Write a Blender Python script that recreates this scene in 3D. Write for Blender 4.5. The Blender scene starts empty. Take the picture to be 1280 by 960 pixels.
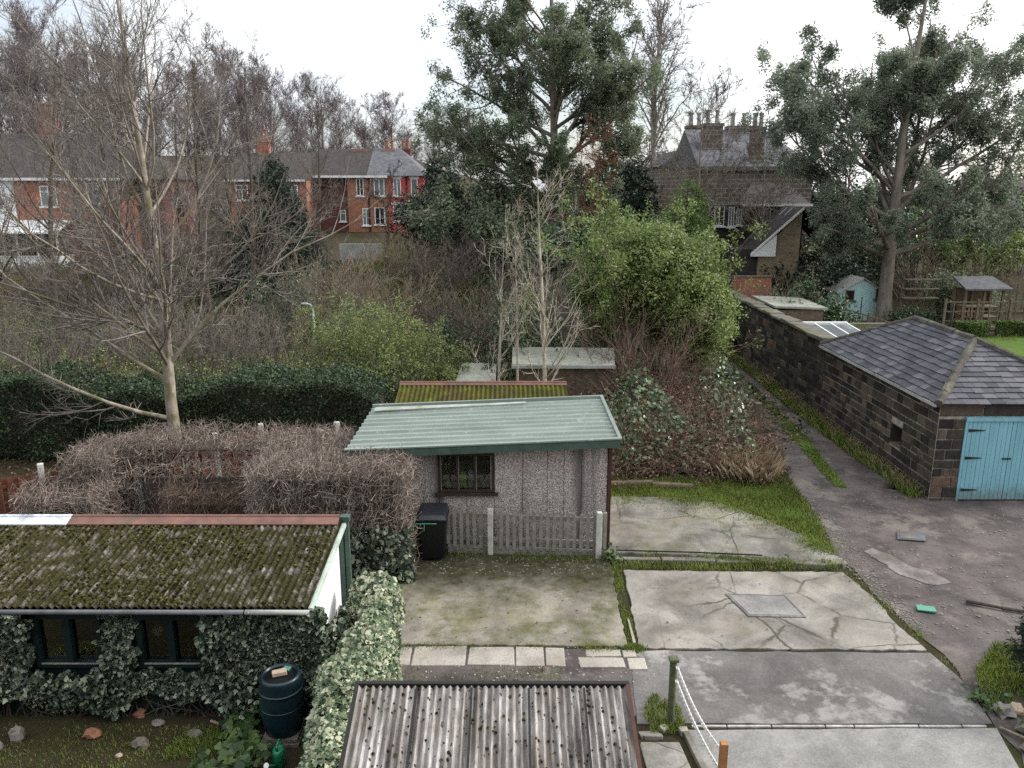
import bpy, math, random
import numpy as np
from mathutils import Vector

random.seed(11)
RNG = np.random.default_rng(11)
SC = bpy.context.scene
COL = SC.collection
rad = math.radians
CAM_H, FPX, PITCH = 7.3, 1000.0, math.atan(0.245)


def gx(px, Y, z=0.0):
    """world X of something seen in picture column px that stands at distance Y and height z"""
    t = Y * math.cos(PITCH) - (z - CAM_H) * math.sin(PITCH)
    return (px - 640) / FPX * t


def sstep(a, b, v):
    t = np.clip((v - a) / (b - a), 0, 1)
    return t * t * (3 - 2 * t)


def hgt(x, y):
    x = np.asarray(x, float); y = np.asarray(y, float)
    left = 2.9 * sstep(27, 46, y) + 1.0 * sstep(50, 68, y) + 9.0 * sstep(78, 150, y) * sstep(10, -25, x)
    lane = 2.0 * sstep(34, 52, y) + 1.5 * sstep(55, 75, y)
    right = 0.8 * sstep(25, 40, y) + 1.2 * sstep(40, 50, y) + 1.5 * sstep(55, 75, y)
    w1 = sstep(5.5, 8.2, x); w2 = sstep(9.9, 10.4, x)
    b = left * (1 - w1) + lane * w1
    return b * (1 - w2) + right * w2


def H(x, y):
    return float(hgt(x, y))


# ---------------------------------------------------------------- materials
class NT:
    def __init__(s, name):
        s.m = bpy.data.materials.new(name); s.m.use_nodes = True
        s.t = s.m.node_tree; s.t.nodes.clear()
        s.out = s.t.nodes.new('ShaderNodeOutputMaterial')
        s.c = {}

    def n(s, typ, **kw):
        nd = s.t.nodes.new(typ)
        for k, v in kw.items():
            setattr(nd, k, v)
        return nd

    def link(s, a, b):
        s.t.links.new(a, b)

    def setin(s, sock, v):
        if isinstance(v, bpy.types.NodeSocket):
            s.link(v, sock)
        elif isinstance(v, tuple) and len(v) == 3 and sock.type == 'RGBA':
            sock.default_value = (*v, 1)
        else:
            sock.default_value = v

    def coord(s, kind='Object'):
        if 'tc' not in s.c:
            s.c['tc'] = s.n('ShaderNodeTexCoord')
        return s.c['tc'].outputs[kind]

    def mapping(s, vec, scale=(1, 1, 1), loc=(0, 0, 0), rot=(0, 0, 0)):
        m = s.n('ShaderNodeMapping'); s.link(vec, m.inputs['Vector'])
        m.inputs['Scale'].default_value = scale; m.inputs['Location'].default_value = loc
        m.inputs['Rotation'].default_value = rot
        return m.outputs[0]

    def noise(s, scale, detail=4, rough=.6, vec=None, dist=0., col=False):
        nd = s.n('ShaderNodeTexNoise'); s.link(vec or s.coord(), nd.inputs['Vector'])
        nd.inputs['Scale'].default_value = scale; nd.inputs['Detail'].default_value = detail
        nd.inputs['Roughness'].default_value = rough; nd.inputs['Distortion'].default_value = dist
        return nd.outputs['Color' if col else 'Fac']

    def voro(s, scale, feature='F1', vec=None, out='Distance', rnd=1.):
        nd = s.n('ShaderNodeTexVoronoi', feature=feature); s.link(vec or s.coord(), nd.inputs['Vector'])
        nd.inputs['Scale'].default_value = scale; nd.inputs['Randomness'].default_value = rnd
        return nd.outputs[out]

    def island(s):
        return s.n('ShaderNodeNewGeometry').outputs['Random Per Island']

    def ramp(s, fac, stops, interp='LINEAR'):
        r = s.n('ShaderNodeValToRGB'); cr = r.color_ramp; cr.interpolation = interp
        while len(cr.elements) < len(stops):
            cr.elements.new(.5)
        for e, (p, c) in zip(cr.elements, stops):
            e.position = p
            e.color = (c, c, c, 1) if isinstance(c, (int, float)) else (*c, 1)
        s.link(fac, r.inputs[0])
        return r.outputs[0]

    def mix(s, fac, a, b, mode='MIX'):
        m = s.n('ShaderNodeMix', data_type='RGBA', blend_type=mode)
        s.setin(m.inputs[0], fac); s.setin(m.inputs[6], a); s.setin(m.inputs[7], b)
        return m.outputs[2]

    def math(s, op, a, b=0.):
        m = s.n('ShaderNodeMath', operation=op); s.setin(m.inputs[0], a); s.setin(m.inputs[1], b)
        return m.outputs[0]

    def bump(s, h, strength=.5, dist=.02, nrm=None):
        b = s.n('ShaderNodeBump'); s.link(h, b.inputs['Height'])
        b.inputs['Strength'].default_value = strength; b.inputs['Distance'].default_value = dist
        if nrm: s.link(nrm, b.inputs['Normal'])
        return b.outputs[0]

    def bsdf(s, col, rough=.85, nrm=None, metal=0., spec=.3):
        p = s.n('ShaderNodeBsdfPrincipled')
        s.setin(p.inputs['Base Color'], col); s.setin(p.inputs['Roughness'], rough)
        p.inputs['Metallic'].default_value = metal
        p.inputs['Specular IOR Level'].default_value = spec
        if nrm: s.link(nrm, p.inputs['Normal'])
        return p.outputs[0]

    def done(s, sh):
        s.link(sh, s.out.inputs[0]); return s.m


M = {}


def simple(name, c, rough=.8, var=.35, scale=6, bump=.3, dist=.01, spec=.3, metal=0., stain=None):
    n = NT(name)
    f = n.noise(scale, 6, .65)
    d = tuple(x * (1 - var) for x in c); l = tuple(min(1, x * (1 + var)) for x in c)
    col = n.ramp(f, [(.3, d), (.7, l)])
    if stain:
        col = n.mix(n.ramp(n.noise(scale * .35, 5, .7), [(.5, 0.), (.68, 1.)]), col, stain)
    nr = n.bump(n.noise(scale * 8, 4), bump, dist)
    M[name] = n.done(n.bsdf(col, rough, nr, metal, spec)); return M[name]


def leafmat(name, cols, trans=.3, rough=.5, clump=.7, spec=.35, amt=.5):
    n = NT(name)
    k = len(cols)
    r = n.ramp(n.island(), [((i + .5) / k, c) for i, c in enumerate(cols)])
    f = n.ramp(n.noise(clump, 3, .6), [(.35, .55), (.65, 1.35)])
    col = n.mix(amt, r, f, 'MULTIPLY')
    p = n.bsdf(col, rough, None, 0, spec)
    t = n.n('ShaderNodeBsdfTranslucent'); n.link(col, t.inputs[0])
    mx = n.n('ShaderNodeMixShader'); mx.inputs[0].default_value = trans
    n.link(p, mx.inputs[1]); n.link(t.outputs[0], mx.inputs[2])
    M[name] = n.done(mx.outputs[0]); return M[name]


def barkmat(name, a, b, scale=9, moss=None):
    n = NT(name)
    v = n.mapping(n.coord(), (1, 1, .3))
    col = n.ramp(n.noise(scale, 5, .7, v), [(.3, a), (.7, b)])
    col = n.mix(.55, col, n.ramp(n.island(), [(0, .3), (1, 1.6)]), 'MULTIPLY')
    if moss:
        col = n.mix(n.ramp(n.noise(2.2, 4), [(.48, 0.), (.62, .8)]), col, moss)
    M[name] = n.done(n.bsdf(col, .9, n.bump(n.noise(scale * 3, 4, .7, v), .5, .01), 0, .2))


leafmat('privet', [(.013, .027, .014), (.024, .05, .02), (.045, .08, .03), (.075, .115, .045)], .2, .4)
leafmat('eucalypt', [(.085, .115, .07), (.14, .18, .11), (.21, .255, .16), (.29, .335, .22)], .5, .45, .45, amt=.35)
leafmat('eucalypt_pale', [(.11, .14, .10), (.17, .21, .15), (.24, .285, .205), (.32, .36, .27)], .5, .45, .45, amt=.35)
leafmat('bright_shrub', [(.085, .13, .032), (.14, .205, .052), (.205, .275, .08), (.29, .345, .13)], .35, .45, .8)
leafmat('willow_green', [(.095, .135, .035), (.15, .21, .055), (.21, .28, .08), (.28, .33, .12)], .35, .5, .8)
leafmat('conifer_dark', [(.012, .024, .014), (.02, .04, .022), (.032, .055, .03)], .15, .6, .8)
leafmat('spruce', [(.025, .042, .028), (.042, .064, .042), (.065, .09, .062)], .2, .6, .8)
leafmat('conifer_green', [(.06, .105, .02), (.10, .165, .035), (.14, .21, .055)], .25, .6, .8)
leafmat('laurel', [(.02, .05, .016), (.035, .08, .024), (.06, .11, .035), (.18, .24, .14)], .2, .3, .8, .5)
leafmat('ivy', [(.008, .018, .010), (.018, .036, .02), (.036, .062, .035), (.085, .12, .07), (.33, .37, .26)], .18, .33, 1.6, .5)
leafmat('ivy_variegated', [(.04, .08, .04), (.09, .14, .07), (.2, .25, .14), (.36, .39, .26), (.5, .51, .37)], .25, .4, 1.6, .4)
leafmat('grass', [(.085, .13, .022), (.15, .225, .036), (.22, .29, .055), (.31, .31, .13)], .35, .6, .9)
leafmat('dry_grass', [(.22, .16, .10), (.36, .28, .18), (.48, .39, .27)], .3, .7, 1.)
leafmat('dead_leaf', [(.045, .025, .016), (.11, .05, .03), (.18, .10, .06), (.26, .18, .12)], .15, .8, 1.5)
leafmat('dock', [(.02, .045, .012), (.035, .075, .02), (.06, .11, .03), (.11, .16, .05)], .25, .35, 2.)
leafmat('rust_twig', [(.12, .05, .03), (.19, .085, .045), (.25, .125, .07)], .15, .8, 1.)
barkmat('bark_pale', (.26, .225, .185), (.50, .45, .38), 7, (.14, .14, .05))
barkmat('bark_tan', (.17, .145, .12), (.36, .315, .265), 8, (.14, .13, .05))
barkmat('bark_euc', (.10, .085, .07), (.25, .215, .18), 5)
barkmat('twig_grey', (.105, .09, .076), (.27, .235, .20))
barkmat('twig_main', (.085, .075, .068), (.28, .245, .22))
barkmat('twig_tan', (.13, .105, .075), (.31, .25, .18))
barkmat('twig_dark', (.045, .035, .03), (.10, .08, .068))
barkmat('twig_purple', (.075, .06, .052), (.18, .148, .128))
barkmat('twig_wood', (.10, .08, .082), (.215, .175, .178))  # lightened to put distance haze into the twig colour
barkmat('twig_brown', (.15, .115, .098), (.40, .325, .285))
barkmat('twig_bramble', (.085, .055, .042), (.25, .175, .14))
barkmat('twig_hedge', (.07, .056, .047), (.44, .365, .315))
barkmat('bark_dark', (.04, .032, .026), (.12, .095, .075), 9)
barkmat('bark_grey', (.12, .105, .09), (.3, .27, .23), 6)

simple('concrete_post', (.52, .51, .47), .85, .2, 8, .3, stain=(.28, .29, .24))
simple('fence_red', (.125, .042, .026), .8, .35, 5, .3)
simple('picket_grey', (.25, .238, .21), .9, .3, 9, .4, stain=(.16, .165, .12))
simple('green_paint', (.055, .092, .075), .5, .25, 5, .15)
simple('barge_pale', (.42, .50, .44), .6, .25, 5, .15)
simple('teal_dark', (.006, .018, .018), .5, .3, 5, .15)
simple('white_render', (.82, .83, .83), .8, .04, 3, .2)
simple('window_brown', (.04, .028, .022), .6, .3, 6, .2)
simple('brown_trim', (.07, .03, .022), .7, .3, 6, .3)
simple('white_paint', (.78, .78, .76), .5, .06, 4, .1)
simple('ridge_red', (.16, .085, .068), .8, .3, 4, .4, stain=(.10, .075, .06))
simple('ridge_white', (.60, .63, .68), .6, .25, 8, .4, stain=(.22, .24, .26))
simple('bin_lid', (.022, .026, .034), .45, .2, 10, .1, spec=.5)
simple('bin_black', (.006, .007, .009), .42, .2, 10, .1, spec=.4)
simple('barrel_blue', (.007, .022, .031), .35, .2, 6, .05, spec=.5)
simple('can_green', (.01, .17, .075), .4, .2, 6, .05, spec=.5)
simple('terracotta', (.28, .13, .08), .8, .2, 8, .2)
simple('sand_brick', (.42, .33, .24), .9, .25, 20, .4)
simple('post_green', (.085, .095, .055), .9, .4, 9, .5, stain=(.15, .16, .05))
simple('post_new', (.34, .16, .07), .8, .25, 8, .3)
simple('chain_white', (.55, .55, .52), .5, .2, 20, .1)
simple('old_wood', (.12, .09, .065), .9, .4, 7, .5)
simple('trellis_wood', (.15, .12, .085), .9, .35, 7, .4)
simple('rock', (.17, .15, .125), .95, .45, 7, .8, .03)
simple('log_end', (.30, .19, .12), .9, .4, 9, .3)
simple('slate_plain', (.10, .105, .12), .6, .3, 6, .2)
simple('felt_green', (.215, .225, .19), .9, .25, 4, .3, stain=(.30, .31, .25))
simple('felt_grey', (.34, .35, .33), .85, .2, 2.5, .3, stain=(.18, .20, .13))
simple('shed_blue', (.40, .60, .58), .6, .12, 3, .15)
simple('stone_cope', (.13, .12, .10), .95, .4, 4, .8, .02, stain=(.09, .11, .045))
simple('ridge_stone', (.075, .068, .06), .95, .4, 4, .9, .02, stain=(.17, .17, .11))
simple('dark_inside', (.012, .011, .010), .9, .3, 5, 0)
simple('iron', (.015, .014, .013), .6, .2, 10, .1)
simple('lamp_metal', (.38, .40, .41), .5, .1, 3, 0)
simple('green_plastic', (.09, .27, .20), .5, .1, 5, 0)
simple('red_plastic', (.5, .06, .05), .5, .1, 5, 0)
simple('blue_grey_stuff', (.35, .42, .45), .6, .5, 9, 0)
simple('lime_stuff', (.35, .6, .05), .6, .4, 9, 0)
simple('pot_dark', (.03, .025, .022), .7, .3, 8, .2)
simple('lantern_paper', (.62, .58, .50), .9, .1, 6, .1)
simple('planed_wood', (.24, .13, .04), .7, .25, 6, .1)
n = NT('moss_clump')
col = n.ramp(n.island(), [(0, (.012, .010, .005)), (.35, (.026, .022, .008)), (.6, (.042, .042, .011)), (.85, (.075, .078, .022)), (1, (.13, .11, .055))])
M['moss_clump'] = n.done(n.bsdf(col, 1., n.bump(n.noise(60, 4), .8, .01), 0, .05))
simple('pebble', (.30, .28, .25), .9, .5, 3, .2)
simple('rubble', (.20, .185, .165), .95, .5, 3, .6)
simple('painted_line', (.40, .39, .36), .85, .4, 6, .3, stain=(.2, .19, .16))
simple('string_green', (.1, .45, .3), .6, .1, 5, 0)

n = NT('puddle_water'); M['puddle_water'] = n.done(n.bsdf((.05, .05, .048), .04, None, 0, .6))
n = NT('glass_dark'); M['glass_dark'] = n.done(n.bsdf((.012, .014, .015), .06, None, 0, .5))
n = NT('glass_sky'); M['glass_sky'] = n.done(n.bsdf((.16, .18, .19), .08, None, 0, .6))
n = NT('pane_clear')
g = n.n('ShaderNodeBsdfGlossy'); g.inputs['Roughness'].default_value = .03; g.inputs[0].default_value = (1, 1, 1, 1)
tr = n.n('ShaderNodeBsdfTransparent'); tr.inputs[0].default_value = (.8, .83, .8, 1)
fr = n.n('ShaderNodeFresnel'); fr.inputs[0].default_value = 1.45
mx = n.n('ShaderNodeMixShader'); n.link(fr.outputs[0], mx.inputs[0]); n.link(tr.outputs[0], mx.inputs[1]); n.link(g.outputs[0], mx.inputs[2])
M['pane_clear'] = n.done(mx.outputs[0])


def brickmat(name, c1, c2, mort, bw, bh, ms=.012, soot=None, bump=.6, uvscale=1.):
    n = NT(name)
    uv = n.mapping(n.coord('UV'), (1, 1, 1))
    b = n.n('ShaderNodeTexBrick'); n.link(uv, b.inputs['Vector'])
    b.inputs['Scale'].default_value = 1; b.inputs['Brick Width'].default_value = bw; b.inputs['Row Height'].default_value = bh
    b.inputs['Mortar Size'].default_value = ms; b.inputs['Mortar Smooth'].default_value = .3; b.inputs['Bias'].default_value = 0
    n.setin(b.inputs['Color1'], c1); n.setin(b.inputs['Color2'], c2); n.setin(b.inputs['Mortar'], mort)
    col = n.mix(.6, b.outputs['Color'], n.ramp(n.noise(3., 6, .7), [(.3, .6), (.7, 1.4)]), 'MULTIPLY')
    if soot:
        col = n.mix(n.ramp(n.noise(.45, 5, .65), [(.4, 0.), (.62, .85)]), col, soot)
    h = n.mix(.5, n.math('SUBTRACT', 1., b.outputs['Fac']), n.noise(25, 4))
    M[name] = n.done(n.bsdf(col, .9, n.bump(h, bump, .015), 0, .2))


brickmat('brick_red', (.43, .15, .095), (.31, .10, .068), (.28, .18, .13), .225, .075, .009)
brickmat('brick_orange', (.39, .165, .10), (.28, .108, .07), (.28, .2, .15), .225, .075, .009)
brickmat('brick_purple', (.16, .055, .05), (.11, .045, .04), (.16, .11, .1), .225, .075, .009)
brickmat('brick_paint_red', (.60, .12, .115), (.54, .10, .10), (.48, .09, .09), .225, .075, .007, None, .3)
brickmat('house_stone', (.175, .14, .12), (.095, .078, .068), (.32, .27, .22), .5, .28, .025)
brickmat('house_stone_dark', (.055, .045, .042), (.035, .03, .03), (.05, .042, .04), .3, .16, .012)
brickmat('house_stone_light', (.30, .24, .15), (.20, .16, .10), (.27, .23, .17), .38, .2, .02)
brickmat('tile_roof', (.058, .050, .048), (.085, .073, .07), (.03, .027, .026), .24, .20, .012, (.05, .047, .044))
brickmat('slate_far', (.10, .105, .118), (.15, .152, .165), (.06, .06, .066), .32, .24, .012)
brickmat('slate_brown', (.042, .037, .036), (.062, .053, .051), (.025, .022, .022), .36, .34, .014)

n = NT('stone_block')
v = n.coord()
base = n.ramp(n.island(), [(0, (.022, .02, .018)), (.5, (.048, .041, .034)), (.8, (.082, .068, .055)), (.95, (.125, .10, .074)), (1, (.15, .09, .058))])
col = n.mix(.7, base, n.ramp(n.noise(7, 6, .7), [(.3, .5), (.7, 1.5)]), 'MULTIPLY')
col = n.mix(n.ramp(n.noise(.8, 5, .6), [(.55, 0.), (.75, .5)]), col, (.055, .065, .028))
M['stone_block'] = n.done(n.bsdf(col, .92, n.bump(n.noise(30, 5, .7), .7, .015), 0, .2))
n = NT('stone_block_front')
base = n.ramp(n.island(), [(0, (.022, .02, .018)), (.5, (.048, .042, .036)), (.85, (.10, .082, .064)), (1, (.13, .08, .055))])
col = n.mix(.8, base, n.ramp(n.noise(6, 6, .7), [(.3, .45), (.7, 1.5)]), 'MULTIPLY')
M['stone_block_front'] = n.done(n.bsdf(col, .92, n.bump(n.noise(30, 5, .7), .7, .015), 0, .2))
simple('mortar', (.30, .275, .235), .95, .35, 6, .5, stain=(.10, .09, .075))
simple('mortar_dark', (.13, .122, .108), .95, .4, 6, .5, stain=(.05, .048, .04))

n = NT('slate_tile')
base = n.ramp(n.island(), [(0, (.03, .032, .039)), (.4, (.052, .055, .067)), (.75, (.074, .075, .09)), (1, (.115, .108, .122))])
col = n.mix(.6, base, n.ramp(n.noise(9, 6, .7), [(.3, .6), (.7, 1.4)]), 'MULTIPLY')
M['slate_tile'] = n.done(n.bsdf(col, .7, n.bump(n.noise(40, 4), .35, .006), 0, .3))

n = NT('pebbledash')
v = n.voro(62, 'F1', None, 'Color')
bw = n.n('ShaderNodeRGBToBW'); n.link(v, bw.inputs[0])
col = n.ramp(bw.outputs[0], [(.2, (.17, .145, .135)), (.45, (.36, .32, .30)), (.8, (.60, .55, .52))])
st = n.noise(1.1, 4, .5, n.mapping(n.coord(), (2.2, 1, .12), (3.4, 0, 0)))
col = n.mix(n.ramp(st, [(.52, 0.), (.66, .85)]), col, (.10, .095, .09))
M['pebbledash'] = n.done(n.bsdf(col, .95, n.bump(n.voro(34), .8, .012), 0, .2))

n = NT('green_sheet')
col = n.ramp(n.noise(1.6, 5, .6, n.mapping(n.coord(), (.4, 1.5, 1))), [(.3, (.14, .18, .155)), (.7, (.24, .28, .25))])
col = n.mix(n.ramp(n.noise(7, 6, .7), [(.58, 0.), (.72, .5)]), col, (.5, .55, .5))
M['green_sheet'] = n.done(n.bsdf(col, .45, n.bump(n.noise(50, 3), .08, .004), 0, .5))

n = NT('asbestos_mossy')
f = n.noise(5, 8, .75)
col = n.ramp(n.noise(5, 6, .7, n.mapping(n.coord(), (3, .35, 1))), [(.35, (.07, .06, .054)), (.52, (.17, .148, .132)), (.66, (.36, .335, .31))])
col = n.mix(n.ramp(f, [(.38, 0.), (.50, .96)]), col, n.ramp(n.noise(18, 5, .7), [(.3, (.016, .015, .006)), (.55, (.042, .04, .011)), (.75, (.09, .09, .025))]))
M['asbestos_mossy'] = n.done(n.bsdf(col, .95, n.bump(n.noise(24, 6, .75), 1., .04), 0, .1))
n = NT('asbestos_yellow_moss')
col = n.ramp(n.noise(2.2, 6, .7), [(.3, (.04, .034, .016)), (.55, (.085, .09, .018)), (.75, (.17, .19, .03))])
col = n.mix(n.ramp(n.noise(.9, 4, .6), [(.45, 0.), (.65, .85)]), col, (.085, .06, .028))
M['asbestos_yellow_moss'] = n.done(n.bsdf(col, .95, n.bump(n.noise(24, 6, .75), 1., .03), 0, .1))
n = NT('asbestos_grey')
c = n.mapping(n.coord(), (4, .35, 1))
col = n.ramp(n.noise(2.2, 7, .75, c), [(.36, (.09, .082, .076)), (.5, (.25, .232, .218)), (.62, (.47, .45, .43))])
col = n.mix(n.ramp(n.noise(1.6, 6, .8), [(.5, 0.), (.66, .7)]), col, (.20, .165, .14))
sp = n.voro(7.5)
col = n.mix(n.ramp(sp, [(.10, 1.), (.17, 0.)]), col, (.045, .04, .035))
col = n.mix(n.ramp(n.noise(14, 5, .8), [(.62, 0.), (.7, .8)]), col, (.06, .052, .045))
M['asbestos_grey'] = n.done(n.bsdf(col, .92, n.bump(n.noise(40, 6, .7), .5, .012), 0, .2))


def concrete(name, a, b, moss, mossamt, crack, stain, cs=.55, crough=.85, dark=None, stamp=(.5, .68), front=None, fine=None):
    n = NT(name)
    f = n.noise(1.1, 7, .62, None, .4)
    col = n.ramp(f, [(.38, a), (.60, b)])
    col = n.mix(.55, col, n.ramp(n.noise(26, 5, .75), [(.3, .5), (.7, 1.4)]), 'MULTIPLY')
    col = n.mix(n.ramp(n.noise(.75, 6, .7), [(stamp[0], 0.), (stamp[1], .8)]), col, stain)
    col = n.mix(.5, col, n.ramp(n.noise(.42, 6, .7, n.mapping(n.coord(), (1, 1, 1), (11, 5, 0))), [(.36, .55), (.5, 1.), (.62, 1.35)]), 'MULTIPLY')
    col = n.mix(n.ramp(n.noise(48, 4, .8), [(.60, 0.), (.70, .75)]), col, tuple(q * .3 for q in a))
    if dark:
        col = n.mix(n.ramp(n.noise(2.4, 6, .75, n.mapping(n.coord(), (1, 1, 1), (7, 3, 0))), [(.56, 0.), (.7, .8)]), col, dark)
    col = n.mix(n.ramp(n.noise(1.3, 7, .75, n.mapping(n.coord(), (1, 1, 1), (2, 9, 0))), [(.62 - mossamt, 0.), (.80 - mossamt, .85)]), col, moss)
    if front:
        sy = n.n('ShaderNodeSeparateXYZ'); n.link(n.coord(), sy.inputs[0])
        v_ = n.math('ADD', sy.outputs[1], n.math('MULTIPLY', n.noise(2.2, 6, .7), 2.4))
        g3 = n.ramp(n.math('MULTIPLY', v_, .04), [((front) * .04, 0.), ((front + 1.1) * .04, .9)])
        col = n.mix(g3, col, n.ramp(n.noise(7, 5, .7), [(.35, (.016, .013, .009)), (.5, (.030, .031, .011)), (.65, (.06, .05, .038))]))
    h = n.noise(30, 6, .7)
    if crack > 0:
        w = n.mix(.16, n.coord(), n.noise(1.6, 5, .65, None, 0, True))
        d = n.voro(cs, 'DISTANCE_TO_EDGE', w)
        cr = n.ramp(d, [(.004, 1.), (.004 + crack, 0.)])
        gate = n.ramp(n.noise(.6, 2), [(.40, .15), (.55, .9)])
        cr = n.math('MULTIPLY', cr, gate)
        if fine:
            sx = n.n('ShaderNodeSeparateXYZ'); n.link(n.coord(), sx.inputs[0])
            g2 = n.ramp(n.math('MULTIPLY', n.math('ADD', sx.outputs[0], n.math('MULTIPLY', n.noise(.8, 3), 3.)), .1), [((fine + 1.1) * .1, 0.), ((fine + 1.9) * .1, 1.)])
            c2 = n.ramp(n.voro(.95, 'DISTANCE_TO_EDGE', n.mix(.3, n.coord(), n.noise(1.1, 5, .65, None, 0, True))), [(.004, 1.), (.024, 0.)])
            cr = n.math('MAXIMUM', cr, n.math('MULTIPLY', n.math('MULTIPLY', c2, g2), n.ramp(n.noise(1.7, 3), [(.40, .1), (.55, .85)])))
        col = n.mix(cr, col, (.05, .045, .032))
        h = n.math('SUBTRACT', n.math('MULTIPLY', h, .3), n.math('MULTIPLY', cr, 1.))
    rr = n.ramp(n.noise(.9, 4, .6), [(.4, crough - .35), (.6, crough)])
    M[name] = n.done(n.bsdf(col, .95 if front else rr, n.bump(h, .5, .015), 0, .1 if front else .3))


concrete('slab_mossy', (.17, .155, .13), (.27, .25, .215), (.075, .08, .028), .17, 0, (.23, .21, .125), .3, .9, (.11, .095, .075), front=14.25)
concrete('slab_cracked', (.13, .118, .103), (.27, .252, .224), (.115, .11, .06), .05, .0045, (.22, .19, .15), .55, .8, (.15, .13, .11), fine=3.5)
concrete('slab_upper', (.095, .088, .078), (.235, .222, .195), (.085, .092, .032), .08, .003, (.19, .17, .115), .5, .85, (.09, .083, .075), fine=4.)
concrete('flag_stone', (.25, .23, .20), (.38, .355, .31), (.13, .13, .07), .02, 0, (.34, .29, .23), .5, .85)
concrete('drive_near', (.175, .17, .162), (.27, .265, .252), (.14, .13, .09), -.06, 0, (.28, .27, .255), .5, .8, (.14, .13, .118))
concrete('tarmac', (.082, .076, .072), (.14, .132, .126), (.10, .10, .055), -.06, 0, (.27, .26, .245), .5, .75, (.085, .08, .078), stamp=(.53, .60))
concrete('lane_dirt', (.05, .041, .039), (.112, .094, .088), (.085, .082, .036), -.02, 0, (.17, .145, .13), .5, .9, (.05, .042, .04), stamp=(.54, .63))
concrete('pale_sheen', (.10, .086, .08), (.26, .245, .232), (.12, .105, .08), .06, 0, (.14, .125, .115), .5, .7, (.12, .105, .098))  # pale grey carries the sky sheen of wet ground
concrete('paving_near', (.15, .14, .125), (.27, .255, .235), (.09, .095, .035), .05, .01, (.18, .165, .14), 1.2, .85)

n = NT('earth')
f = n.noise(.5, 6, .65)
col = n.ramp(f, [(.3, (.026, .019, .013)), (.5, (.042, .035, .018)), (.7, (.042, .05, .018))])
col = n.mix(.6, col, n.ramp(n.noise(9, 6, .75), [(.3, .5), (.7, 1.5)]), 'MULTIPLY')
M['earth'] = n.done(n.bsdf(col, .95, n.bump(n.noise(14, 6, .75), .8, .04), 0, .15))
n = NT('turf')
col = n.ramp(n.noise(1.5, 6, .7), [(.3, (.055, .10, .018)), (.7, (.10, .17, .03))])
M['turf'] = n.done(n.bsdf(col, .95, n.bump(n.noise(60, 4, .75), .8, .03), 0, .15))

n = NT('door_turquoise')
col = n.ramp(n.noise(2.5, 5, .6, n.mapping(n.coord(), (2, 1, .3))), [(.3, (.165, .37, .44)), (.7, (.225, .45, .53))])
sz_ = n.n('ShaderNodeSeparateXYZ'); n.link(n.coord('Generated'), sz_.inputs[0])
gr = n.ramp(n.math('ADD', sz_.outputs[2], n.math('MULTIPLY', n.noise(6, 6, .75), .5)), [(.28, .75), (.46, 0.)])
col = n.mix(gr, col, (.13, .17, .16))
col = n.mix(n.ramp(n.noise(22, 5, .8, n.mapping(n.coord(), (3, 1, .4))), [(.62, 0.), (.68, .6)]), col, (.32, .36, .34))
M['door_turquoise'] = n.done(n.bsdf(col, .55, n.bump(n.noise(30, 3), .1, .004), 0, .35))


# ---------------------------------------------------------------- mesh helpers
def np_mesh(name, V, faces, uv=True, smooth=False):
    """V (n,3); faces: list of int arrays (m,k)"""
    me = bpy.data.meshes.new(name)
    V = np.asarray(V, np.float32)
    loops = np.concatenate([f.ravel() for f in faces]).astype(np.int32)
    sizes = np.concatenate([np.full(len(f), f.shape[1], np.int32) for f in faces])
    starts = np.concatenate([[0], np.cumsum(sizes)[:-1]]).astype(np.int32)
    me.vertices.add(len(V)); me.vertices.foreach_set('co', V.ravel())
    me.loops.add(len(loops)); me.loops.foreach_set('vertex_index', loops)
    me.polygons.add(len(sizes)); me.polygons.foreach_set('loop_start', starts)
    me.polygons.foreach_set('use_smooth', np.full(len(sizes), smooth, bool))
    me.update(calc_edges=True)
    return me


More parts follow.
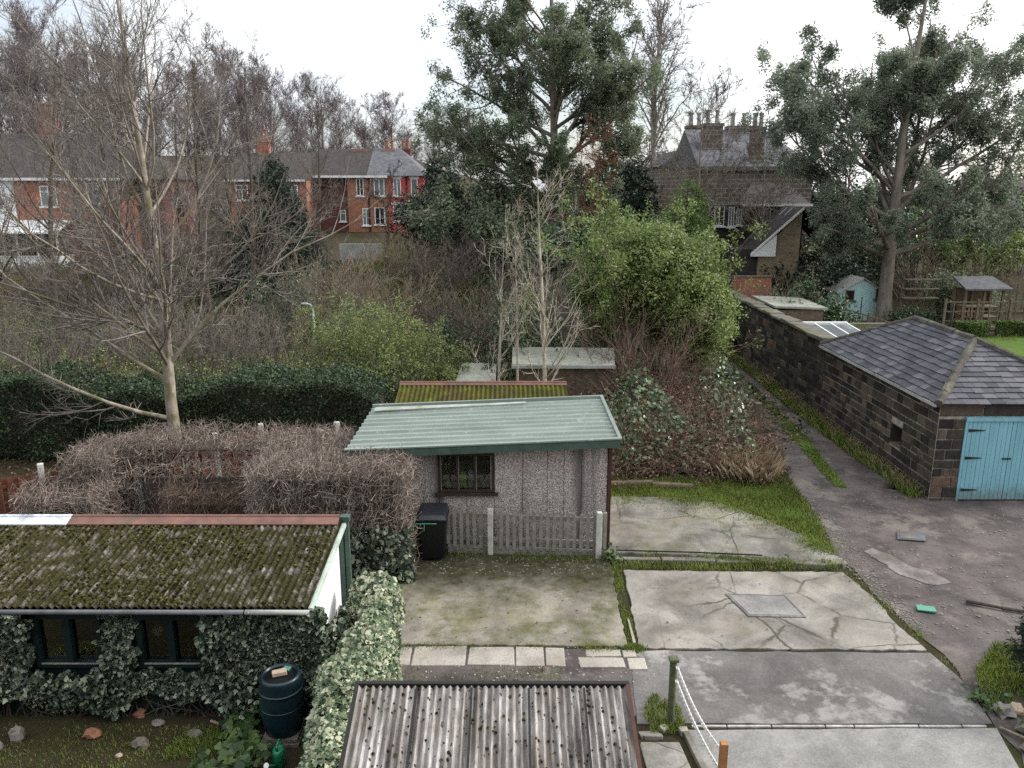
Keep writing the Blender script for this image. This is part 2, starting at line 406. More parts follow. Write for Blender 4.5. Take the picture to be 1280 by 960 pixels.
class MB:
    def __init__(s):
        s.v = []; s.f = []

    def add(s, vs, fs):
        o = len(s.v); s.v += [tuple(map(float, p)) for p in vs]
        s.f += [tuple(i + o for i in f) for f in fs]; return s

    def box(s, x0, x1, y0, y1, z0, z1, rot=0., c=None, jit=0.):
        P = [(x0, y0, z0), (x1, y0, z0), (x1, y1, z0), (x0, y1, z0), (x0, y0, z1), (x1, y0, z1), (x1, y1, z1), (x0, y1, z1)]
        if jit: P = [tuple(a + random.uniform(-jit, jit) for a in p) for p in P]
        if rot:
            cx, cy = c or ((x0 + x1) / 2, (y0 + y1) / 2); ca, sa = math.cos(rot), math.sin(rot)
            P = [(cx + (x - cx) * ca - (y - cy) * sa, cy + (x - cx) * sa + (y - cy) * ca, z) for x, y, z in P]
        return s.add(P, [(0, 3, 2, 1), (4, 5, 6, 7), (0, 1, 5, 4), (1, 2, 6, 5), (2, 3, 7, 6), (3, 0, 4, 7)])

    def prism(s, poly, z0, z1):
        n_ = len(poly)
        a = sum(poly[i][0] * poly[(i + 1) % n_][1] - poly[(i + 1) % n_][0] * poly[i][1] for i in range(n_))
        if a < 0: poly = poly[::-1]
        P = [(x, y, z0) for x, y in poly] + [(x, y, z1) for x, y in poly]
        F = [tuple(range(n_ - 1, -1, -1)), tuple(range(n_, 2 * n_))] + [(i, (i + 1) % n_, n_ + (i + 1) % n_, n_ + i) for i in range(n_)]
        return s.add(P, F)

    def poly3(s, pts, th, d=(0, 0, -1)):
        """thick sheet: polygon pts extruded by th along d"""
        n_ = len(pts)
        P = [tuple(p) for p in pts] + [tuple(p[k] + d[k] * th for k in range(3)) for p in pts]
        return s.add(P, [tuple(range(n_)), tuple(range(2 * n_ - 1, n_ - 1, -1))] + [(i, n_ + i, n_ + (i + 1) % n_, (i + 1) % n_) for i in range(n_)])

    def tube(s, p0, p1, r0, r1=None, n_=8):
        r1 = r0 if r1 is None else r1
        a = Vector(p0); b = Vector(p1); d = (b - a).normalized()
        u = d.cross(Vector((0, 0, 1)) if abs(d.z) < .9 else Vector((1, 0, 0))).normalized(); w = d.cross(u)
        P = []
        for c, r in ((a, r0), (b, r1)):
            for i in range(n_):
                t = 2 * math.pi * i / n_; P.append(c + u * (r * math.cos(t)) + w * (r * math.sin(t)))
        return s.add(P, [tuple(range(n_ - 1, -1, -1)), tuple(range(n_, 2 * n_))] + [(i, (i + 1) % n_, n_ + (i + 1) % n_, n_ + i) for i in range(n_)])

    def lathe(s, prof, c, n_=24, sx=1., sy=1.):
        P = []; F = []
        for r, z in prof:
            for i in range(n_):
                t = 2 * math.pi * i / n_; P.append((c[0] + sx * r * math.cos(t), c[1] + sy * r * math.sin(t), c[2] + z))
        for k in range(len(prof) - 1):
            for i in range(n_):
                j = (i + 1) % n_; F.append((k * n_ + i, k * n_ + j, (k + 1) * n_ + j, (k + 1) * n_ + i))
        F.append(tuple(range(n_ - 1, -1, -1))); F.append(tuple(range((len(prof) - 1) * n_, len(prof) * n_)))
        return s.add(P, F)

    def blob(s, c, r, sq=(1, 1, 1), jit=.25, n_=7, m=4):
        P = [(c[0], c[1], c[2] - r * sq[2])]; F = []
        for k in range(1, m):
            ph = math.pi * k / m
            for i in range(n_):
                t = 2 * math.pi * (i + .5 * (k % 2)) / n_; q = r * random.uniform(1 - jit, 1 + jit)
                P.append((c[0] + sq[0] * q * math.sin(ph) * math.cos(t), c[1] + sq[1] * q * math.sin(ph) * math.sin(t), c[2] - sq[2] * q * math.cos(ph)))
        P.append((c[0], c[1], c[2] + r * sq[2])); L = len(P) - 1
        for i in range(n_):
            j = (i + 1) % n_
            F.append((0, 1 + j, 1 + i))
            for k in range(m - 2): F.append((1 + k * n_ + i, 1 + k * n_ + j, 1 + (k + 1) * n_ + j, 1 + (k + 1) * n_ + i))
            F.append((1 + (m - 2) * n_ + i, 1 + (m - 2) * n_ + j, L))
        return s.add(P, F)

    def build(s, name, mat, parent=None, loc=None, bevel=0., smooth=False):
        base = parent.location.copy() if parent is not None else Vector(loc or (0, 0, 0))
        pp = parent
        while pp is not None and pp.parent is not None:
            pp = pp.parent; base = base + pp.location
        me = bpy.data.meshes.new(name)
        me.from_pydata([(x - base.x, y - base.y, z - base.z) for x, y, z in s.v], [], s.f)
        uv = me.uv_layers.new(name='UVMap')
        buf = np.zeros((len(me.loops), 2), np.float32); up = Vector((0, 0, 1))
        for p in me.polygons:
            nn = p.normal
            if abs(nn.z) > .95: t, b = Vector((1, 0, 0)), Vector((0, 1, 0))
            else:
                t = up.cross(nn).normalized(); b = nn.cross(t)
            for li in p.loop_indices:
                co = me.vertices[me.loops[li].vertex_index].co + base
                buf[li] = (co.dot(t), co.dot(b))
        uv.data.foreach_set('uv', buf.ravel())
        if smooth: me.polygons.foreach_set('use_smooth', np.ones(len(me.polygons), bool))
        return link(name, me, mat, parent, loc, bevel)


def link(name, me, mat, parent=None, loc=None, bevel=0.):
    me.materials.append(M[mat] if isinstance(mat, str) else mat)
    o = bpy.data.objects.new(name, me); COL.objects.link(o)
    if parent is not None: o.parent = parent
    elif loc: o.location = loc
    if bevel:
        b = o.modifiers.new('Bevel', 'BEVEL'); b.width = bevel; b.segments = 2; b.limit_method = 'ANGLE'; b.angle_limit = rad(40)
    return o


def tag(o, label, cat, group=None):
    o['label'] = label; o['category'] = cat
    if group: o['group'] = group
    return o


def thing(name, label, cat, loc=(0, 0, 0), group=None):
    o = bpy.data.objects.new(name, None); COL.objects.link(o); o.location = loc; o.empty_display_size = .3
    return tag(o, label, cat, group)


def struct(o):
    o['kind'] = 'structure'; return o


def stuff(o, label=None, cat=None):
    o['kind'] = 'stuff'
    if label: o['label'] = label; o['category'] = cat
    return o


def dup(root, loc, rz=0., s=1., label=None, sz=None):
    r = root.copy(); COL.objects.link(r); r.location = loc; r.rotation_euler = (0, 0, rz); r.scale = (s, s, sz or s)
    if label: r['label'] = label
    for ch in list(root.children):
        c = ch.copy(); COL.objects.link(c); c.parent = r
        for g_ in ch.children:
            d = g_.copy(); COL.objects.link(d); d.parent = c
    return r


def place(root, loc, rz=0., s=1., sz=None):
    root.location = loc; root.rotation_euler = (0, 0, rz); root.scale = (s, s, sz or s)


# ---------------------------------------------------------------- plants (vectorised)
def nrm(a):
    return a / np.maximum(np.linalg.norm(a, axis=-1, keepdims=True), 1e-9)


def tubes(P, R, n_=3):
    """P (N,K,3), R (N,K) -> V, F"""
    N, K, _ = P.shape
    T = np.empty_like(P); T[:, 1:-1] = P[:, 2:] - P[:, :-2]; T[:, 0] = P[:, 1] - P[:, 0]; T[:, -1] = P[:, -1] - P[:, -2]
    T = nrm(T)
    ref = np.where(np.abs(T[:, :1, 2:3]) < .8, np.array([0, 0, 1.]), np.array([1., 0, 0]))
    U = nrm(np.cross(T, np.broadcast_to(ref, T.shape))); W = np.cross(T, U)
    a = np.arange(n_) * 2 * np.pi / n_
    V = P[:, :, None] + R[:, :, None, None] * (np.cos(a)[:, None] * U[:, :, None] + np.sin(a)[:, None] * W[:, :, None])
    idx = np.arange(N * K * n_).reshape(N, K, n_)
    A = idx[:, :-1]; B = idx[:, 1:]
    F = np.stack([A, np.roll(A, -1, 2), np.roll(B, -1, 2), B], -1).reshape(-1, 4)
    return V.reshape(-1, 3), F


class Geo:
    def __init__(s): s.V = []; s.F = {}; s.n = 0

    def add(s, V, F):
        s.V.append(V); s.F.setdefault(F.shape[1], []).append(F + s.n); s.n += len(V)

    def obj(s, name, mat, parent=None, loc=None, smooth=False):
        V = np.concatenate(s.V)
        base = np.zeros(3)
        if parent is not None: base = np.array(parent.location)
        elif loc: base = np.array(loc)
        me = np_mesh(name, V - base, [np.concatenate(f) for f in s.F.values()], smooth=smooth)
        return link(name, me, mat, parent, loc)


def interp(P, R, i, t):
    K = P.shape[1]; f = np.clip(t, 0, .9999) * (K - 1); k = f.astype(int); w = (f - k)
    p = P[i, k] * (1 - w)[:, None] + P[i, k + 1] * w[:, None]
    return p, R[i, k] * (1 - w) + R[i, k + 1] * w, nrm(P[i, k + 1] - P[i, k])


def march(S, D, L, K, jit, trop, rng):
    N = len(S); P = np.empty((N, K, 3)); P[:, 0] = S; d = D.copy()
    st = (L / (K - 1))[:, None]
    for k in range(1, K):
        d = nrm(d + rng.normal(0, jit, (N, 3)) + np.array([0, 0, trop])); P[:, k] = P[:, k - 1] + d * st
    return P


def taper(r0, K, tip=.25):
    return r0[:, None] * (1 - np.linspace(0, 1, K)[None] * (1 - tip))


def spawn(P, R, per, t0, t1, ang, lr, K, jit, trop, rng, rk=.6, rmin=.002, lfall=.5, tip=.3, rmax=9.):
    """children on every parent tube; lr=(min,max) length as a share of the parent's length"""
    N = len(P); i = np.repeat(np.arange(N), per); M_ = len(i)
    t = rng.uniform(t0, t1, M_)
    S, r, T = interp(P, R, i, t)
    q = rng.normal(size=(M_, 3)); q = nrm(q - (q * T).sum(1, keepdims=True) * T)
    a = np.radians(rng.uniform(*ang, M_))[:, None]
    D = T * np.cos(a) + q * np.sin(a)
    PL = np.linalg.norm(np.diff(P, axis=1), axis=2).sum(1)[i]
    L = PL * rng.uniform(*lr, M_) * (1 - lfall * t)
    C = march(S, D, L, K, jit, trop, rng)
    return C, taper(np.clip(r * rk, rmin, rmax), K, tip)


def leaves(C, size, rng, aspect=.5, up=.4, jit=.3, fold=True, face=None):
    """diamond leaves at points C (N,3)"""
    N = len(C); s = size * rng.uniform(1 - jit, 1 + jit, N)[:, None]
    nn = rng.normal(size=(N, 3)); nn[:, 2] = np.abs(nn[:, 2]) + up
    if face is not None: nn = nn * .6 + np.asarray(face)
    nn = nrm(nn)
    q = rng.normal(size=(N, 3)); u = nrm(q - (q * nn).sum(1, keepdims=True) * nn); w = np.cross(nn, u)
    V = np.stack([C - u * s * .5, C + w * s * aspect * .5 + nn * s * .06, C + u * s * .5, C - w * s * aspect * .5 + nn * s * .06], 1).reshape(-1, 3)
    F = np.arange(N * 4).reshape(N, 4)
    return V, F


IVY = np.array([(0, -.5), (.32, -.42), (.55, -.08), (.28, .08), (.26, .34), (0, .62), (-.26, .34), (-.28, .08), (-.55, -.08), (-.32, -.42)])


def ivy_leaves(C, face, size, rng, spread=.5, jit=.35):
    N = len(C); s = size * rng.uniform(1 - jit, 1 + jit, N)[:, None, None]
    nn = nrm(np.asarray(face) + rng.normal(0, spread, (N, 3)))
    up = np.array([0, 0, -1.]) + rng.normal(0, .5, (N, 3))
    u = nrm(up - (up * nn).sum(1, keepdims=True) * nn); w = np.cross(nn, u)
    V = C[:, None] + s * (IVY[None, :, :1] * w[:, None] + IVY[None, :, 1:] * u[:, None]) + nn[:, None] * s * (np.abs(IVY[None, :, :1]) * -.25)
    return V.reshape(-1, 3), np.arange(N * 10).reshape(N, 10)


def pick(P, n_, rng, t0=.2, t1=1., spread=.1):
    i = rng.integers(0, len(P), n_); R = np.zeros(P.shape[:2])
    p, _, _ = interp(P, R, i, rng.uniform(t0, t1, n_))
    return p + rng.normal(0, spread, (n_, 3))


# ---- bare tree prototype
def bare_tree(name, label, h, r, limbs, seed, bark, twig, spread=.45, ang=(35, 60), l2=9, l3=7, l4=3, t0=.18, trop=.06, limbl=(.30, .5), group=None, rmin=.006, wob=.03, cat='tree', extra=None, k1=7, jit=.12):
    rng = np.random.default_rng(seed)
    t = thing(name, label, cat, (0, 0, 0), group)
    TP = march(np.zeros((1, 3)), np.array([[0, 0, 1.]]), np.array([h]), 14, wob, .05, rng)
    TP[0, 0, 2] = -.25
    TR = taper(np.array([r]), 14, .08); TR[0, 0] *= 1.35
    T = Geo(); T.add(*tubes(TP, TR, 10))
    P1, R1 = spawn(TP, TR, limbs, t0, .97, ang, limbl, k1, jit, trop, rng, .42, .010, .55, .2)
    if extra is not None:
        S = np.array([[0, 0, e[0]] for e in extra]); i0 = np.zeros(len(extra), int)
        S, rr, _ = interp(TP, TR, i0, np.array([e[0] / h for e in extra]))
        D = np.array([[math.cos(rad(e[1])) * math.cos(rad(e[2])), math.sin(rad(e[1])) * math.cos(rad(e[2])), math.sin(rad(e[2]))] for e in extra])
        PE = march(S, D, np.array([e[3] for e in extra]), k1, .10, trop, rng)
        P1 = np.concatenate([P1, PE]); R1 = np.concatenate([R1, taper(np.clip(rr * .42, .02, 1), k1, .2)])
    T.add(*tubes(P1, R1, 6)); T.obj('trunk', bark, t, smooth=True)
    P2, R2 = spawn(P1, R1, l2, .12, 1., (25, 60), (.3, .62), 6, jit, trop, rng, .6, rmin * 1.6, .45, .3)
    P3, R3 = spawn(P2, R2, l3, .1, 1., (22, 60), (.3, .6), 5, jit * 1.2, trop, rng, .65, rmin * 1.15, .4, .4)
    G = Geo(); G.add(*tubes(P2, R2, 4)); G.add(*tubes(P3, R3, 3))
    if l4:
        P4, R4 = spawn(P3, R3, l4, .15, 1., (20, 60), (.35, .7), 4, jit * 1.2, trop, rng, .8, rmin, .35, .5)
        G.add(*tubes(P4, R4, 3))
    G.obj('crown', twig, t)
    return t


# ---- leafy tree: trunk + limbs + clumps of leaves
def leafy_tree(name, label, h, r, limbs, seed, bark, leaf, nleaf, lsize, ang=(30, 60), limbl=(.3, .5), t0=.25, l2=9, l3=5, trop=.05, spread=.28, group=None, wob=.03, aspect=.4, droop=0., lfall=.4, extra=None, tleaf=.25, keep=.6, lk=.5):
    rng = np.random.default_rng(seed)
    t = thing(name, label, 'tree', (0, 0, 0), group)
    TP = march(np.zeros((1, 3)), np.array([[0, 0, 1.]]), np.array([h]), 12, wob, .05, rng)
    TP[0, 0, 2] = -.3
    TR = taper(np.array([r]), 12, .1); TR[0, 0] *= 1.3
    G = Geo(); G.add(*tubes(TP, TR, 10))
    P1, R1 = spawn(TP, TR, limbs, t0, .98, ang, limbl, 8, .13, trop, rng, lk, .02, lfall, .2)
    if extra is not None:
        i0 = np.zeros(len(extra), int)
        S, rr, _ = interp(TP, TR, i0, np.array([e[0] / h for e in extra]))
        D = np.array([[math.cos(rad(e[1])) * math.cos(rad(e[2])), math.sin(rad(e[1])) * math.cos(rad(e[2])), math.sin(rad(e[2]))] for e in extra])
        PE = march(S, D, np.array([e[3] for e in extra]), 8, .10, trop, rng)
        P1 = np.concatenate([P1, PE]); R1 = np.concatenate([R1, taper(np.clip(rr * lk * 1.2, .03, 1), 8, .2)])
    P2, R2 = spawn(P1, R1, l2, .3, 1., (25, 65), (.22, .5), 6, .16, trop, rng, .55, .012, .4, .3)
    G.add(*tubes(P1, R1, 6)); G.add(*tubes(P2, R2, 4))
    P3, R3 = spawn(P2, R2, l3, .2, 1., (25, 70), (.25, .55), 4, .2, trop - droop, rng, .6, .008, .3, .4)
    G.add(*tubes(P3, R3, 3)); P3 = P3[np.repeat(rng.uniform(0, 1, len(P2)) < keep, l3)]
    G.obj('trunk', bark, t, smooth=True)
    F = Geo(); C = pick(P3, nleaf, rng, tleaf, 1.1, spread); C[:, 2] -= droop * rng.uniform(0, 2, nleaf)
    F.add(*leaves(C, lsize, rng, aspect, .2)); F.obj('crown', leaf, t)
    return t


# ---- multi-stem shrub (leaf may be None)
def shrub(name, label, h, w, stems, seed, twig, leaf=None, nleaf=0, lsize=.1, l2=7, l3=4, rmin=.004, r0=.02, group=None, spread=.06, aspect=.5, ang=(18, 45), trop=.03, cat='shrub', tleaf=.2, lean=.5, base=.25, jit=.13, extra_leaf=None):
    rng = np.random.default_rng(seed)
    t = thing(name, label, cat, (0, 0, 0), group)
    a = rng.uniform(0, 2 * np.pi, stems); q = np.sqrt(rng.uniform(0, 1, stems))
    S = np.stack([np.cos(a) * q * w * base, np.sin(a) * q * w * base, np.full(stems, -.12)], 1)
    D = nrm(np.stack([np.cos(a) * q * lean * w / h, np.sin(a) * q * lean * w / h, np.ones(stems)], 1) + rng.normal(0, .12, (stems, 3)))
    L = h * rng.uniform(.6, 1.08, stems)
    P1 = march(S, D, L, 7, jit, trop, rng); R1 = taper(r0 * rng.uniform(.5, 1.2, stems), 7, .2)
    P2, R2 = spawn(P1, R1, l2, .15, 1., ang, (.25, .5), 5, jit, trop, rng, .6, rmin * 1.3, .4, .4)
    G = Geo(); G.add(*tubes(P1, R1, 4)); G.add(*tubes(P2, R2, 3)); PL = P2
    if l3:
        P3, R3 = spawn(P2, R2, l3, .15, 1., ang, (.3, .65), 4, jit, trop, rng, .7, rmin, .4, .5)
        G.add(*tubes(P3, R3, 3)); PL = P3
    G.obj('stems', twig, t)
    if leaf and nleaf:
        F = Geo(); C = pick(PL, nleaf, rng, tleaf, 1.1, spread); F.add(*leaves(C, lsize, rng, aspect, .4)); F.obj('foliage', leaf, t)
    if extra_leaf:
        lm, nl, ls, zmax = extra_leaf
        F = Geo(); C = np.stack([rng.normal(0, w * .28, nl), rng.normal(0, w * .28, nl), rng.uniform(0, zmax, nl)], 1)
        F.add(*leaves(C, ls, rng, .7, .4)); F.obj('undergrowth', lm, t)
    return t


# ---- rounded bush: leaf shells over many lobes, stems below
def lobed_bush(name, label, w, d, h, seed, leaf, N, ls, nl=26, lr=(.16, .30), stems=30, twig='twig_tan', cat='shrub', z0=.3, aspect=.5):
    rng = np.random.default_rng(seed); t = thing(name, label, cat, (0, 0, 0))
    a = rng.uniform(0, 2 * np.pi, nl); e = np.arcsin(rng.uniform(-.15, 1., nl)); q = rng.uniform(.62, 1.0, nl)
    C = np.stack([np.cos(a) * np.cos(e) * q * w * .36, np.sin(a) * np.cos(e) * q * d * .36, h * (z0 + (1 - z0) * (.42 + .46 * np.sin(e) * q))], 1)
    R = rng.uniform(*lr, nl) * w
    i = rng.choice(nl, N, p=R ** 2 / (R ** 2).sum()); u = nrm(rng.normal(0, 1, (N, 3)) + np.array([0, 0, .45]))
    rr = R[i] * (1 + .16 - rng.exponential(.30, N)) * (1 + .30 * np.sin(u[:, 0] * 7 + i) * np.sin(u[:, 2] * 6 + i * 2) * np.cos(u[:, 1] * 6))
    P = C[i] + u * rr[:, None] * np.array([1, 1, .85]); ok = P[:, 2] > h * z0 * .6
    F = Geo(); F.add(*leaves(P[ok], ls, rng, aspect, .3, .5, face=(u * .7 + np.array([0, 0, .15]))[ok]))
    k = stems; S = np.stack([rng.normal(0, w * .07, k), rng.normal(0, d * .07, k), np.full(k, -.1)], 1)
    j = rng.integers(0, nl, k); D = nrm(C[j] - S); L = np.linalg.norm(C[j] - S, axis=1) * rng.uniform(1.0, 1.42, k)
    G = Geo(); P1 = march(S, D, L, 7, .09, .02, rng); R1 = taper(rng.uniform(.02, .05, k), 7, .2); G.add(*tubes(P1, R1, 5))
    P2, R2 = spawn(P1, R1, 10, .3, 1., (15, 50), (.2, .45), 5, .13, .05, rng, .5, .006); G.add(*tubes(P2, R2, 3))
    P3, R3 = spawn(P2, R2, 4, .2, 1., (15, 50), (.3, .5), 4, .13, .05, rng, .7, .004); G.add(*tubes(P3, R3, 3)); G.obj('stems', twig, t)
    C3 = pick(P3, N // 2, rng, .3, 1.1, .09); C3 = C3[C3[:, 2] > h * z0 * .8]; F.add(*leaves(C3, ls, rng, aspect, .3, .5)); F.obj('foliage', leaf, t)
    return t


# ---- conifer: whorls of drooping sprays
def conifer(name, label, h, w, seed, leaf, nspray, lsize, t0=.05, power=.8, group=None, droop=.15, bark='bark_dark', aspect=.35):
    rng = np.random.default_rng(seed)
    t = thing(name, label, 'tree', (0, 0, 0), group)
    TP = np.zeros((1, 8, 3)); TP[0, :, 2] = np.linspace(-.3, h, 8); TR = taper(np.array([h * .018]), 8, .1)
    G = Geo(); G.add(*tubes(TP, TR, 8))
    N = int(nspray); tt = t0 + (1 - t0) * (1 - np.sqrt(rng.uniform(0, 1, N))); a = rng.uniform(0, 2 * np.pi, N)
    L = w * .5 * (1 - tt) ** power * rng.uniform(.7, 1.12, N) + .12
    S = np.stack([np.zeros(N), np.zeros(N), tt * h], 1)
    D = nrm(np.stack([np.cos(a), np.sin(a), np.full(N, .35)], 1))
    P = march(S, D, L, 6, .08, -droop, rng); R = taper(np.full(N, .012), 6, .3)
    G.add(*tubes(P, R, 3)); G.obj('trunk', bark, t)
    i = rng.integers(0, N, N * 22); tl = rng.uniform(.25, 1.08, N * 22) ** .7
    C, _, _ = interp(P, np.zeros(P.shape[:2]), i, tl); C = C + rng.normal(0, .07 * w / 3, C.shape)
    F = Geo(); F.add(*leaves(C, lsize, rng, aspect, .3)); F.obj('crown', leaf, t)
    return t


def blades(P, h, rng, w=.012, lean=.5):
    N = len(P); hh = h * rng.uniform(.5, 1.3, N)[:, None]; a = rng.uniform(0, 2 * np.pi, N)
    d = np.stack([np.cos(a), np.sin(a), np.zeros(N)], 1); s_ = np.stack([-np.sin(a), np.cos(a), np.zeros(N)], 1) * w
    l = rng.uniform(.1, lean, N)[:, None]
    mid = P + d * hh * l * .4 + np.array([0, 0, 1.]) * hh * .6; tip = P + d * hh * l + np.array([0, 0, 1.]) * hh
    V = np.stack([P - s_, P + s_, mid + s_ * .7, tip, mid - s_ * .7], 1).reshape(-1, 3)
    return V, np.arange(N * 5).reshape(N, 5)


def in_poly(P, poly):
    x, y = P[:, 0], P[:, 1]; r = np.zeros(len(P), bool); n_ = len(poly)
    for i in range(n_):
        x0, y0 = poly[i]; x1, y1 = poly[(i + 1) % n_]
        c = ((y0 > y) != (y1 > y)) & (x < (x1 - x0) * (y - y0) / (y1 - y0 + 1e-12) + x0); r ^= c
    return r


def scatter(poly, N, rng):
    p = np.array(poly); lo, hi = p.min(0), p.max(0)
    q = rng.uniform(lo, hi, (N * 2, 2)); q = q[in_poly(q, poly)][:N]
    return np.column_stack([q, hgt(q[:, 0], q[:, 1])])


def gz(py, Y):
    v = (480 - py) / FPX
    return CAM_H + Y * (-math.sin(PITCH) + v * math.cos(PITCH)) / (math.cos(PITCH) + v * math.sin(PITCH))


# ================================================================ SETTING
def grid_axis(parts):
    out = []
    for a, b, st in parts: out += list(np.arange(a, b, st))
    return np.array(out + [parts[-1][1]])


xs = grid_axis([(-420, -60, 30), (-60, -20, 4), (-20, 9.8, .5), (9.8, 10.6, .1), (10.6, 24, .7), (24, 60, 4), (60, 420, 30)])
ys = grid_axis([(-30, 4, 4), (4, 32, .5), (32, 60, 1), (60, 160, 5), (160, 700, 45)])
XX, YY = np.meshgrid(xs, ys, indexing='ij'); ZZ = hgt(XX, YY)
nx, ny = XX.shape; ii = np.arange(nx * ny).reshape(nx, ny)
me = np_mesh('ground', np.stack([XX, YY, ZZ], -1).reshape(-1, 3), [np.stack([ii[:-1, :-1], ii[1:, :-1], ii[1:, 1:], ii[:-1, 1:]], -1).reshape(-1, 4)], smooth=True)
struct(link('ground', me, 'earth'))


def ragged(poly, step=.35, j=.05, seed=1):
    r = random.Random(seed); out = []
    for i in range(len(poly)):
        a, b = poly[i], poly[(i + 1) % len(poly)]
        L = math.hypot(b[0] - a[0], b[1] - a[1]); k = max(1, int(L / step))
        for q in range(k):
            t = q / k; jj = j if q else 0
            out.append((a[0] + (b[0] - a[0]) * t + r.uniform(-jj, jj), a[1] + (b[1] - a[1]) * t + r.uniform(-jj, jj)))
    return out


def sheet(name, poly, z0, z1, mat, kind=True, bevel=0.):
    o = MB().prism(poly, z0, z1).build(name, mat, bevel=bevel)
    if kind: struct(o)
    return o


# lane following the ground
lanel = [(6.2, 2), (6.6, 8.7), (6.75, 9.6), (6.9, 11), (6.85, 12.4), (6.75, 14), (6.6, 14.9), (6.75, 16), (6.95, 17.6), (7.15, 19.4), (7.5, 21.5), (7.9, 23.6), (8.4, 26.5), (8.75, 30), (8.9, 36), (8.95, 44), (8.9, 56)]
laner = [(20, 2), (20, 8.7), (20, 9.6), (20, 11), (20, 12.4), (20, 14), (20, 14.9), (20, 16), (20, 17.75), (9.75, 18.6), (9.5, 21.5), (9.45, 23.6), (9.5, 26.5), (9.6, 30), (9.75, 36), (9.9, 44), (9.9, 56)]
V = []; F = []; ROWS = []
for k in range(len(lanel) - 1):
    n_ = max(1, int((lanel[k + 1][1] - lanel[k][1]) / .45))
    for q in range(n_):
        t = q / n_
        ROWS.append([tuple(lanel[k][c] * (1 - t) + lanel[k + 1][c] * t for c in (0, 1)), tuple(laner[k][c] * (1 - t) + laner[k + 1][c] * t for c in (0, 1))])
ROWS.append([lanel[-1], laner[-1]])
rr_ = random.Random(5)
for a, b in ROWS:
    ja, jb = rr_.uniform(-.09, .09), rr_.uniform(-.1, .1)
    for c in range(9):
        t = c / 8; x = (a[0] + ja) * (1 - t) + (b[0] + jb) * t; y = a[1] * (1 - t) + b[1] * t
        V.append((x, y, H(min(x, 9.9) if y > 18 else x, y) + .014 + .02 * math.sin(math.pi * t) * (y > 19)))
for r_ in range(len(ROWS) - 1):
    for c in range(8):
        i = r_ * 9 + c; F.append((i, i + 1, i + 10, i + 9))
m = MB(); m.add(V, F); struct(m.build('lane', 'lane_dirt', smooth=True))

# slabs and paving
m = sheet('concrete_slab', ragged([(-2.25, 11.72), (1.88, 11.66), (1.96, 14.95), (-2.45, 15.1)], .1, .018, 2), -.05, .045, 'slab_mossy', bevel=.012)
m = sheet('concrete_slab', ragged([(2.08, 11.62), (6.72, 11.56), (6.6, 12.4), (6.62, 13.1), (6.46, 14.28), (4.2, 14.3), (2.18, 14.36)], .12, .022, 3), -.05, .036, 'slab_cracked', bevel=.012)
upper = [(1.98, 14.98), (3.2, 14.86), (4.3, 14.78), (5.3, 14.52), (6.2, 14.42), (6.62, 14.5), (6.5, 15.0), (6.2, 15.75), (5.6, 16.8), (4.9, 17.6), (3.8, 17.95), (2.4, 18.0), (2.02, 17.8)]
m = sheet('concrete_slab', ragged(upper, .13, .04, 4), -.05, .12, 'slab_upper', bevel=.02)
# worn kerb along the front of the raised slab
m = MB()
x = 2.05
for L in (.95, 1.1, .8, .75):
    yk = 14.80 - .022 * (x - 2) ** 1.6
    m.box(x, x + L - .03, yk - .09, yk + .05, -.02, .10 + random.uniform(-.03, .01), -.03, jit=.008); x += L
struct(m.build('kerb', 'slab_upper', bevel=.02))
sheet('dirt_strip', ragged([(-2.2, 10.0), (2.0, 9.9), (2.1, 11.6), (-2.2, 11.7)], .25, .05, 11), -.05, .016, 'lane_dirt')
for x0, x1, y0, y1 in ((-2.12, -1.615, 11.17, 11.66), (-1.59, -.735, 11.15, 11.66), (-.705, .035, 11.14, 11.65), (.06, .505, 11.13, 11.64), (.53, .85, 11.12, 11.62), (1.06, 1.78, 11.09, 11.37), (1.18, 1.75, 11.40, 11.6), (1.82, 2.1, 11.02, 11.32), (1.79, 1.98, 11.36, 11.56)):
    m = MB().box(x0, x1, y0, y1, -.03, .032 + random.uniform(-.006, .006), random.uniform(-.015, .015), jit=.014)
    struct(m.build('paving_flag', 'flag_stone', bevel=.012))
sheet('tarmac_apron', ragged([(1.75, 9.74), (6.72, 9.74), (6.86, 10.6), (6.74, 11.5), (1.9, 11.56)], .3, .02, 6), -.05, .022, 'tarmac')
sheet('concrete_drive', ragged([(2.42, 9.6), (6.72, 9.64), (6.5, 8.6), (6.3, 5), (2.75, 5)], .35, .012, 7), -.05, .028, 'drive_near')
m = MB()
x = 2.5
for L in (.5, .62, .75, .4, .9, .6, .35):
    m.box(x, x + L - .02, 9.66, 9.70, 0, .036, random.uniform(-.008, .008)); x += L
struct(m.build('edging_strip', 'painted_line', bevel=.006))
m = MB()
for (x0, y0), (x1, y1) in (((2.33, 9.62), (2.45, 8.6)), ((2.46, 8.57), (2.62, 7.0))):
    m.poly3([(x0, y0, .07), (x0 + .09, y0, .07), (x1 + .09, y1, .07), (x1, y1, .07)], .12)
struct(m.build('edging_strip', 'slab_upper', bevel=.01))
for x0, x1, y0, y1 in ((1.72, 2.3, 8.75, 9.35), (1.66, 2.3, 8.1, 8.7), (1.7, 2.36, 7.3, 8.05), (1.45, 1.66, 8.6, 8.95), (1.4, 1.62, 9.05, 9.5), (1.75, 2.05, 9.42, 9.6)):
    struct(MB().box(x0, x1, y0, y1, -.03, .03 + random.uniform(-.006, .008), random.uniform(-.05, .05), jit=.03).build('paving_flag', 'paving_near', bevel=.015))
sheet('side_path', ragged([(-3.6, 12.3), (-2.3, 11.8), (-2.45, 14.4), (-3.6, 14.4)], .3, .02, 8), -.04, .03, 'paving_near')
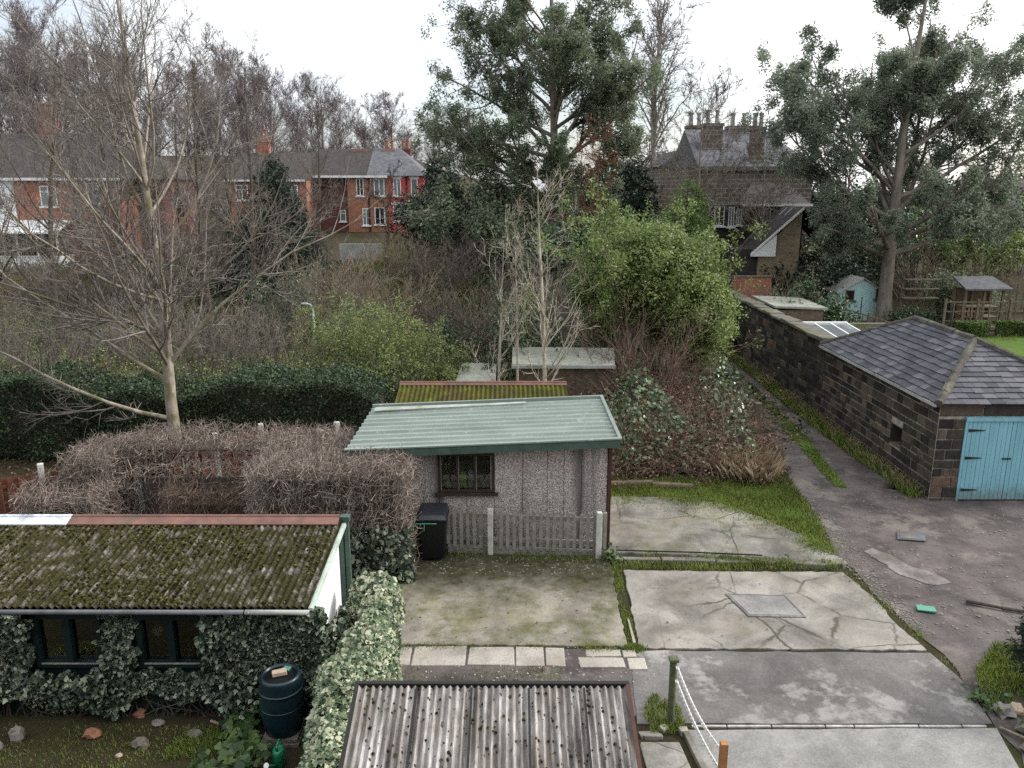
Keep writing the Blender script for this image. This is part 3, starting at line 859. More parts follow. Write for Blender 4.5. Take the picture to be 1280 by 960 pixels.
# pale worn concrete in the lane, wet sky sheen painted into its grey, drain cover
for k, poly in enumerate(([(7.25, 15.2), (7.5, 15.35), (7.75, 15.0), (7.85, 14.6), (8.2, 14.25), (8.35, 13.85), (8.0, 13.75), (7.75, 13.95), (7.5, 14.2), (7.45, 14.6)],)):
    zz = .026 + .004 * k
    sheet('worn_sheen_patch', ragged(ragged(poly, .16, .035, 20 + k), .07, .012, 40 + k), 0.0, zz, 'pale_sheen')
c = thing('drain_cover', 'square metal drain cover set in the lane near the stone garage', 'drain cover', (8.55, 15.9, .03))
MB().prism([(8.2, 15.75), (8.75, 15.65), (8.95, 16.05), (8.4, 16.18)], .03, .052).build('frame', 'slate_plain', c, bevel=.006)
MB().prism([(8.27, 15.79), (8.6, 15.73), (8.72, 16.06), (8.42, 16.12)], .052, .062).build('plate', 'pale_sheen', c, bevel=.004)
c = thing('inspection_cover', 'large sunken rectangular inspection cover in the cracked concrete slab', 'cover', (4.55, 12.9, .05))
MB().prism([(3.92, 13.38), (5.0, 13.32), (5.12, 12.55), (4.12, 12.58)], .03, .056).build('frame', 'tarmac', c, bevel=.006)
MB().prism([(3.98, 13.33), (4.96, 13.27), (5.06, 12.60), (4.16, 12.63)], .056, .061).build('plate', 'drive_near', c, bevel=.003)
for xx, yy, LL in ((5.0, 13.0, 2.),): pass
# grass verges, lawns
sheet('lawn', ragged([(19.5, 31.5), (27, 31.5), (27, 36.2), (20.4, 36.2)], .8, .06, 9), .1, H(22, 36) + .05, 'turf')
LP = [(gx(485, 50, 2.9), 47.5), (gx(560, 50, 2.9), 47.5), (gx(610, 53, 2.9), 49), (gx(560, 56, 2.9), 57), (gx(490, 56, 2.9), 57)]
sheet('lawn', ragged(LP, .8, .1, 10), 2.0, 3.02, 'turf')

# ================================================================ CORRUGATED SHEETS
def corrugated(A, W, L, pitch, amp, th, kind='sine', nl=6, sag=0., jit=0., seed=0):
    A, W, L = map(Vector, (A, W, L)); w = W.length; nrmv = W.cross(L).normalized()
    if nrmv.z < 0: nrmv = -nrmv
    k = int(round(w / pitch)); pts = []
    for i in range(k):
        if kind == 'sine':
            pts += [((i + q / 6) / k, amp * math.cos(2 * math.pi * q / 6)) for q in range(6)]
        else:
            pts += [((i + q) / k, z) for q, z in ((0, amp), (.18, amp), (.30, -amp), (.88, -amp), (.999, amp))]
    pts.append((1., amp)); r = random.Random(seed)
    V = []; n_ = len(pts)
    for side in (0, 1):
        for j in range(nl + 1):
            t = j / nl
            for s_, z in pts:
                o = z - side * th - sag * math.sin(math.pi * t) + (jit * (r.random() - .5) if not side else 0)
                V.append(A + W * s_ + L * t + nrmv * o)
    F = []; off = n_ * (nl + 1)
    for j in range(nl):
        for i in range(n_ - 1):
            a = j * n_ + i; F.append((a, a + 1, a + n_ + 1, a + n_)); b = a + off; F.append((b, b + n_, b + n_ + 1, b + 1))
    for i in range(n_ - 1):
        F.append((i, i + off, i + off + 1, i + 1)); a = nl * n_ + i; F.append((a, a + 1, a + 1 + off, a + off))
    for j in range(nl):
        a = j * n_; F.append((a, a + n_, a + n_ + off, a + off)); a += n_ - 1; F.append((a, a + off, a + n_ + off, a + n_))
    m = MB(); m.add(V, F); return m


# ================================================================ LEFT SHED
sh = thing('garden_shed', 'ivy clad shed with mossy corrugated roof, white gable and green barge boards', 'shed', (-6, 11, 0))
Y0, Y1, ZF, ZB, XR, XL = 10.0, 12.2, 1.74, 1.98, -2.84, -9.2
m = MB()
WINS = [(-6.66, -5.70, .78, 1.62), (-5.22, -4.27, .78, 1.60)]
xs_ = [XL, -6.66, -5.70, -5.22, -4.27, XR]
m.box(XL, XR, Y0, Y0 + .1, 0, .78); m.box(XL, XR, Y0, Y0 + .1, 1.62, ZF)
for a, b in ((XL, -6.66), (-5.70, -5.22), (-4.27, XR)): m.box(a, b, Y0, Y0 + .1, .78, 1.62)
m.box(XL, XR - .1, Y1 - .1, Y1, 0, ZB); m.box(XL, XL + .1, Y0 + .1, Y1 - .1, 0, ZF)
m.build('wall', 'teal_dark', sh)
m = MB(); m.add([(XR - .1, Y0 + .1, 0), (XR, Y0 + .1, 0), (XR, Y1, 0), (XR - .1, Y1, 0), (XR - .1, Y0 + .1, ZF), (XR, Y0 + .1, ZF), (XR, Y1, ZB), (XR - .1, Y1, ZB)], [(0, 3, 2, 1), (4, 5, 6, 7), (0, 1, 5, 4), (1, 2, 6, 5), (2, 3, 7, 6), (3, 0, 4, 7)])
m.build('gable', 'white_render', sh)
MB().box(XL + .1, XR - .1, Y0 + .1, Y1 - .1, 0, .04).build('floor', 'dark_inside', sh)
RA = (-9.4, 9.78, 1.80); RL = Vector((0, 2.3, .245))
corrugated(RA, (6.66, 0, 0), tuple(RL), .098, .022, .01, nl=14, jit=.010, seed=3).build('roof', 'asbestos_mossy', sh)
# moss cushions
rng = np.random.default_rng(4); m = MB()
for i in range(6000):
    x = rng.uniform(-8.6, -2.82); t = rng.uniform(0.01, .97)
    if math.sin(x * 2.1) + math.sin(x * 5.3 + t * 7) + math.sin(t * 9 + x) + rng.uniform(-1.6, 1.6) < .1: continue
    r = rng.uniform(.008, .023)
    m.blob((x, 9.78 + 2.3 * t, 1.80 + .245 * t + .012), r, (1.1, 1.2, .7), .35, 5, 3)
stuff(m.build('moss', 'moss_clump', sh))
# ridge capping at the back
for x0, x1, mt in ((-9.4, -7.16, 'ridge_white'), (-7.14, -2.8, 'ridge_red')):
    m = MB(); m.poly3([(x0, 11.93, 2.062), (x1, 11.93, 2.062), (x1, 12.1, 2.112), (x0, 12.1, 2.112)], .02)
    m.tube((x0, 12.14, 2.10), (x1, 12.14, 2.10), .04, n_=10); m.build('ridge_cap', mt, sh)
m = MB().tube((-9.4, 9.75, 1.745), (-3.62, 9.75, 1.74), .034, n_=10); m.build('gutter', 'slate_plain', sh, smooth=True)
m = MB().tube((-3.6, 9.75, 1.74), (-2.74, 9.75, 1.735), .036, n_=10); m.build('gutter_end', 'felt_grey', sh, smooth=True)
m = MB(); m.poly3([(-2.76, 9.80, 1.775), (-2.70, 9.80, 1.775), (-2.70, 12.12, 2.022), (-2.76, 12.12, 2.022)], .075); m.build('barge_board', 'barge_pale', sh)
m = MB(); m.box(-2.80, -2.64, 12.08, 12.22, 2.03, 2.12); m.build('beam', 'green_paint', sh, bevel=.008)
MB().box(-2.83, -2.76, 12.10, 12.2, 0, 2.0).box(-2.745, -2.67, 12.12, 12.21, 0, 2.03).build('corner_post', 'green_paint', sh, bevel=.008)
for k, (a, b, z0, z1) in enumerate(WINS):
    f = MB(); y = Y0 - .05
    f.box(a, b, y, Y0 + .09, z1 - .10, z1 + .06).box(a, b, y, Y0 + .09, z0 - .02, z0 + .07)
    f.box(a, a + .08, y + .003, Y0 + .09, z0 + .07, z1 - .10).box(b - .08, b, y + .003, Y0 + .09, z0 + .07, z1 - .10)
    mid = (a + b) / 2; f.box(mid - .05, mid + .05, y + .003, Y0 + .09, z0 + .07, z1 - .10)
    w_ = f.build('window', 'teal_dark', sh, bevel=.006)
    MB().box(a + .08, mid - .05, Y0 + .03, Y0 + .036, z0 + .07, z1 - .1).box(mid + .05, b - .08, Y0 + .03, Y0 + .036, z0 + .07, z1 - .1).build('pane', 'pane_clear', w_)
    s_ = MB(); s_.box(a + .08, b - .08, y - .02, y, z0 + .05, z0 + .065); s_.build('bead', 'picket_grey', w_)
ln = thing('paper_lantern', 'round pale paper lantern hanging inside the right shed window', 'lantern', (-4.93, 10.4, 1.18))
m = MB(); m.lathe([(.01, -.075)] + [(.075 * math.sin(math.pi * k / 12), -.075 * math.cos(math.pi * k / 12)) for k in range(1, 12)] + [(.01, .075)], (-5.08, 10.3, 1.13), 20); m.build('globe', 'lantern_paper', ln, smooth=True)
MB().tube((-5.08, 10.3, 1.205), (-5.08, 10.3, 1.72), .005, n_=5).build('cord', 'chain_white', ln)
m = MB(); m.box(-5.3, -5.25, 10.62, 10.66, .5, 1.7).box(-4.98, -4.93, 10.62, 10.66, .5, 1.7).box(-5.25, -4.98, 10.62, 10.66, .92, .96)
tag(m.build('wooden_frame', 'planed_wood', loc=(-4.9, 10.64, .04)), 'plain wooden frame leaning inside the shed behind the lantern', 'frame')

# ivy on the shed
def ivy_on_shed():
    rng = np.random.default_rng(21)
    t = thing('ivy', 'dark green ivy covering the front wall of the mossy shed', 'ivy', (-5.5, 9.95, 0))
    N = 24000
    x = rng.uniform(-9.0, -2.55, N); z = rng.uniform(.10, 1.74, N) ** 1.0
    bul = .10 + .09 * np.sin(x * 3.1 + z * 2) + .07 * np.sin(z * 5.3 - x * 1.7) + .07 * (1.7 - z)
    y = 9.97 - np.maximum(.02, bul) * rng.uniform(.25, 1., N)
    ok = np.ones(N, bool)
    for a, b, z0, z1 in WINS:
        e = .05 * np.sin(z * 14) + .04 * np.sin(z * 31 + a)
        ok &= ~((x > a - .02 + e) & (x < b + .0 + e) & (z > z0 - .06 + .05 * np.sin(x * 17)))
    ok &= ~((z < .22 + .12 * np.sin(x * 2.3) + .1 * np.sin(x * 7.)))
    P = np.stack([x, y, z], 1)[ok]
    # round the right corner under the gable
    K = 3600; y2 = rng.uniform(9.6, 12.0, K); z2 = rng.uniform(.05, .85, K) + .12 * np.sin(y2 * 3)
    x2 = XR + .03 + rng.uniform(0, .38, K) * (1.2 - z2 * .6) + .08 * np.sin(y2 * 4)
    P2 = np.stack([x2, y2, z2 - .12], 1)
    F = Geo(); F.add(*ivy_leaves(P, (0, -1, .45), .068, rng, .6)); F.add(*ivy_leaves(P2, (.8, -.35, .5), .068, rng, .6))
    F.obj('foliage', 'ivy', t)
    G = Geo(); k = 160; S = np.stack([rng.uniform(-8.8, -2.9, k), np.full(k, 9.93), np.full(k, 0.)], 1)
    Q = march(S, nrm(np.stack([rng.normal(0, .3, k), np.full(k, .03), np.ones(k)], 1)), rng.uniform(.4, 1.5, k), 6, .15, .05, rng); Q[:, :, 1] = np.clip(Q[:, :, 1], 9.80, 9.98); okq = ~(((Q[:, -1, 0] > -6.8) & (Q[:, -1, 0] < -5.6)) | ((Q[:, -1, 0] > -5.35) & (Q[:, -1, 0] < -4.15))); Q[~okq, :, 2] *= .4
    G.add(*tubes(Q, taper(rng.uniform(.006, .014, k), 6), 4)); G.obj('stems', 'bark_dark', t)


ivy_on_shed()

# ivy covered wall beside the shed
def ivy_wall():
    rng = np.random.default_rng(22)
    t = thing('ivy_wall', 'low wall smothered in pale variegated ivy beside the slab', 'wall', (-2.1, 9.3, 0))
    MB().box(-2.32, -2.05, 6.6, 11.55, 0, .95).build('wall', 'rock', t)
    N = 20000; y = rng.uniform(6.4, 11.75, N); a = rng.uniform(-.25, 1.25, N) * math.pi
    cx = -2.17 + .06 * np.sin(y * 1.9) + .02 * (11 - y) * .6; bul = .34 + .06 * np.sin(y * 2.6 + 1) + .05 * np.sin(y * 6.1)
    top = .86 + .12 * np.sin(y * 2.2 + .5) + .06 * np.sin(y * 5.)
    x = cx + bul * np.cos(a) * rng.uniform(.85, 1.08, N); z = top + np.where(np.sin(a) > 0, np.sin(a) * .30, 0) * rng.uniform(.8, 1.1, N)
    side = rng.uniform(0, 1, N) < .45
    z = np.where(side, rng.uniform(.0, 1., N) * top, z); sg = np.where(rng.uniform(0, 1, N) < .5, -1, 1)
    x = np.where(side, cx + sg * bul * rng.uniform(.9, 1.1, N) * (1. + .12 * np.sin(z * 6 + y * 3)), x)
    face = np.stack([np.where(side, sg * .9, np.cos(a) * .7), np.full(N, -.3), np.where(side, .35, .9)], 1)
    F = Geo(); F.add(*ivy_leaves(np.stack([x, y, z], 1), face, .06, rng, .6, .6)); F.obj('foliage', 'ivy_variegated', t)


ivy_wall()

# water butt, brick, can
wb = thing('water_butt', 'dark blue plastic water butt standing against the ivy', 'water butt', (-3.12, 9.52, .12))
prof = [(.235, .0), (.245, .02), (.265, .12)]
for k in range(13):
    z = .14 + .05 * k; prof.append((.268 + .022 * math.sin(math.pi * k / 12), z))
prof += [(.272, .80), (.262, .83), (.24, .845), (.225, .84), (.222, .80)]
for z in (.34, .60):
    for i, (r_, zz) in enumerate(prof):
        pass
m = MB().lathe(prof, (-3.12, 9.52, .12), 40); m.build('barrel', 'barrel_blue', wb, smooth=True)
for z in (.40, .64): MB().lathe([(.283, z - .014), (.297, z - .006), (.297, z + .006), (.283, z + .014)], (-3.12, 9.52, .12), 40).build('hoop', 'barrel_blue', wb, smooth=True)
MB().lathe([(.0, .80), (.215, .80), (.218, .815), (.0, .822)], (-3.12, 9.52, .12), 32).build('lid', 'bin_black', wb)
MB().box(-3.38, -2.86, 9.26, 9.78, 0, .06).box(-3.36, -2.88, 9.28, 9.76, .06, .12).build('stand', 'rock', wb, bevel=.01)
tag(MB().box(-3.22, -3.03, 9.46, 9.56, .945, 1.01, .35, jit=.006).build('brick', 'sand_brick', loc=(-3.12, 9.5, .945), bevel=.008), 'buff brick lying on the lid of the water butt', 'brick')
tag(MB().prism([(-3.13, 9.63), (-3.03, 9.60), (-3.01, 9.68), (-3.1, 9.71)], .942, .958).build('plastic_scrap', 'green_plastic', loc=(-3.08, 9.66, .942)), 'scrap of pale plastic on the water butt lid', 'litter')
wc = thing('watering_can', 'bright green plastic watering can on the ground by the plants', 'watering can', (-3.02, 8.92, 0))
m = MB().lathe([(.085, 0), (.10, .02), (.10, .2), (.09, .26), (.05, .275), (.045, .265)], (-3.02, 8.92, 0.0), 24, .75, 1.1); m.build('body', 'can_green', wc, smooth=True)
MB().tube((-3.02, 8.84, .06), (-3.07, 8.62, .25), .022, .014, 10).build('spout', 'can_green', wc, smooth=True)
MB().tube((-3.07, 8.62, .25), (-3.078, 8.59, .275), .02, .036, 12).build('rose', 'white_paint', wc)
m = MB(); pts = [(-3.02, 8.86, .27), (-3.02, 8.88, .34), (-3.02, 8.96, .36), (-3.02, 9.04, .3), (-3.02, 9.03, .18)]
for a, b in zip(pts, pts[1:]): m.tube(a, b, .014, n_=8)
m.build('handle', 'can_green', wc, smooth=True)
rk = random.Random(9)
for x, y, r, mt, lab in ((-6.75, 9.45, .09, 'rubble', 'pale upright stone at the left end of the ivy bed'), (-6.9, 9.25, .07, 'rubble', 'pale rounded stone in front of the upright stone'), (-5.75, 9.5, .10, 'terracotta', 'reddish flat stone below the left shed window'), (-4.95, 9.75, .07, 'rubble', 'pale grey rock below the ivy between the shed windows'), (-5.0, 9.3, .10, 'rock', 'grey rock in the mossy bed below the right window'), (-4.35, 9.5, .09, 'rock', 'dull rock beside the green weeds'), (-5.3, 9.95, .08, 'terracotta', 'broken terracotta pot under the ivy'), (-3.75, 9.6, .10, 'terracotta', 'orange terracotta pot shard by the big leaves'), (-5.2, 9.1, .04, 'sand_brick', 'small sandy pebble in the mossy bed')):
    m = MB().blob((x, y, r * .4), r, (1.2, .9, 1.6 if 'upright' in lab else .7), .25, 9, 6); tag(m.build('stone' if 'pot' not in lab else 'pot_shard', mt, loc=(x, y, 0), smooth=False), lab, 'stone' if 'pot' not in lab else 'pot')
m = MB()
for a, b in (((-4.2, 9.72, .08), (-3.95, 9.62, .07)), ((-3.95, 9.62, .07), (-3.75, 9.68, .05))): m.tube(a, b, .02, .016, 6)
tag(m.build('stick', 'twig_tan', loc=(-4, 9.66, .05)), 'bare stick lying under the ivy near the barrel', 'stick')

# ================================================================ NEAR GARAGE ROOF
ng = thing('near_garage', 'low garage with weathered grey corrugated asbestos roof nearest the camera', 'garage', (-.2, 6, 0))
nz1, nz0, ny1, ny0 = 2.36, 1.62, 7.2, 4.9
MB().box(-1.42, 1.02, ny0 + .1, ny1 - .12, 0, nz0 - .08).build('wall', 'pebbledash', ng)
corrugated((-1.56, ny0, nz0), (2.72, 0, 0), (0, ny1 - ny0, nz1 - nz0), .072, .019, .008, nl=10, jit=.004, seed=5).build('roof', 'asbestos_grey', ng)
m = MB(); m.box(-1.6, 1.2, ny1 - .01, ny1 + .045, nz1 - .10, nz1 + .035); m.build('fascia', 'iron', ng, bevel=.008)
for s_, x in ((-1, -1.60), (1, 1.16)):
    m = MB(); m.poly3([(x, ny0, nz0 + .035), (x + .04, ny0, nz0 + .035), (x + .04, ny1 - .012, nz1 + .031), (x, ny1 - .012, nz1 + .031)], .13); m.build('barge_board', 'brown_trim' if s_ > 0 else 'iron', ng)
m = MB()
rng = np.random.default_rng(6)
for x in (-.98, -.42, .16, .72):
    mm = MB(); mm.poly3([(x, ny0 + .02, nz0 + .026), (x + .022, ny0 + .02, nz0 + .026), (x + .022, ny1 - .05, nz1 + .02), (x, ny1 - .05, nz1 + .02)], .03); mm.build('sheet_lap', 'iron', ng)
for i in range(620):
    x = rng.uniform(-1.5, 1.1); t = rng.uniform(.05, .99) ** .8; r = rng.uniform(.005, .017)
    m.blob((x, ny0 + (ny1 - ny0) * t, nz0 + (nz1 - nz0) * t + .004), r, (1, 1.2, .8), .3, 5, 3)
stuff(m.build('moss', 'moss_clump', ng))

# ================================================================ MIDDLE GARAGE
mg = thing('pebbledash_garage', 'pebbledash panel garage with green metal roof and brown window', 'garage', (-.6, 15.4, 0))
gx0, gx1, gy0, gy1 = -3.1, 1.98, 15.42, 18.15
sl = lambda x: 2.46 + (x - 2.1) * .042
m = MB(); wx0, wx1, wz0, wz1 = -1.50, -.36, 1.24, 2.08
pan = [gx0, -2.6, -2.05, -1.5, -.93, -.36, .22, .72, 1.06, 1.42, 1.95]
for a, b in zip(pan, pan[1:]):
    zt = sl((a + b) / 2) - .13
    if a >= wx0 - .01 and b <= wx1 + .01: m.box(a + .004, b - .004, gy0, gy0 + .08, 0, wz0); m.box(a, b, gy0 + .01, gy0 + .08, wz1, zt)
    else: m.box(a + .004, b - .004, gy0, gy0 + .08, 0, zt)
m.box(gx0, gx0 + .08, gy0 + .08, gy1, 0, 2.0); m.box(gx1 - .08, gx1, gy0 + .08, gy1, 0, 2.3); m.box(gx0 + .08, gx1 - .08, gy1 - .08, gy1, 0, 2.05)
m.build('wall', 'pebbledash', mg, bevel=.006)
MB().box(gx0 + .1, gx1 - .1, gy0 + 1.2, gy0 + 1.23, 0, 2.0).build('curtain', 'old_wood', mg)
A = Vector((-3.32, 15.08, sl(-3.32) + .0)); 
rf = corrugated((-3.32, 15.08, sl(-3.32)), (0, 3.42, -.02), (5.46, 0, .229), .31, .022, .008, 'trap', nl=8).build('roof', 'green_sheet', mg)
m = MB(); m.poly3([(-3.32, 15.065, sl(-3.32) + .0), (2.14, 15.065, sl(2.14) + .0), (2.14, 15.065, sl(2.14) - .15), (-3.32, 15.065, sl(-3.32) - .15)], .02, (0, 1, 0)); m.build('fascia', 'green_paint', mg)
m = MB(); m.poly3([(-3.32, 15.05, sl(-3.32) + .045), (2.17, 15.05, sl(2.17) + .045), (2.17, 15.14, sl(2.17) + .05), (-3.32, 15.14, sl(-3.32) + .05)], .03); m.poly3([(2.10, 15.14, sl(2.1) + .052), (2.17, 15.14, sl(2.17) + .052), (2.17, 18.52, sl(2.17) + .03), (2.10, 18.52, sl(2.1) + .03)], .1)
m.poly3([(-3.34, 18.46, sl(-3.34) + .03), (2.17, 18.46, sl(2.17) + .03), (2.17, 18.54, sl(2.17) + .03), (-3.34, 18.54, sl(-3.34) + .03)], .1); m.build('flashing', 'green_sheet', mg)
m = MB(); m.poly3([(-3.2, 17.85, sl(-3.2) + .055), (-.6, 17.95, sl(-.6) + .05), (.35, 18.02, sl(.35) + .05), (.3, 18.14, sl(.3) + .05), (-.6, 18.12, sl(-.6) + .05), (-3.2, 18.15, sl(-3.2) + .055)], .012); m.build('felt_strip', 'felt_grey', mg)
MB().box(1.955, 2.03, gy0 - .03, gy0 + .1, 0, sl(2) - .15).build('corner_trim', 'brown_trim', mg, bevel=.006)
f = MB(); y = gy0 - .03
f.box(wx0, wx1, y, gy0 + .07, wz1 - .05, wz1 + .02).box(wx0, wx1, y, gy0 + .07, wz0, wz0 + .06)
for a in (wx0, wx0 + .36, wx0 + .72, wx1 - .06): f.box(a, a + .05, y + .003, gy0 + .07, wz0 + .06, wz1 - .05)
f.box(wx0 - .08, wx1 + .08, y - .05, gy0 - .002, wz0 - .06, wz0 - .004)
w_ = f.build('window', 'window_brown', mg, bevel=.005)
MB().box(wx0 + .05, wx1 - .05, gy0 + .03, gy0 + .036, wz0 + .06, wz1 - .05).build('pane', 'pane_clear', w_)
b_ = MB()
for a in (wx0 + .05, wx0 + .41, wx0 + .77, wx1 - .075): b_.box(a, a + .012, y - .004, y + .004, wz0 + .06, wz1 - .05)
b_.build('bead', 'picket_grey', w_)
MB().box(wx0 - .1, wx1 + .1, gy0 + .1, gy0 + .45, wz0 - .02, wz0 + .01).build('shelf', 'old_wood', mg)
for x, w2, h2, mt, nm, lab in ((-1.33, .14, .14, 'blue_grey_stuff', 'tub', 'pale blue tub behind the left pane of the garage window'), (-1.02, .16, .32, 'lime_stuff', 'bag', 'lime green bag behind the middle pane of the garage window'), (-.86, .12, .38, 'blue_grey_stuff', 'bag', 'tall bluish bag leaning behind the middle pane of the garage window'), (-.56, .2, .2, 'felt_grey', 'bucket', 'grey bucket behind the right pane of the garage window')):
    m = MB().lathe([(w2 * .42, 0), (w2 * .5, h2 * .5), (w2 * .46, h2 * .85), (w2 * .2, h2)], (x, gy0 + .28, wz0 + .012), 12)
    tag(m.build(nm, mt, loc=(x, gy0 + .28, wz0 + .012)), lab, nm)

# picket fence
pf = thing('picket_fence', 'weathered grey low picket fence with white concrete posts before the pebbledash garage', 'fence', (.3, 15.1, 0))
def fy(x): return 15.22 - .085 * (x + 1.65)
for x in (-.44, 1.74):
    MB().box(x - .055, x + .055, fy(x) - .12, fy(x) - .01, -.05, 1.03).build('post', 'concrete_post', pf, bevel=.012)
MB().box(1.83, 1.90, fy(1.85) - .04, fy(1.85) + .03, 0, 1.0).build('end_post', 'picket_grey', pf, bevel=.006)
for x0, x1 in ((-2.3, -.5), (-.38, 1.68)):
    for z in (.36, .86):
        m = MB(); m.poly3([(x0, fy(x0) + .03, z), (x1, fy(x1) + .03, z), (x1, fy(x1) + .07, z), (x0, fy(x0) + .07, z)], .08); m.build('rail', 'picket_grey', pf)
    m = MB(); m.poly3([(x0, fy(x0) + .02, .17), (x1, fy(x1) + .02, .17), (x1, fy(x1) + .06, .17), (x0, fy(x0) + .06, .17)], .2); m.build('gravel_board', 'picket_grey', pf)
x = -2.25
while x < 1.68:
    if abs(x + .44) > .1:
        hh = .93 + random.uniform(-.03, .03)
        m = MB(); a = random.uniform(-.008, .008)
        m.add([(x - .035, fy(x), .12), (x + .035, fy(x), .12), (x + .035 + a, fy(x), hh), (x + a, fy(x), hh + .045), (x - .035 + a, fy(x), hh), (x - .035, fy(x) + .022, .12), (x + .035, fy(x) + .022, .12), (x + .035 + a, fy(x) + .022, hh), (x + a, fy(x) + .022, hh + .045), (x - .035 + a, fy(x) + .022, hh)],
              [(0, 1, 2, 3, 4), (9, 8, 7, 6, 5), (0, 5, 6, 1), (1, 6, 7, 2), (2, 7, 8, 3), (3, 8, 9, 4), (4, 9, 5, 0)])
        m.build('picket', 'picket_grey', pf)
    x += .135

# wheelie bin
wb = thing('wheelie_bin', 'black wheelie bin with a green string beside the hedge', 'bin', (-1.58, 14.95, .045))
bx, by = -1.58, 14.95
m = MB(); m.add([(bx - .23, by - .26, .1), (bx + .23, by - .26, .1), (bx + .22, by + .2, .1), (bx - .22, by + .2, .1), (bx - .285, by - .33, .95), (bx + .285, by - .33, .95), (bx + .285, by + .3, .95), (bx - .285, by + .3, .95)], [(0, 3, 2, 1), (4, 5, 6, 7), (0, 1, 5, 4), (1, 2, 6, 5), (2, 3, 7, 6), (3, 0, 4, 7)])
m.build('body', 'bin_black', wb, bevel=.03)
MB().box(bx - .305, bx + .305, by - .35, by + .32, .93, .965).build('rim', 'bin_black', wb, bevel=.012)
m = MB(); m.add([(bx - .3, by - .37, .97), (bx + .3, by - .37, .97), (bx + .3, by + .33, .97), (bx - .3, by + .33, .97), (bx - .25, by - .26, 1.035), (bx + .25, by - .26, 1.035), (bx + .26, by + .28, 1.09), (bx - .26, by + .28, 1.09)], [(0, 3, 2, 1), (4, 5, 6, 7), (0, 1, 5, 4), (1, 2, 6, 5), (2, 3, 7, 6), (3, 0, 4, 7)])
ld = m.build('lid', 'bin_lid', wb, bevel=.02)
MB().tube((bx - .13, by - .39, .985), (bx + .13, by - .39, .985), .014, n_=8).build('handle', 'bin_black', ld)
MB().tube((bx - .24, by + .36, 1.0), (bx + .24, by + .36, 1.0), .018, n_=8).build('bar', 'bin_black', wb)
for s_ in (-1, 1):
    MB().tube((bx + s_ * .22, by + .22, .1), (bx + s_ * .27, by + .22, .1), .1, n_=18).build('wheel', 'bin_black', wb, bevel=.008)
m = MB(); pts = [(bx - .34, by - .30, .84), (bx - .305, by - .36, .90), (bx - .1, by - .362, .905), (bx + .1, by - .362, .90)]
for a, b in zip(pts, pts[1:]): m.tube(a, b, .009, n_=6)
m.tube((bx - .14, by - .365, .905), (bx - .15, by - .37, .75), .008, n_=6); m.build('string', 'string_green', wb)

# ================================================================ SHEDS BEHIND
ms = thing('mossy_garage', 'old garage with a bright yellow mossy corrugated roof and rusty ridge', 'garage', (-.8, 20.5, -.1))
MB().box(-2.85, 1.35, 19.2, 21.3, -.2, 1.72).build('wall', 'pebbledash', ms)
corrugated((-3.0, 19.05, 1.78), (4.45, 0, 0), (0, 1.85, .40), .125, .026, .01, nl=8, jit=.008, seed=8).build('roof', 'asbestos_yellow_moss', ms)
MB().tube((-3.02, 20.93, 2.2), (-1.32, 20.93, 2.2), .05, n_=10).tube((-1.30, 20.93, 2.2), (1.47, 20.93, 2.2), .055, n_=10).poly3([(-3.02, 20.80, 2.185), (1.47, 20.80, 2.185), (1.47, 20.93, 2.22), (-3.02, 20.93, 2.22)], .03).build('ridge_cap', 'ridge_red', ms)
fs = thing('flat_roof_shed', 'dark timber shed with a pale grey felt flat roof among the trees', 'shed', (1.6, 25, 0))
MB().box(.12, 3.2, 24.1, 26.0, -.1, 1.92).build('wall', 'old_wood', fs)
m = MB(); m.poly3([(0, 23.95, 2.05), (3.15, 23.95, 2.02), (3.4, 26.1, 2.14), (0.02, 26.1, 2.18)], .06); m.build('roof', 'felt_green', fs)
MB().box(-.02, 3.18, 23.9, 23.945, 1.93, 2.03).build('fascia', 'felt_grey', fs)
s2 = thing('small_shed', 'little shed with a brown green felt roof beside the saplings', 'shed', (-1.1, 24.5, 0))
MB().box(-1.6, -.55, 24.05, 25.2, -.1, 1.48).build('wall', 'old_wood', s2)
m = MB(); m.poly3([(-1.75, 23.9, 1.52), (-.5, 23.9, 1.52), (-.5, 25.3, 1.80), (-1.6, 25.3, 1.80)], .06); m.build('roof', 'felt_green', s2)

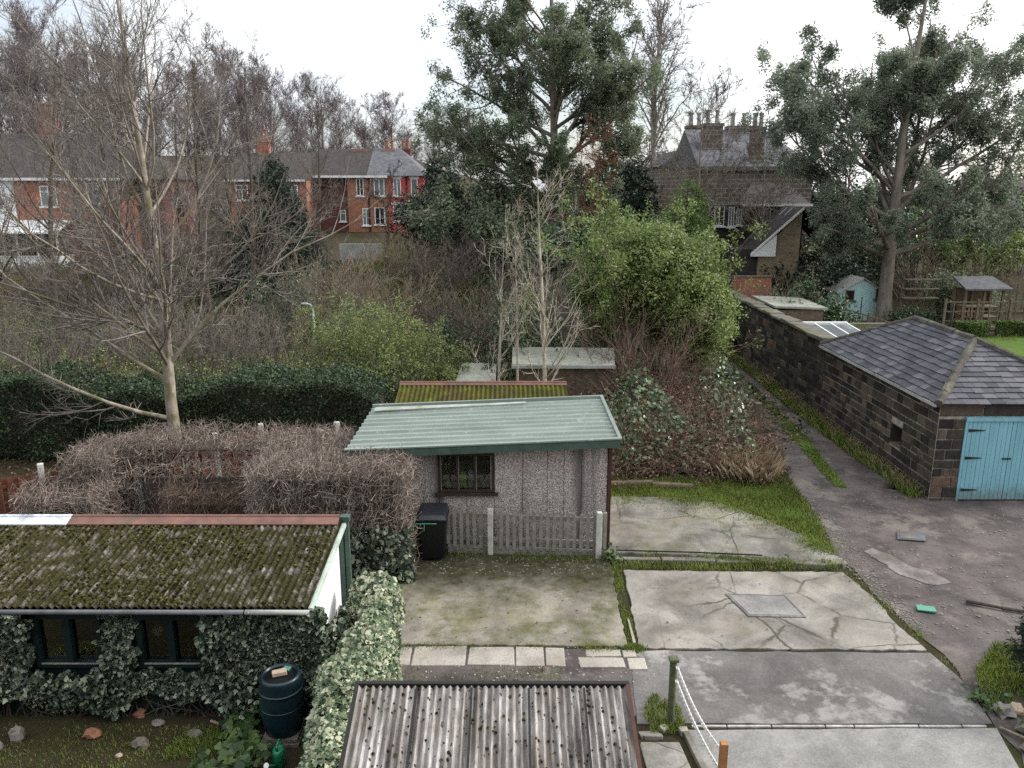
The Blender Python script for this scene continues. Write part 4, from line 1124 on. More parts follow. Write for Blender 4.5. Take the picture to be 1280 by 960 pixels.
# ================================================================ STONE GARAGE AND LANE WALL
def blocks(m, o, u, nv, L, z0, z1, ch, bl, depth, rngs, holes=(), top=None, g=.024):
    u = Vector(u); nv = Vector(nv); o = Vector(o); z = z0; row = 0
    while z < z1 - .06:
        h = min(ch * rngs.uniform(.78, 1.2), z1 - z)
        if z1 - (z + h) < .08: h = z1 - z
        s_ = 0
        first = True
        while s_ < L - .02:
            w = rngs.uniform(*bl) * (.55 if first and row % 2 else 1); first = False
            if L - (s_ + w) < .14: w = L - s_
            a, b = s_ + g / 2, s_ + w - g / 2; c, d = z + g / 2, z + h - g / 2
            sk = False
            for (ha, hb, hc, hd) in holes:
                if b > ha and a < hb and d > hc and c < hd:
                    if a < ha < b and ha - a > .05: b = ha - .004
                    elif a < hb < b and b - hb > .05: a = hb + .004
                    else: sk = True
            if not sk and b - a > .03:
                e = .016; dd = depth + rngs.uniform(-.008, .01); P = []
                for q, ins in ((0, 0), (dd - .012, 0), (dd, e)):
                    P += [o + u * (a + ins) + nv * q + Vector((0, 0, c + ins)), o + u * (b - ins) + nv * q + Vector((0, 0, c + ins)), o + u * (b - ins) + nv * q + Vector((0, 0, d - ins)), o + u * (a + ins) + nv * q + Vector((0, 0, d - ins))]
                P = [p + Vector((rngs.uniform(-.004, .004), rngs.uniform(-.004, .004), rngs.uniform(-.004, .004))) for p in P]
                m.add(P, [(8, 9, 10, 11)] + [(i, (i + 1) % 4, 4 + (i + 1) % 4, 4 + i) for i in range(4)] + [(4 + i, 4 + (i + 1) % 4, 8 + (i + 1) % 4, 8 + i) for i in range(4)])
            s_ += w
        z += h; row += 1


sg = thing('stone_garage', 'blackened stone garage with hipped slate roof and turquoise double doors', 'garage', (11.9, 21.5, 0))
r7 = random.Random(7)
m = MB(); hole = (25 - 20.25, 25 - 19.6, .75, 1.32)
blocks(m, (10.0, 25.0, 0), (0, -1, 0), (-1, 0, 0), 6.99, -.15, 2.44, .22, (.22, .46), .02, r7, (hole,)); m.build('side_stonework', 'stone_block', sg)
m = MB(); blocks(m, (10.0, 18.0, 0), (1, 0, 0), (0, -1, 0), .66, -.15, 2.05, .235, (.28, .5), .022, r7); blocks(m, (12.79, 18.0, 0), (1, 0, 0), (0, -1, 0), 1.03, -.15, 2.05, .235, (.3, .55), .022, r7)
blocks(m, (10.0, 18.0, 0), (1, 0, 0), (0, -1, 0), 3.82, 2.11, 2.44, .34, (1.0, 1.4), .03, r7); m.build('front_stonework', 'stone_block_front', sg)
m = MB(); m.box(10, 10.35, 20.25, 25, -.2, 2.46).box(10, 10.35, 18.0, 19.6, -.2, 2.46).box(10, 10.35, 19.6, 20.25, -.2, .75).box(10, 10.35, 19.6, 20.25, 1.32, 2.46)
m.box(10.35, 10.66, 18.0, 18.3, -.2, 2.46).box(12.79, 13.82, 18.0, 18.3, -.2, 2.46).box(10.66, 12.79, 18.0, 18.3, 2.08, 2.46).box(13.5, 13.82, 18.3, 25, -.2, 2.46).box(10.35, 13.5, 24.7, 25, -.2, 2.46)
m.build('wall', 'mortar', sg)
MB().box(10.0, 10.36, 20.22, 20.247, .753, 1.317).box(10.0, 10.36, 19.603, 19.63, .753, 1.317).box(10.0, 10.36, 19.63, 20.22, 1.29, 1.317).box(10.0, 10.36, 19.63, 20.22, .753, .78).build('opening_reveal', 'stone_block', sg)
E0 = (9.86, 17.86, 2.45); E1 = (9.86, 25.12, 2.45); E2 = (13.94, 25.12, 2.45); E3 = (13.94, 17.86, 2.45); R0 = (11.9, 20.25, 3.5); R1 = (11.9, 23.45, 3.55)


def slates(m, P, eh, ew, rngs):
    """rows of slates over the planar polygon P; P[0]->P[1] is the eave"""
    P = [Vector(p) for p in P]; t = (P[1] - P[0]).normalized(); nv = t.cross(P[2] - P[0]).normalized()
    if nv.z < 0: nv = -nv
    b = nv.cross(t)
    if b.z < 0: b = -b
    Q = [((p - P[0]).dot(t), (p - P[0]).dot(b)) for p in P]; top = max(q[1] for q in Q); v = -.03; row = 0
    while v < top:
        vm = max(v + eh * .5, .001); xs = []
        for i in range(len(Q)):
            a, c = Q[i], Q[(i + 1) % len(Q)]
            if (a[1] > vm) != (c[1] > vm): xs.append(a[0] + (c[0] - a[0]) * (vm - a[1]) / (c[1] - a[1]))
        if len(xs) >= 2:
            lo, hi = min(xs), max(xs); s_ = lo - (ew * .5 if row % 2 else 0)
            while s_ < hi:
                w = ew * rngs.uniform(.8, 1.15); a, c = max(lo, s_ + .004), min(hi, s_ + w - .004); s_ += w
                if c - a < .02: continue
                dz = rngs.uniform(0, .008); dv = rngs.uniform(-.018, .012); k = rngs.uniform(-.004, .004)
                def pt(uu, vv, hh): return P[0] + t * uu + b * vv + nv * hh
                m.add([pt(a, v + dv, .030 + dz), pt(c, v + dv + k, .030 + dz), pt(c, v + eh * 1.1, .010), pt(a, v + eh * 1.1, .010), pt(a, v + dv, .012), pt(c, v + dv + k, .012)], [(0, 1, 2, 3), (4, 5, 1, 0), (4, 0, 3), (5, 2, 1)])
        v += eh; row += 1


m = MB(); slates(m, [E0, E1, R1, R0], .21, .30, r7); slates(m, [E3, E0, R0], .21, .30, r7)
slates(m, [E2, E3, R0, R1], .21, .34, r7); slates(m, [E1, E2, R1], .21, .34, r7)
rf = m.build('roof', 'slate_tile', sg)
m = MB(); m.add([E0, E1, E2, E3, R0, R1], [(0, 1, 5, 4), (3, 0, 4), (2, 3, 4, 5), (1, 2, 5), (3, 2, 1, 0)]); m.build('roof_boarding', 'slate_plain', sg)
def ridge_line(m, a, b, r, seg):
    a, b = Vector(a), Vector(b); L = (b - a).length; k = max(2, int(L / seg))
    for i in range(k):
        p = a.lerp(b, i / k); q = a.lerp(b, (i + 1) / k - .02 / L); o = Vector((random.uniform(-.012, .012), 0, random.uniform(-.01, .012)))
        m.tube(p + o, q + o, r * random.uniform(.9, 1.08), r * random.uniform(.9, 1.08), 8)
m = MB(); up = Vector((0, 0, .01)); ridge_line(m, Vector(R0) + up, Vector(R1) + up, .11, .45); ridge_line(m, Vector(E0) + up, Vector(R0) + up, .10, .45); ridge_line(m, Vector(E3) + up, Vector(R0) + up, .10, .45); ridge_line(m, Vector(E1) + up, Vector(R1) + up, .07, .45); ridge_line(m, Vector(E2) + up, Vector(R1) + up, .08, .45)
m.build('ridge_stone', 'ridge_stone', sg)
MB().poly3([(9.80, 17.9, 2.43), (9.87, 17.9, 2.43), (9.87, 25.1, 2.43), (9.80, 25.1, 2.43)], .07).build('gutter', 'felt_grey', sg)
dz0, dz1 = .05, 2.0
MB().box(10.62, 12.83, 17.93, 18.02, 2.0, 2.1).box(10.62, 10.68, 17.95, 18.05, .02, 2.0).box(12.77, 12.83, 17.95, 18.05, .02, 2.0).build('door_frame', 'door_turquoise', sg, bevel=.006)
MB().box(12.1, 12.15, 17.90, 17.95, 1.92, 2.44).build('bracket', 'iron', sg)
for s_, (a, b) in enumerate(((10.69, 11.725), (11.735, 12.76))):
    m = MB(); k = 10; wv = (b - a) / k
    for i in range(k): m.box(a + i * wv + .003, a + (i + 1) * wv - .003, 17.965 - .004 * (i % 2), 18.01, dz0, dz1 - .005)
    d = m.build('door', 'door_turquoise', sg, bevel=.003)
    for z in (.3, 1.1, 1.78):
        m = MB(); m.add([(x, y, zz) for y in (17.945, 17.957) for x, zz in (((a + .02, z - .035), (a + .4, z - .008), (a + .4, z + .008), (a + .02, z + .035)) if s_ == 0 else ((b - .02, z - .035), (b - .02, z + .035), (b - .4, z + .008), (b - .4, z - .008)))], [(0, 1, 2, 3), (7, 6, 5, 4), (0, 4, 5, 1), (1, 5, 6, 2), (2, 6, 7, 3), (3, 7, 4, 0)])
        m.build('hinge', 'iron', d)
    if s_ == 0: MB().box(11.59, 11.79, 17.93, 17.955, 1.07, 1.10).build('bolt', 'iron', d)
MB().box(10.36, 13.49, 18.31, 24.69, 0, .03).box(10.5, 10.52, 19.4, 20.5, .5, 1.6).build('floor', 'dark_inside', sg)  # includes a dark panel painting the shade behind the side opening

lw = thing('lane_wall', 'long blackened coursed stone wall running along the lane', 'wall', (10.15, 33, 0))
m = MB(); L1 = 22.0
blocks(m, (10.0, 25.01 + L1, 0), (0, -1, 0), (-1, 0, 0), L1, -.2, 2.52, .225, (.3, .65), .02, r7); m.build('stonework', 'stone_block', lw)
MB().box(10, 10.38, 25.01, 47, -.2, 2.5).build('core', 'mortar_dark', lw)
m = MB(); y = 25.15
while y < 47:
    l_ = random.uniform(.5, .9); m.box(9.90, 10.48, y, y + l_ - .02, 2.5, 2.62 + random.uniform(-.02, .03), random.uniform(-.02, .02), jit=.02); y += l_
m.build('coping', 'stone_cope', lw, bevel=.03)

# ================================================================ FENCES AT THE LEFT
PT = [(-12.3, 15.3), (-10.3, 16.55), (-8.62, 17.45), (-7.3, 18.8), (-6.42, 19.6), (-4.5, 19.75)]
rfn = thing('red_fence', 'red brown slatted fence with concrete posts behind the bare hedge', 'fence', (-8.6, 17.45, 0))
def slat_panel(parent, a, b, z0, z1, mat, w=.09, gap=.045, th=.018, nm='slat_panel'):
    a = Vector((*a, 0)); b = Vector((*b, 0)); d = (b - a); L = d.length; d.normalize(); nv = Vector((d.y, -d.x, 0)); m = MB(); s_ = .06; i = 0
    def bx(s0, s1, n0, n1, za, zb):
        P = [a + d * s + nv * q for s, q in ((s0, n0), (s1, n0), (s1, n1), (s0, n1))]
        P = [(p.x, p.y, za) for p in P] + [(p.x, p.y, zb) for p in P]
        m.add(P, [(3, 2, 1, 0), (4, 5, 6, 7), (1, 0, 4, 5), (2, 1, 5, 6), (3, 2, 6, 7), (0, 3, 7, 4)])
    while s_ < L - w:
        o = .03 if i % 2 else -.012
        bx(s_, s_ + w, o, o + th, z0, z1 - .02 + random.uniform(-.01, .01)); s_ += w + (gap if mat != 'fence_red' else -.0); i += 1
        if mat == 'fence_red': s_ += .02
    for z in (z0 + .2, z1 - .25): bx(0, L, .008, .028, z, z + .08)
    return m.build(nm, mat, parent)
for (a, b) in zip(PT, PT[1:]): slat_panel(rfn, a, b, .05, 1.28, 'fence_red')
for x, y in PT[1:]: MB().box(x - .06, x + .06, y - .07, y + .05, -.1, 1.46, .5).build('post', 'concrete_post', rfn, bevel=.012)
hb = thing('hedge_rail', 'pale timber rail on short posts in the dark hollow of the hedge', 'rail', (-7, 16.8, 0))
MB().box(-7.9, -5.9, 16.75, 16.80, .98, 1.03).build('rail', 'picket_grey', hb)
for x in (-7.8, -6.0): MB().box(x - .04, x + .04, 16.81, 16.87, -.05, 1.1).build('post', 'picket_grey', hb)


# ================================================================ HEDGES
def twig_hedge(name, label, boxes, seed, twig, per=900, leafy=None, leafn=600, lsize=.035, z0=0., group=None):
    """boxes: (x0,x1,y0,y1,z1) blocks filled with clipped twigs"""
    rng = np.random.default_rng(seed); c = boxes[0]; K_ = MB()
    t = thing(name, label, 'hedge', ((c[0] + c[1]) / 2, (c[2] + c[3]) / 2, 0), group)
    G = Geo(); F = Geo()
    for (x0, x1, y0, y1, z1) in boxes:
        vol = (x1 - x0) * (y1 - y0); ns = int(vol * 16) + 6
        S = np.stack([rng.uniform(x0 + .15, x1 - .15, ns), rng.uniform(y0 + .15, y1 - .15, ns), np.full(ns, -.1)], 1)
        P = march(S, nrm(np.column_stack([rng.normal(0, .3, (ns, 2)), np.ones(ns)])), np.full(ns, z1 * .95), 6, .15, .1, rng)
        P[:, :, 0] = np.clip(P[:, :, 0], x0 + .05, x1 - .05); P[:, :, 1] = np.clip(P[:, :, 1], y0 + .05, y1 - .05)
        G.add(*tubes(P, taper(np.full(ns, .012), 6), 3))
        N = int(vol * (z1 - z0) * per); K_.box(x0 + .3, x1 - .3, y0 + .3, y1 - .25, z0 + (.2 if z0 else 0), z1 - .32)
        # twigs crowd towards the surface
        q = rng.uniform(0, 1, (N, 3)); ax = rng.integers(0, 4, N)
        q[:, 2] = np.where(ax == 0, 1 - rng.exponential(.06, N), q[:, 2]); q[:, 1] = np.where(ax == 1, rng.exponential(.10, N), q[:, 1]); q[:, 0] = np.where(ax == 2, np.where(rng.uniform(0, 1, N) < .5, rng.exponential(.05, N), 1 - rng.exponential(.05, N)), q[:, 0])
        q = np.clip(q, 0, 1)
        C = np.stack([x0 + (x1 - x0) * q[:, 0], y0 + (y1 - y0) * q[:, 1], z0 + (z1 - z0) * q[:, 2]], 1)
        C[:, 2] += .04 * np.sin(C[:, 0] * 1.7 + 1) * q[:, 2] + .03 * np.sin(C[:, 0] * 4.1) * q[:, 2]
        C[:, 1] += .03 * np.sin(C[:, 0] * 2.3) + .03 * np.sin(C[:, 2] * 5 + C[:, 0])
        D = nrm(rng.normal(0, .8, (N, 3)) + np.array([0, -.15, .9]))
        L = rng.uniform(.14, .46, N)
        G.add(*tubes(march(C - D * (L * .5)[:, None], D, L, 4, .28, 0, rng), taper(rng.uniform(.003, .008, N), 4, .5), 3))
        if leafy:
            K = int(vol * z1 * leafn); i = rng.integers(0, N, K)
            F.add(*leaves(C[i] + rng.normal(0, .05, (K, 3)), lsize, rng, .6, .3))
    G.obj('twigs', twig, t); K_.build('dark_core', 'twig_dark', t)  # solid dark core paints the shade in gaps between twigs
    if leafy: F.obj('leaves', leafy, t)
    return t


twig_hedge('clipped_hedge', 'broad clipped bare brown hedge between the bin and the red fence', [(-4.95, -1.92, 13.95, 15.0, 2.24), (-5.3, -3.5, 15.0, 17.6, 2.0)], 31, 'twig_hedge', 900, 'dead_leaf', 300)
twig_hedge('clipped_hedge', 'sprawling bare hedge end, bushy and pale, below the red fence post', [(-10.3, -8.5, 15.3, 16.7, 1.2), (-9.7, -8.66, 16.2, 17.8, 1.80)], 32, 'twig_hedge', 850, 'dead_leaf', 200)
twig_hedge('clipped_hedge', 'low dark hollow middle of the bare hedge in front of the red slats', [(-7.5, -4.9, 15.8, 16.6, 1.0)], 33, 'twig_bramble', 900, 'privet', 500)
twig_hedge('clipped_hedge', 'flat bare hedge top over the hollow where red slats show', [(-8.7, -4.9, 16.95, 18.3, 1.86)], 34, 'twig_hedge', 1000, z0=1.3, leafy='dead_leaf', leafn=300)
twig_hedge('clipped_hedge', 'thin upright bare stems in the hollow of the hedge', [(-8.5, -4.9, 16.5, 16.95, 1.4)], 36, 'twig_hedge', 480)


def foot_ivy():
    rng = np.random.default_rng(35); t = thing('ivy', 'dark ivy creeping at the foot of the brown hedge beside the bin', 'ivy', (-2.6, 14, 0))
    N = 2600; C = np.stack([rng.uniform(-4.4, -1.85, N), rng.uniform(13.75, 14.2, N), rng.uniform(0, 1, N) ** 1.8 * 1.1], 1)
    F = Geo(); F.add(*ivy_leaves(C, (0, -.8, .6), .075, rng, .6)); F.obj('foliage', 'ivy', t)


foot_ivy()


def leaf_hedge(name, label, x0, x1, y0, y1, z1, seed, leaf, N, ls, core='privet', group=None, ripple=.19):
    rng = np.random.default_rng(seed); t = thing(name, label, 'hedge', ((x0 + x1) / 2, (y0 + y1) / 2, H((x0 + x1) / 2, y0)), group)
    b = H((x0 + x1) / 2, y0); n1 = int(N * .5)
    def hz(x): return z1 + ripple * np.sin(x * .9 + 1) + ripple * .7 * np.sin(x * 2.3)
    x = rng.uniform(x0, x1, N); y = rng.uniform(y0, y1, N); z = hz(x) - rng.exponential(.06, N) + rng.normal(0, .03, N)
    k = slice(0, n1); z[k] = b + (hz(x[k]) - b) * rng.uniform(0, 1.02, n1)
    y[k] = y0 + rng.exponential(.07, n1) + .12 * np.sin(x[k] * 1.6 + z[k] * 2.) + .07 * np.sin(x[k] * 4 - z[k] * 3.4)
    F = Geo(); F.add(*leaves(np.stack([x, y, z], 1), ls, rng, .55, .3)); F.obj('foliage', leaf, t)
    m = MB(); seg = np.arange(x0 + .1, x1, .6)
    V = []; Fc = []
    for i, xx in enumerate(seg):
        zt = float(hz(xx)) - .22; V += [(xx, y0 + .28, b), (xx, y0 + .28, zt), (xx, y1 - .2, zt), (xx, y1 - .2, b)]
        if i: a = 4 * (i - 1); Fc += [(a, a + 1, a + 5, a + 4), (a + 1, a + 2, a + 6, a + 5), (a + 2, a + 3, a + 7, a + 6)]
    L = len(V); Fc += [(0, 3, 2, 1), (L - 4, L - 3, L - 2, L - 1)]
    m.add(V, Fc); m.build('dark_core', 'twig_dark', t)  # dark solid core puts the shade behind the leaves into colour
    return t


leaf_hedge('evergreen_hedge', 'tall dark evergreen hedge running behind the bare tree trunk', -19.5, -3.6, 20.9, 23.2, 2.02, 41, 'privet', 62000, .085)

# ================================================================ HOUSES
def window(parent, xc, zc, w, h, y, mull=1, lintel=None, trans=True, pane='glass_sky', fm='white_paint', fw=.07):
    f = MB(); x0, x1, z0, z1 = xc - w / 2, xc + w / 2, zc - h / 2, zc + h / 2
    f.box(x0, x1, y - .05, y + .02, z1 - fw, z1).box(x0, x1, y - .07, y + .02, z0, z0 + fw)
    f.box(x0, x0 + fw, y - .048, y + .02, z0 + fw, z1 - fw).box(x1 - fw, x1, y - .048, y + .02, z0 + fw, z1 - fw)
    for k in range(mull):
        xm = x0 + w * (k + 1) / (mull + 1); f.box(xm - fw / 2, xm + fw / 2, y - .046, y + .02, z0 + fw, z1 - fw)
    if trans: f.box(x0 + fw, x1 - fw, y - .044, y + .02, z1 - h * .32, z1 - h * .32 + fw * .8)
    pane = random.choice([pane, pane, 'glass_dark']) if pane == 'glass_sky' else pane
    o = f.build('window', fm, parent)
    MB().box(x0 + fw * .5, x1 - fw * .5, y - .02, y - .012, z0 + fw * .5, z1 - fw * .5).build('pane', pane, o)
    if lintel: MB().box(x0 - .12, x1 + .12, y - .03, y + .02, z1 + .003, z1 + .22).build('lintel', lintel, o)
    MB().box(x0 - .1, x1 + .1, y - .12, y + .02, z0 - .1, z0 - .003).build('sill', lintel or fm, o)
    return o


def gable_roof_x(m, x0, x1, y0, y1, ze, zr, hip0=0., hip1=0., oh=.3):
    ym = (y0 + y1) / 2
    P = [(x0 - (oh if hip0 else .05), y0 - oh, ze), (x1 + (oh if hip1 else .05), y0 - oh, ze), (x1 + (oh if hip1 else .05), y1 + oh, ze), (x0 - (oh if hip0 else .05), y1 + oh, ze), (x0 + hip0 - (0 if hip0 else .05), ym, zr), (x1 - hip1 + (0 if hip1 else .05), ym, zr)]
    return m.add(P, [(0, 1, 5, 4), (2, 3, 4, 5), (3, 0, 4), (1, 2, 5), (3, 2, 1, 0)])


def chimney(parent, x, y, z0, z1, w, d, mat, pots=2, pot='terracotta'):
    c = MB().box(x - w / 2, x + w / 2, y - d / 2, y + d / 2, z0, z1 - .2).box(x - w / 2 - .06, x + w / 2 + .06, y - d / 2 - .06, y + d / 2 + .06, z1 - .198, z1).build('chimney', mat, parent)
    m = MB()
    for k in range(pots):
        xx = x - w / 2 + w * (k + .5) / pots; m.lathe([(.15, 0), (.12, .7), (.16, .73), (.16, .85)], (xx, y, z1 + .003), 10)
    if pots: m.build('pots', pot, c)
    return c


# A: red brick semi at far left
YA = 47; za = H(-25, 47) - .3
xa0, xa1 = gx(24, YA, 5), gx(153, YA, 5); ea = gz(223, YA)
hA = thing('brick_house', 'red brick semi behind the bare tree, far left beside the white rendered one', 'house', ((xa0 + xa1) / 2, YA, za))
MB().box(xa0, xa1, YA, YA + 8, za, ea).build('wall', 'brick_red', hA)
xa2 = gx(205, YA + 2.5, 5)
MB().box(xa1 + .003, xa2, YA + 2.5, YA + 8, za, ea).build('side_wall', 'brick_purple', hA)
m = MB(); gable_roof_x(m, xa0, xa2, YA, YA + 8, ea, ea + 2.7, 0, 3.); m.build('roof', 'tile_roof', hA)
MB().box(xa0, xa1 + .3, YA - .36, YA - .3, ea - .12, ea + .03).build('gutter', 'white_paint', hA)
chimney(hA, xa0 + .3, YA + 4, ea + 2, ea + 3.6, .9, .7, 'brick_red', 3)
for px, py, w, h in ((61, 245, .95, 1.15), (117, 242, .75, 1.2), (108, 292, 1.0, 1.2)): window(hA, gx(px, YA, gz(py, YA)), gz(py, YA), w, h, YA, 1)
window(hA, gx(163, YA + 2.5, 7), gz(240, YA + 2.5), .6, .9, YA + 2.5, 0)
hW = thing('rendered_house', 'white rendered house with a glazed porch at the left edge', 'house', (xa0 - 4, YA, za))
MB().box(xa0 - 9, xa0 - .003, YA, YA + 8, za, ea).build('wall', 'white_render', hW)
m = MB(); gable_roof_x(m, xa0 - 9, xa0 - .1, YA, YA + 8, ea, ea + 2.7, 3., 0); m.build('roof', 'tile_roof', hW)
MB().box(xa0 - 9, xa0, YA - .36, YA - .3, ea - .12, ea + .03).build('gutter', 'white_paint', hW)
window(hW, xa0 - 1.2, gz(250, YA), 1.1, 1.2, YA, 1); window(hW, xa0 - 4.2, gz(250, YA), 1.2, 1.2, YA, 1)
xp0, xp1, yp = gx(0, YA - 1.5, 4) - 1.2, gx(74, YA - 1.5, 4), YA - 1.6
MB().box(xp0, xp1, yp, YA - .003, za, za + 1.0).build('porch_base', 'white_render', hW)
MB().box(xp0, xp1, yp, YA - .05, za + 1.0, za + 2.2).build('porch_glazing', 'dark_inside', hW)
m = MB()
for k in range(5):
    x = xp0 + (xp1 - xp0) * k / 4; m.box(x - .05, x + .05, yp - .04, yp + .02, za + 1.003, za + 2.2)
m.box(xp0 - .1, xp1 + .1, yp - .05, yp + .03, za + .95, za + 1.0).box(xp0 - .1, xp1 + .1, yp - .06, yp + .03, za + 2.2, za + 2.32); m.build('porch_frame', 'white_paint', hW)
m = MB(); m.poly3([(xp0 - .1, yp - .15, za + 2.3), (xp1 + .1, yp - .15, za + 2.3), (xp1 + .1, YA, za + 2.9), (xp0 - .1, YA, za + 2.9)], .08); m.build('porch_roof', 'white_render', hW)

# B: middle house mostly behind branches
YB = 64; xb0, xb1 = gx(284, YB, 6), gx(384, YB, 6); eb = gz(225, YB); zb = H(xb0, YB) - .3
hB = thing('brick_house', 'orange brick house glimpsed between bare trunks left of the red painted house', 'house', ((xb0 + xb1) / 2, YB, zb))
MB().box(xb0, xb1, YB, YB + 8, zb, eb).build('wall', 'brick_orange', hB)
m = MB(); gable_roof_x(m, xb0, xb1, YB, YB + 8, eb, eb + 2.2, 0, 0); m.build('roof', 'tile_roof', hB)
MB().box(xb0, xb1, YB - .36, YB - .3, eb - .12, eb + .03).build('gutter', 'white_paint', hB)
for px in (304, 366): window(hB, gx(px, YB, 6), eb - .95, .95, 1.15, YB, 1)
chimney(hB, xb0 + 2, YB + 4, eb + 1.6, eb + 3.2, .9, .7, 'brick_red', 2)

# O / R: the pair with the red painted half
YO = 66; eo = gz(220, YO); zo = H(-12, YO) - .4
x0, x1, x2, x3 = gx(385, YO, 6), gx(435, YO, 6), gx(486, YO, 6), gx(530, YO, 6)
hO = thing('brick_house', 'orange brown brick house with hipped tile roof joined to the red painted house', 'house', ((x0 + x2) / 2, YO, zo))
MB().box(x1, x2, YO, YO + 7, zo, eo).build('wall', 'brick_orange', hO)
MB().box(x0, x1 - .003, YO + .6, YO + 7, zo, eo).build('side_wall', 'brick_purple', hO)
m = MB(); gable_roof_x(m, x0 - 2.5, x2, YO, YO + 7, eo, eo + 2.25, 3, 0); m.build('roof', 'tile_roof', hO)
MB().box(x0 - 2.5, x2, YO - .36, YO - .3, eo - .14, eo + .04).build('gutter', 'white_paint', hO)
for px, py, w in ((450, 234, .6), (474, 234, .85), (458, 271, .6), (475, 270, .85)): window(hO, gx(px, YO, gz(py, YO)), gz(py, YO), w, 1.35, YO, 1, None, False)
window(hO, gx(429, YO + .6, 5), gz(270, YO), .5, .9, YO + .6, 0)
MB().tube((gx(461.5, YO, 6), YO - .06, zo), (gx(461.5, YO, 6), YO - .06, eo), .06).build('drainpipe', 'iron', hO)
chimney(hO, gx(450, YO + 3.5, 10), YO + 3.5, eo + 1.5, gz(188, YO + 3.5), 1.2, .8, 'brick_orange', 0)
hR = thing('red_house', 'bright red painted brick house with white window surrounds', 'house', ((x2 + x3) / 2, YO, zo))
MB().box(x2 + .003, x3, YO - .03, YO + 7, zo, eo).build('wall', 'brick_paint_red', hR)
m = MB(); gable_roof_x(m, x2 - 1.6, x3, YO - .05, YO + 7, eo + .02, eo + 2.27, 0, 2.2); m.build('roof', 'slate_far', hR)
for px, py, w in ((496.5, 234, .62), (518, 234, .55), (497, 266, .7), (513, 265, .55)): window(hR, gx(px, YO, gz(py, YO)), gz(py, YO), w, 1.35, YO - .03, 1 if w > .6 else 0, 'white_paint', False)
MB().tube((gx(509, YO, 6), YO - .1, zo), (gx(509, YO, 6), YO - .1, eo), .06).build('drainpipe', 'iron', hR)
chimney(hR, gx(487, YO + 3.5, 10), YO + 3.5, eo + 1.5, gz(188, YO + 3.5), 1.0, .8, 'brick_red', 2)
hR2 = thing('brick_house', 'distant brick house whose dark roof shows behind the red painted house', 'house', (gx(512, 82, 9), 82, 3.5))
xq0, xq1 = gx(494, 82, 9), gx(545, 82, 9)
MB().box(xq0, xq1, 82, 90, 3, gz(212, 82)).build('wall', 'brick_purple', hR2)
m = MB(); gable_roof_x(m, xq0, xq1, 82, 90, gz(212, 82), gz(196, 86), 0, 3); m.build('roof', 'tile_roof', hR2); chimney(hR2, xq0 + .6, 86, gz(200, 86), gz(186, 86), 1., .8, 'brick_purple', 2)

# stone villa at the right
YS = 52.; zs = 1.6
sx0, sx1 = gx(872, YS, 8), gx(1016, YS, 8); es = gz(208, YS)
hS = thing('stone_house', 'large old stone villa with slate roof and tall chimney stacks beyond the lane', 'house', ((sx0 + sx1) / 2, YS, zs))
MB().box(sx0, sx1, YS, YS + 9, zs, es).build('wall', 'house_stone', hS)
m = MB(); gable_roof_x(m, sx0, sx1, YS, YS + 9, es + .003, es + 2.5, 0, 2.0, .15); m.build('roof', 'slate_far', hS)
MB().box(sx0 - .1, sx1 + .15, YS - .25, YS - .003, es - .25, es).build('cornice', 'stone_cope', hS)
chimney(hS, gx(948, YS + .5, 11), YS + .6, es + .1, gz(158, YS), .75, .8, 'house_stone', 2, 'felt_grey')
chimney(hS, gx(929, YS + 4.5, 11), YS + 4.5, es + 1.5, gz(157, YS + 4), 2.2, .9, 'house_stone', 3, 'felt_grey')
chimney(hS, gx(890, YS + 2.4, 11), YS + 2.4, es + .8, gz(154, YS + 2), 1.2, 1.0, 'house_stone', 2, 'felt_grey')
chimney(hS, gx(868, YS + 6, 11), YS + 6, es + .3, gz(157, YS + 6), 1.1, 1.0, 'house_stone', 2, 'felt_grey')
# neighbouring lower roof
hS2 = thing('stone_house', 'lower gabled stone house behind the villa on its left', 'house', (gx(850, 63, 7), 63, 2.5))
a0, a1 = gx(826, 63, 8), gx(880, 63, 8)
MB().box(a0, a1, 63, 71, 2, gz(208, 63)).build('wall', 'house_stone', hS2)
m = MB(); am = (a0 + a1) / 2; ze = gz(208, 63); zr = gz(186, 63)
m.add([(a0 - .2, 62.8, ze), (a1 + .2, 62.8, ze), (am, 62.8, zr), (a0 - .2, 71, ze), (a1 + .2, 71, ze), (am, 71, zr)], [(0, 1, 2), (5, 4, 3), (1, 4, 5, 2), (3, 0, 2, 5), (0, 3, 4, 1)]); m.build('roof', 'slate_far', hS2)
# rear wing of the villa
YW = 47.
w0, w1 = gx(890, YW, 5), gx(1003, YW, 5); ew = gz(256, YW)
hX = thing('house_wing', 'dark stone rear wing with slate roofs and white bargeboard below the villa', 'house', ((w0 + w1) / 2, YW, zs))
MB().box(w0, w1, YW, YS - .003, zs - .4, ew).build('wall', 'house_stone_dark', hX)
m = MB(); m.poly3([(gx(921, YW, 6), YW - .3, ew + .02), (w1 + .3, YW - .3, ew + .02), (w1 + .3, YS - .26, gz(226, YS)), (gx(940, YS, 8), YS - .26, gz(226, YS))], .12); m.build('roof', 'slate_brown', hX)
MB().box(gx(925, YW, 6), w1 + .35, YW - .42, YW - .32, ew - .08, ew + .06).build('gutter', 'white_paint', hX)
for px, py, w, h in ((899, 270, .58, 1.1), (914, 271, .34, 1.1), (923.5, 271, .3, .9), (958, 272, .46, 1.1)): window(hX, gx(px, YW, gz(py, YW)), gz(py, YW), w, h, YW, 1, None, False, fw=.045)
YC = 43.5
c0 = gx(921, YC, 4); zc0 = gz(317, YC); c1 = gx(1003, YC, 6); zc1 = gz(259, YC)
k0 = gx(946, YC, 4)
cs = lambda x: zc0 + (zc1 - zc0) * (x - k0) / (c1 - k0)
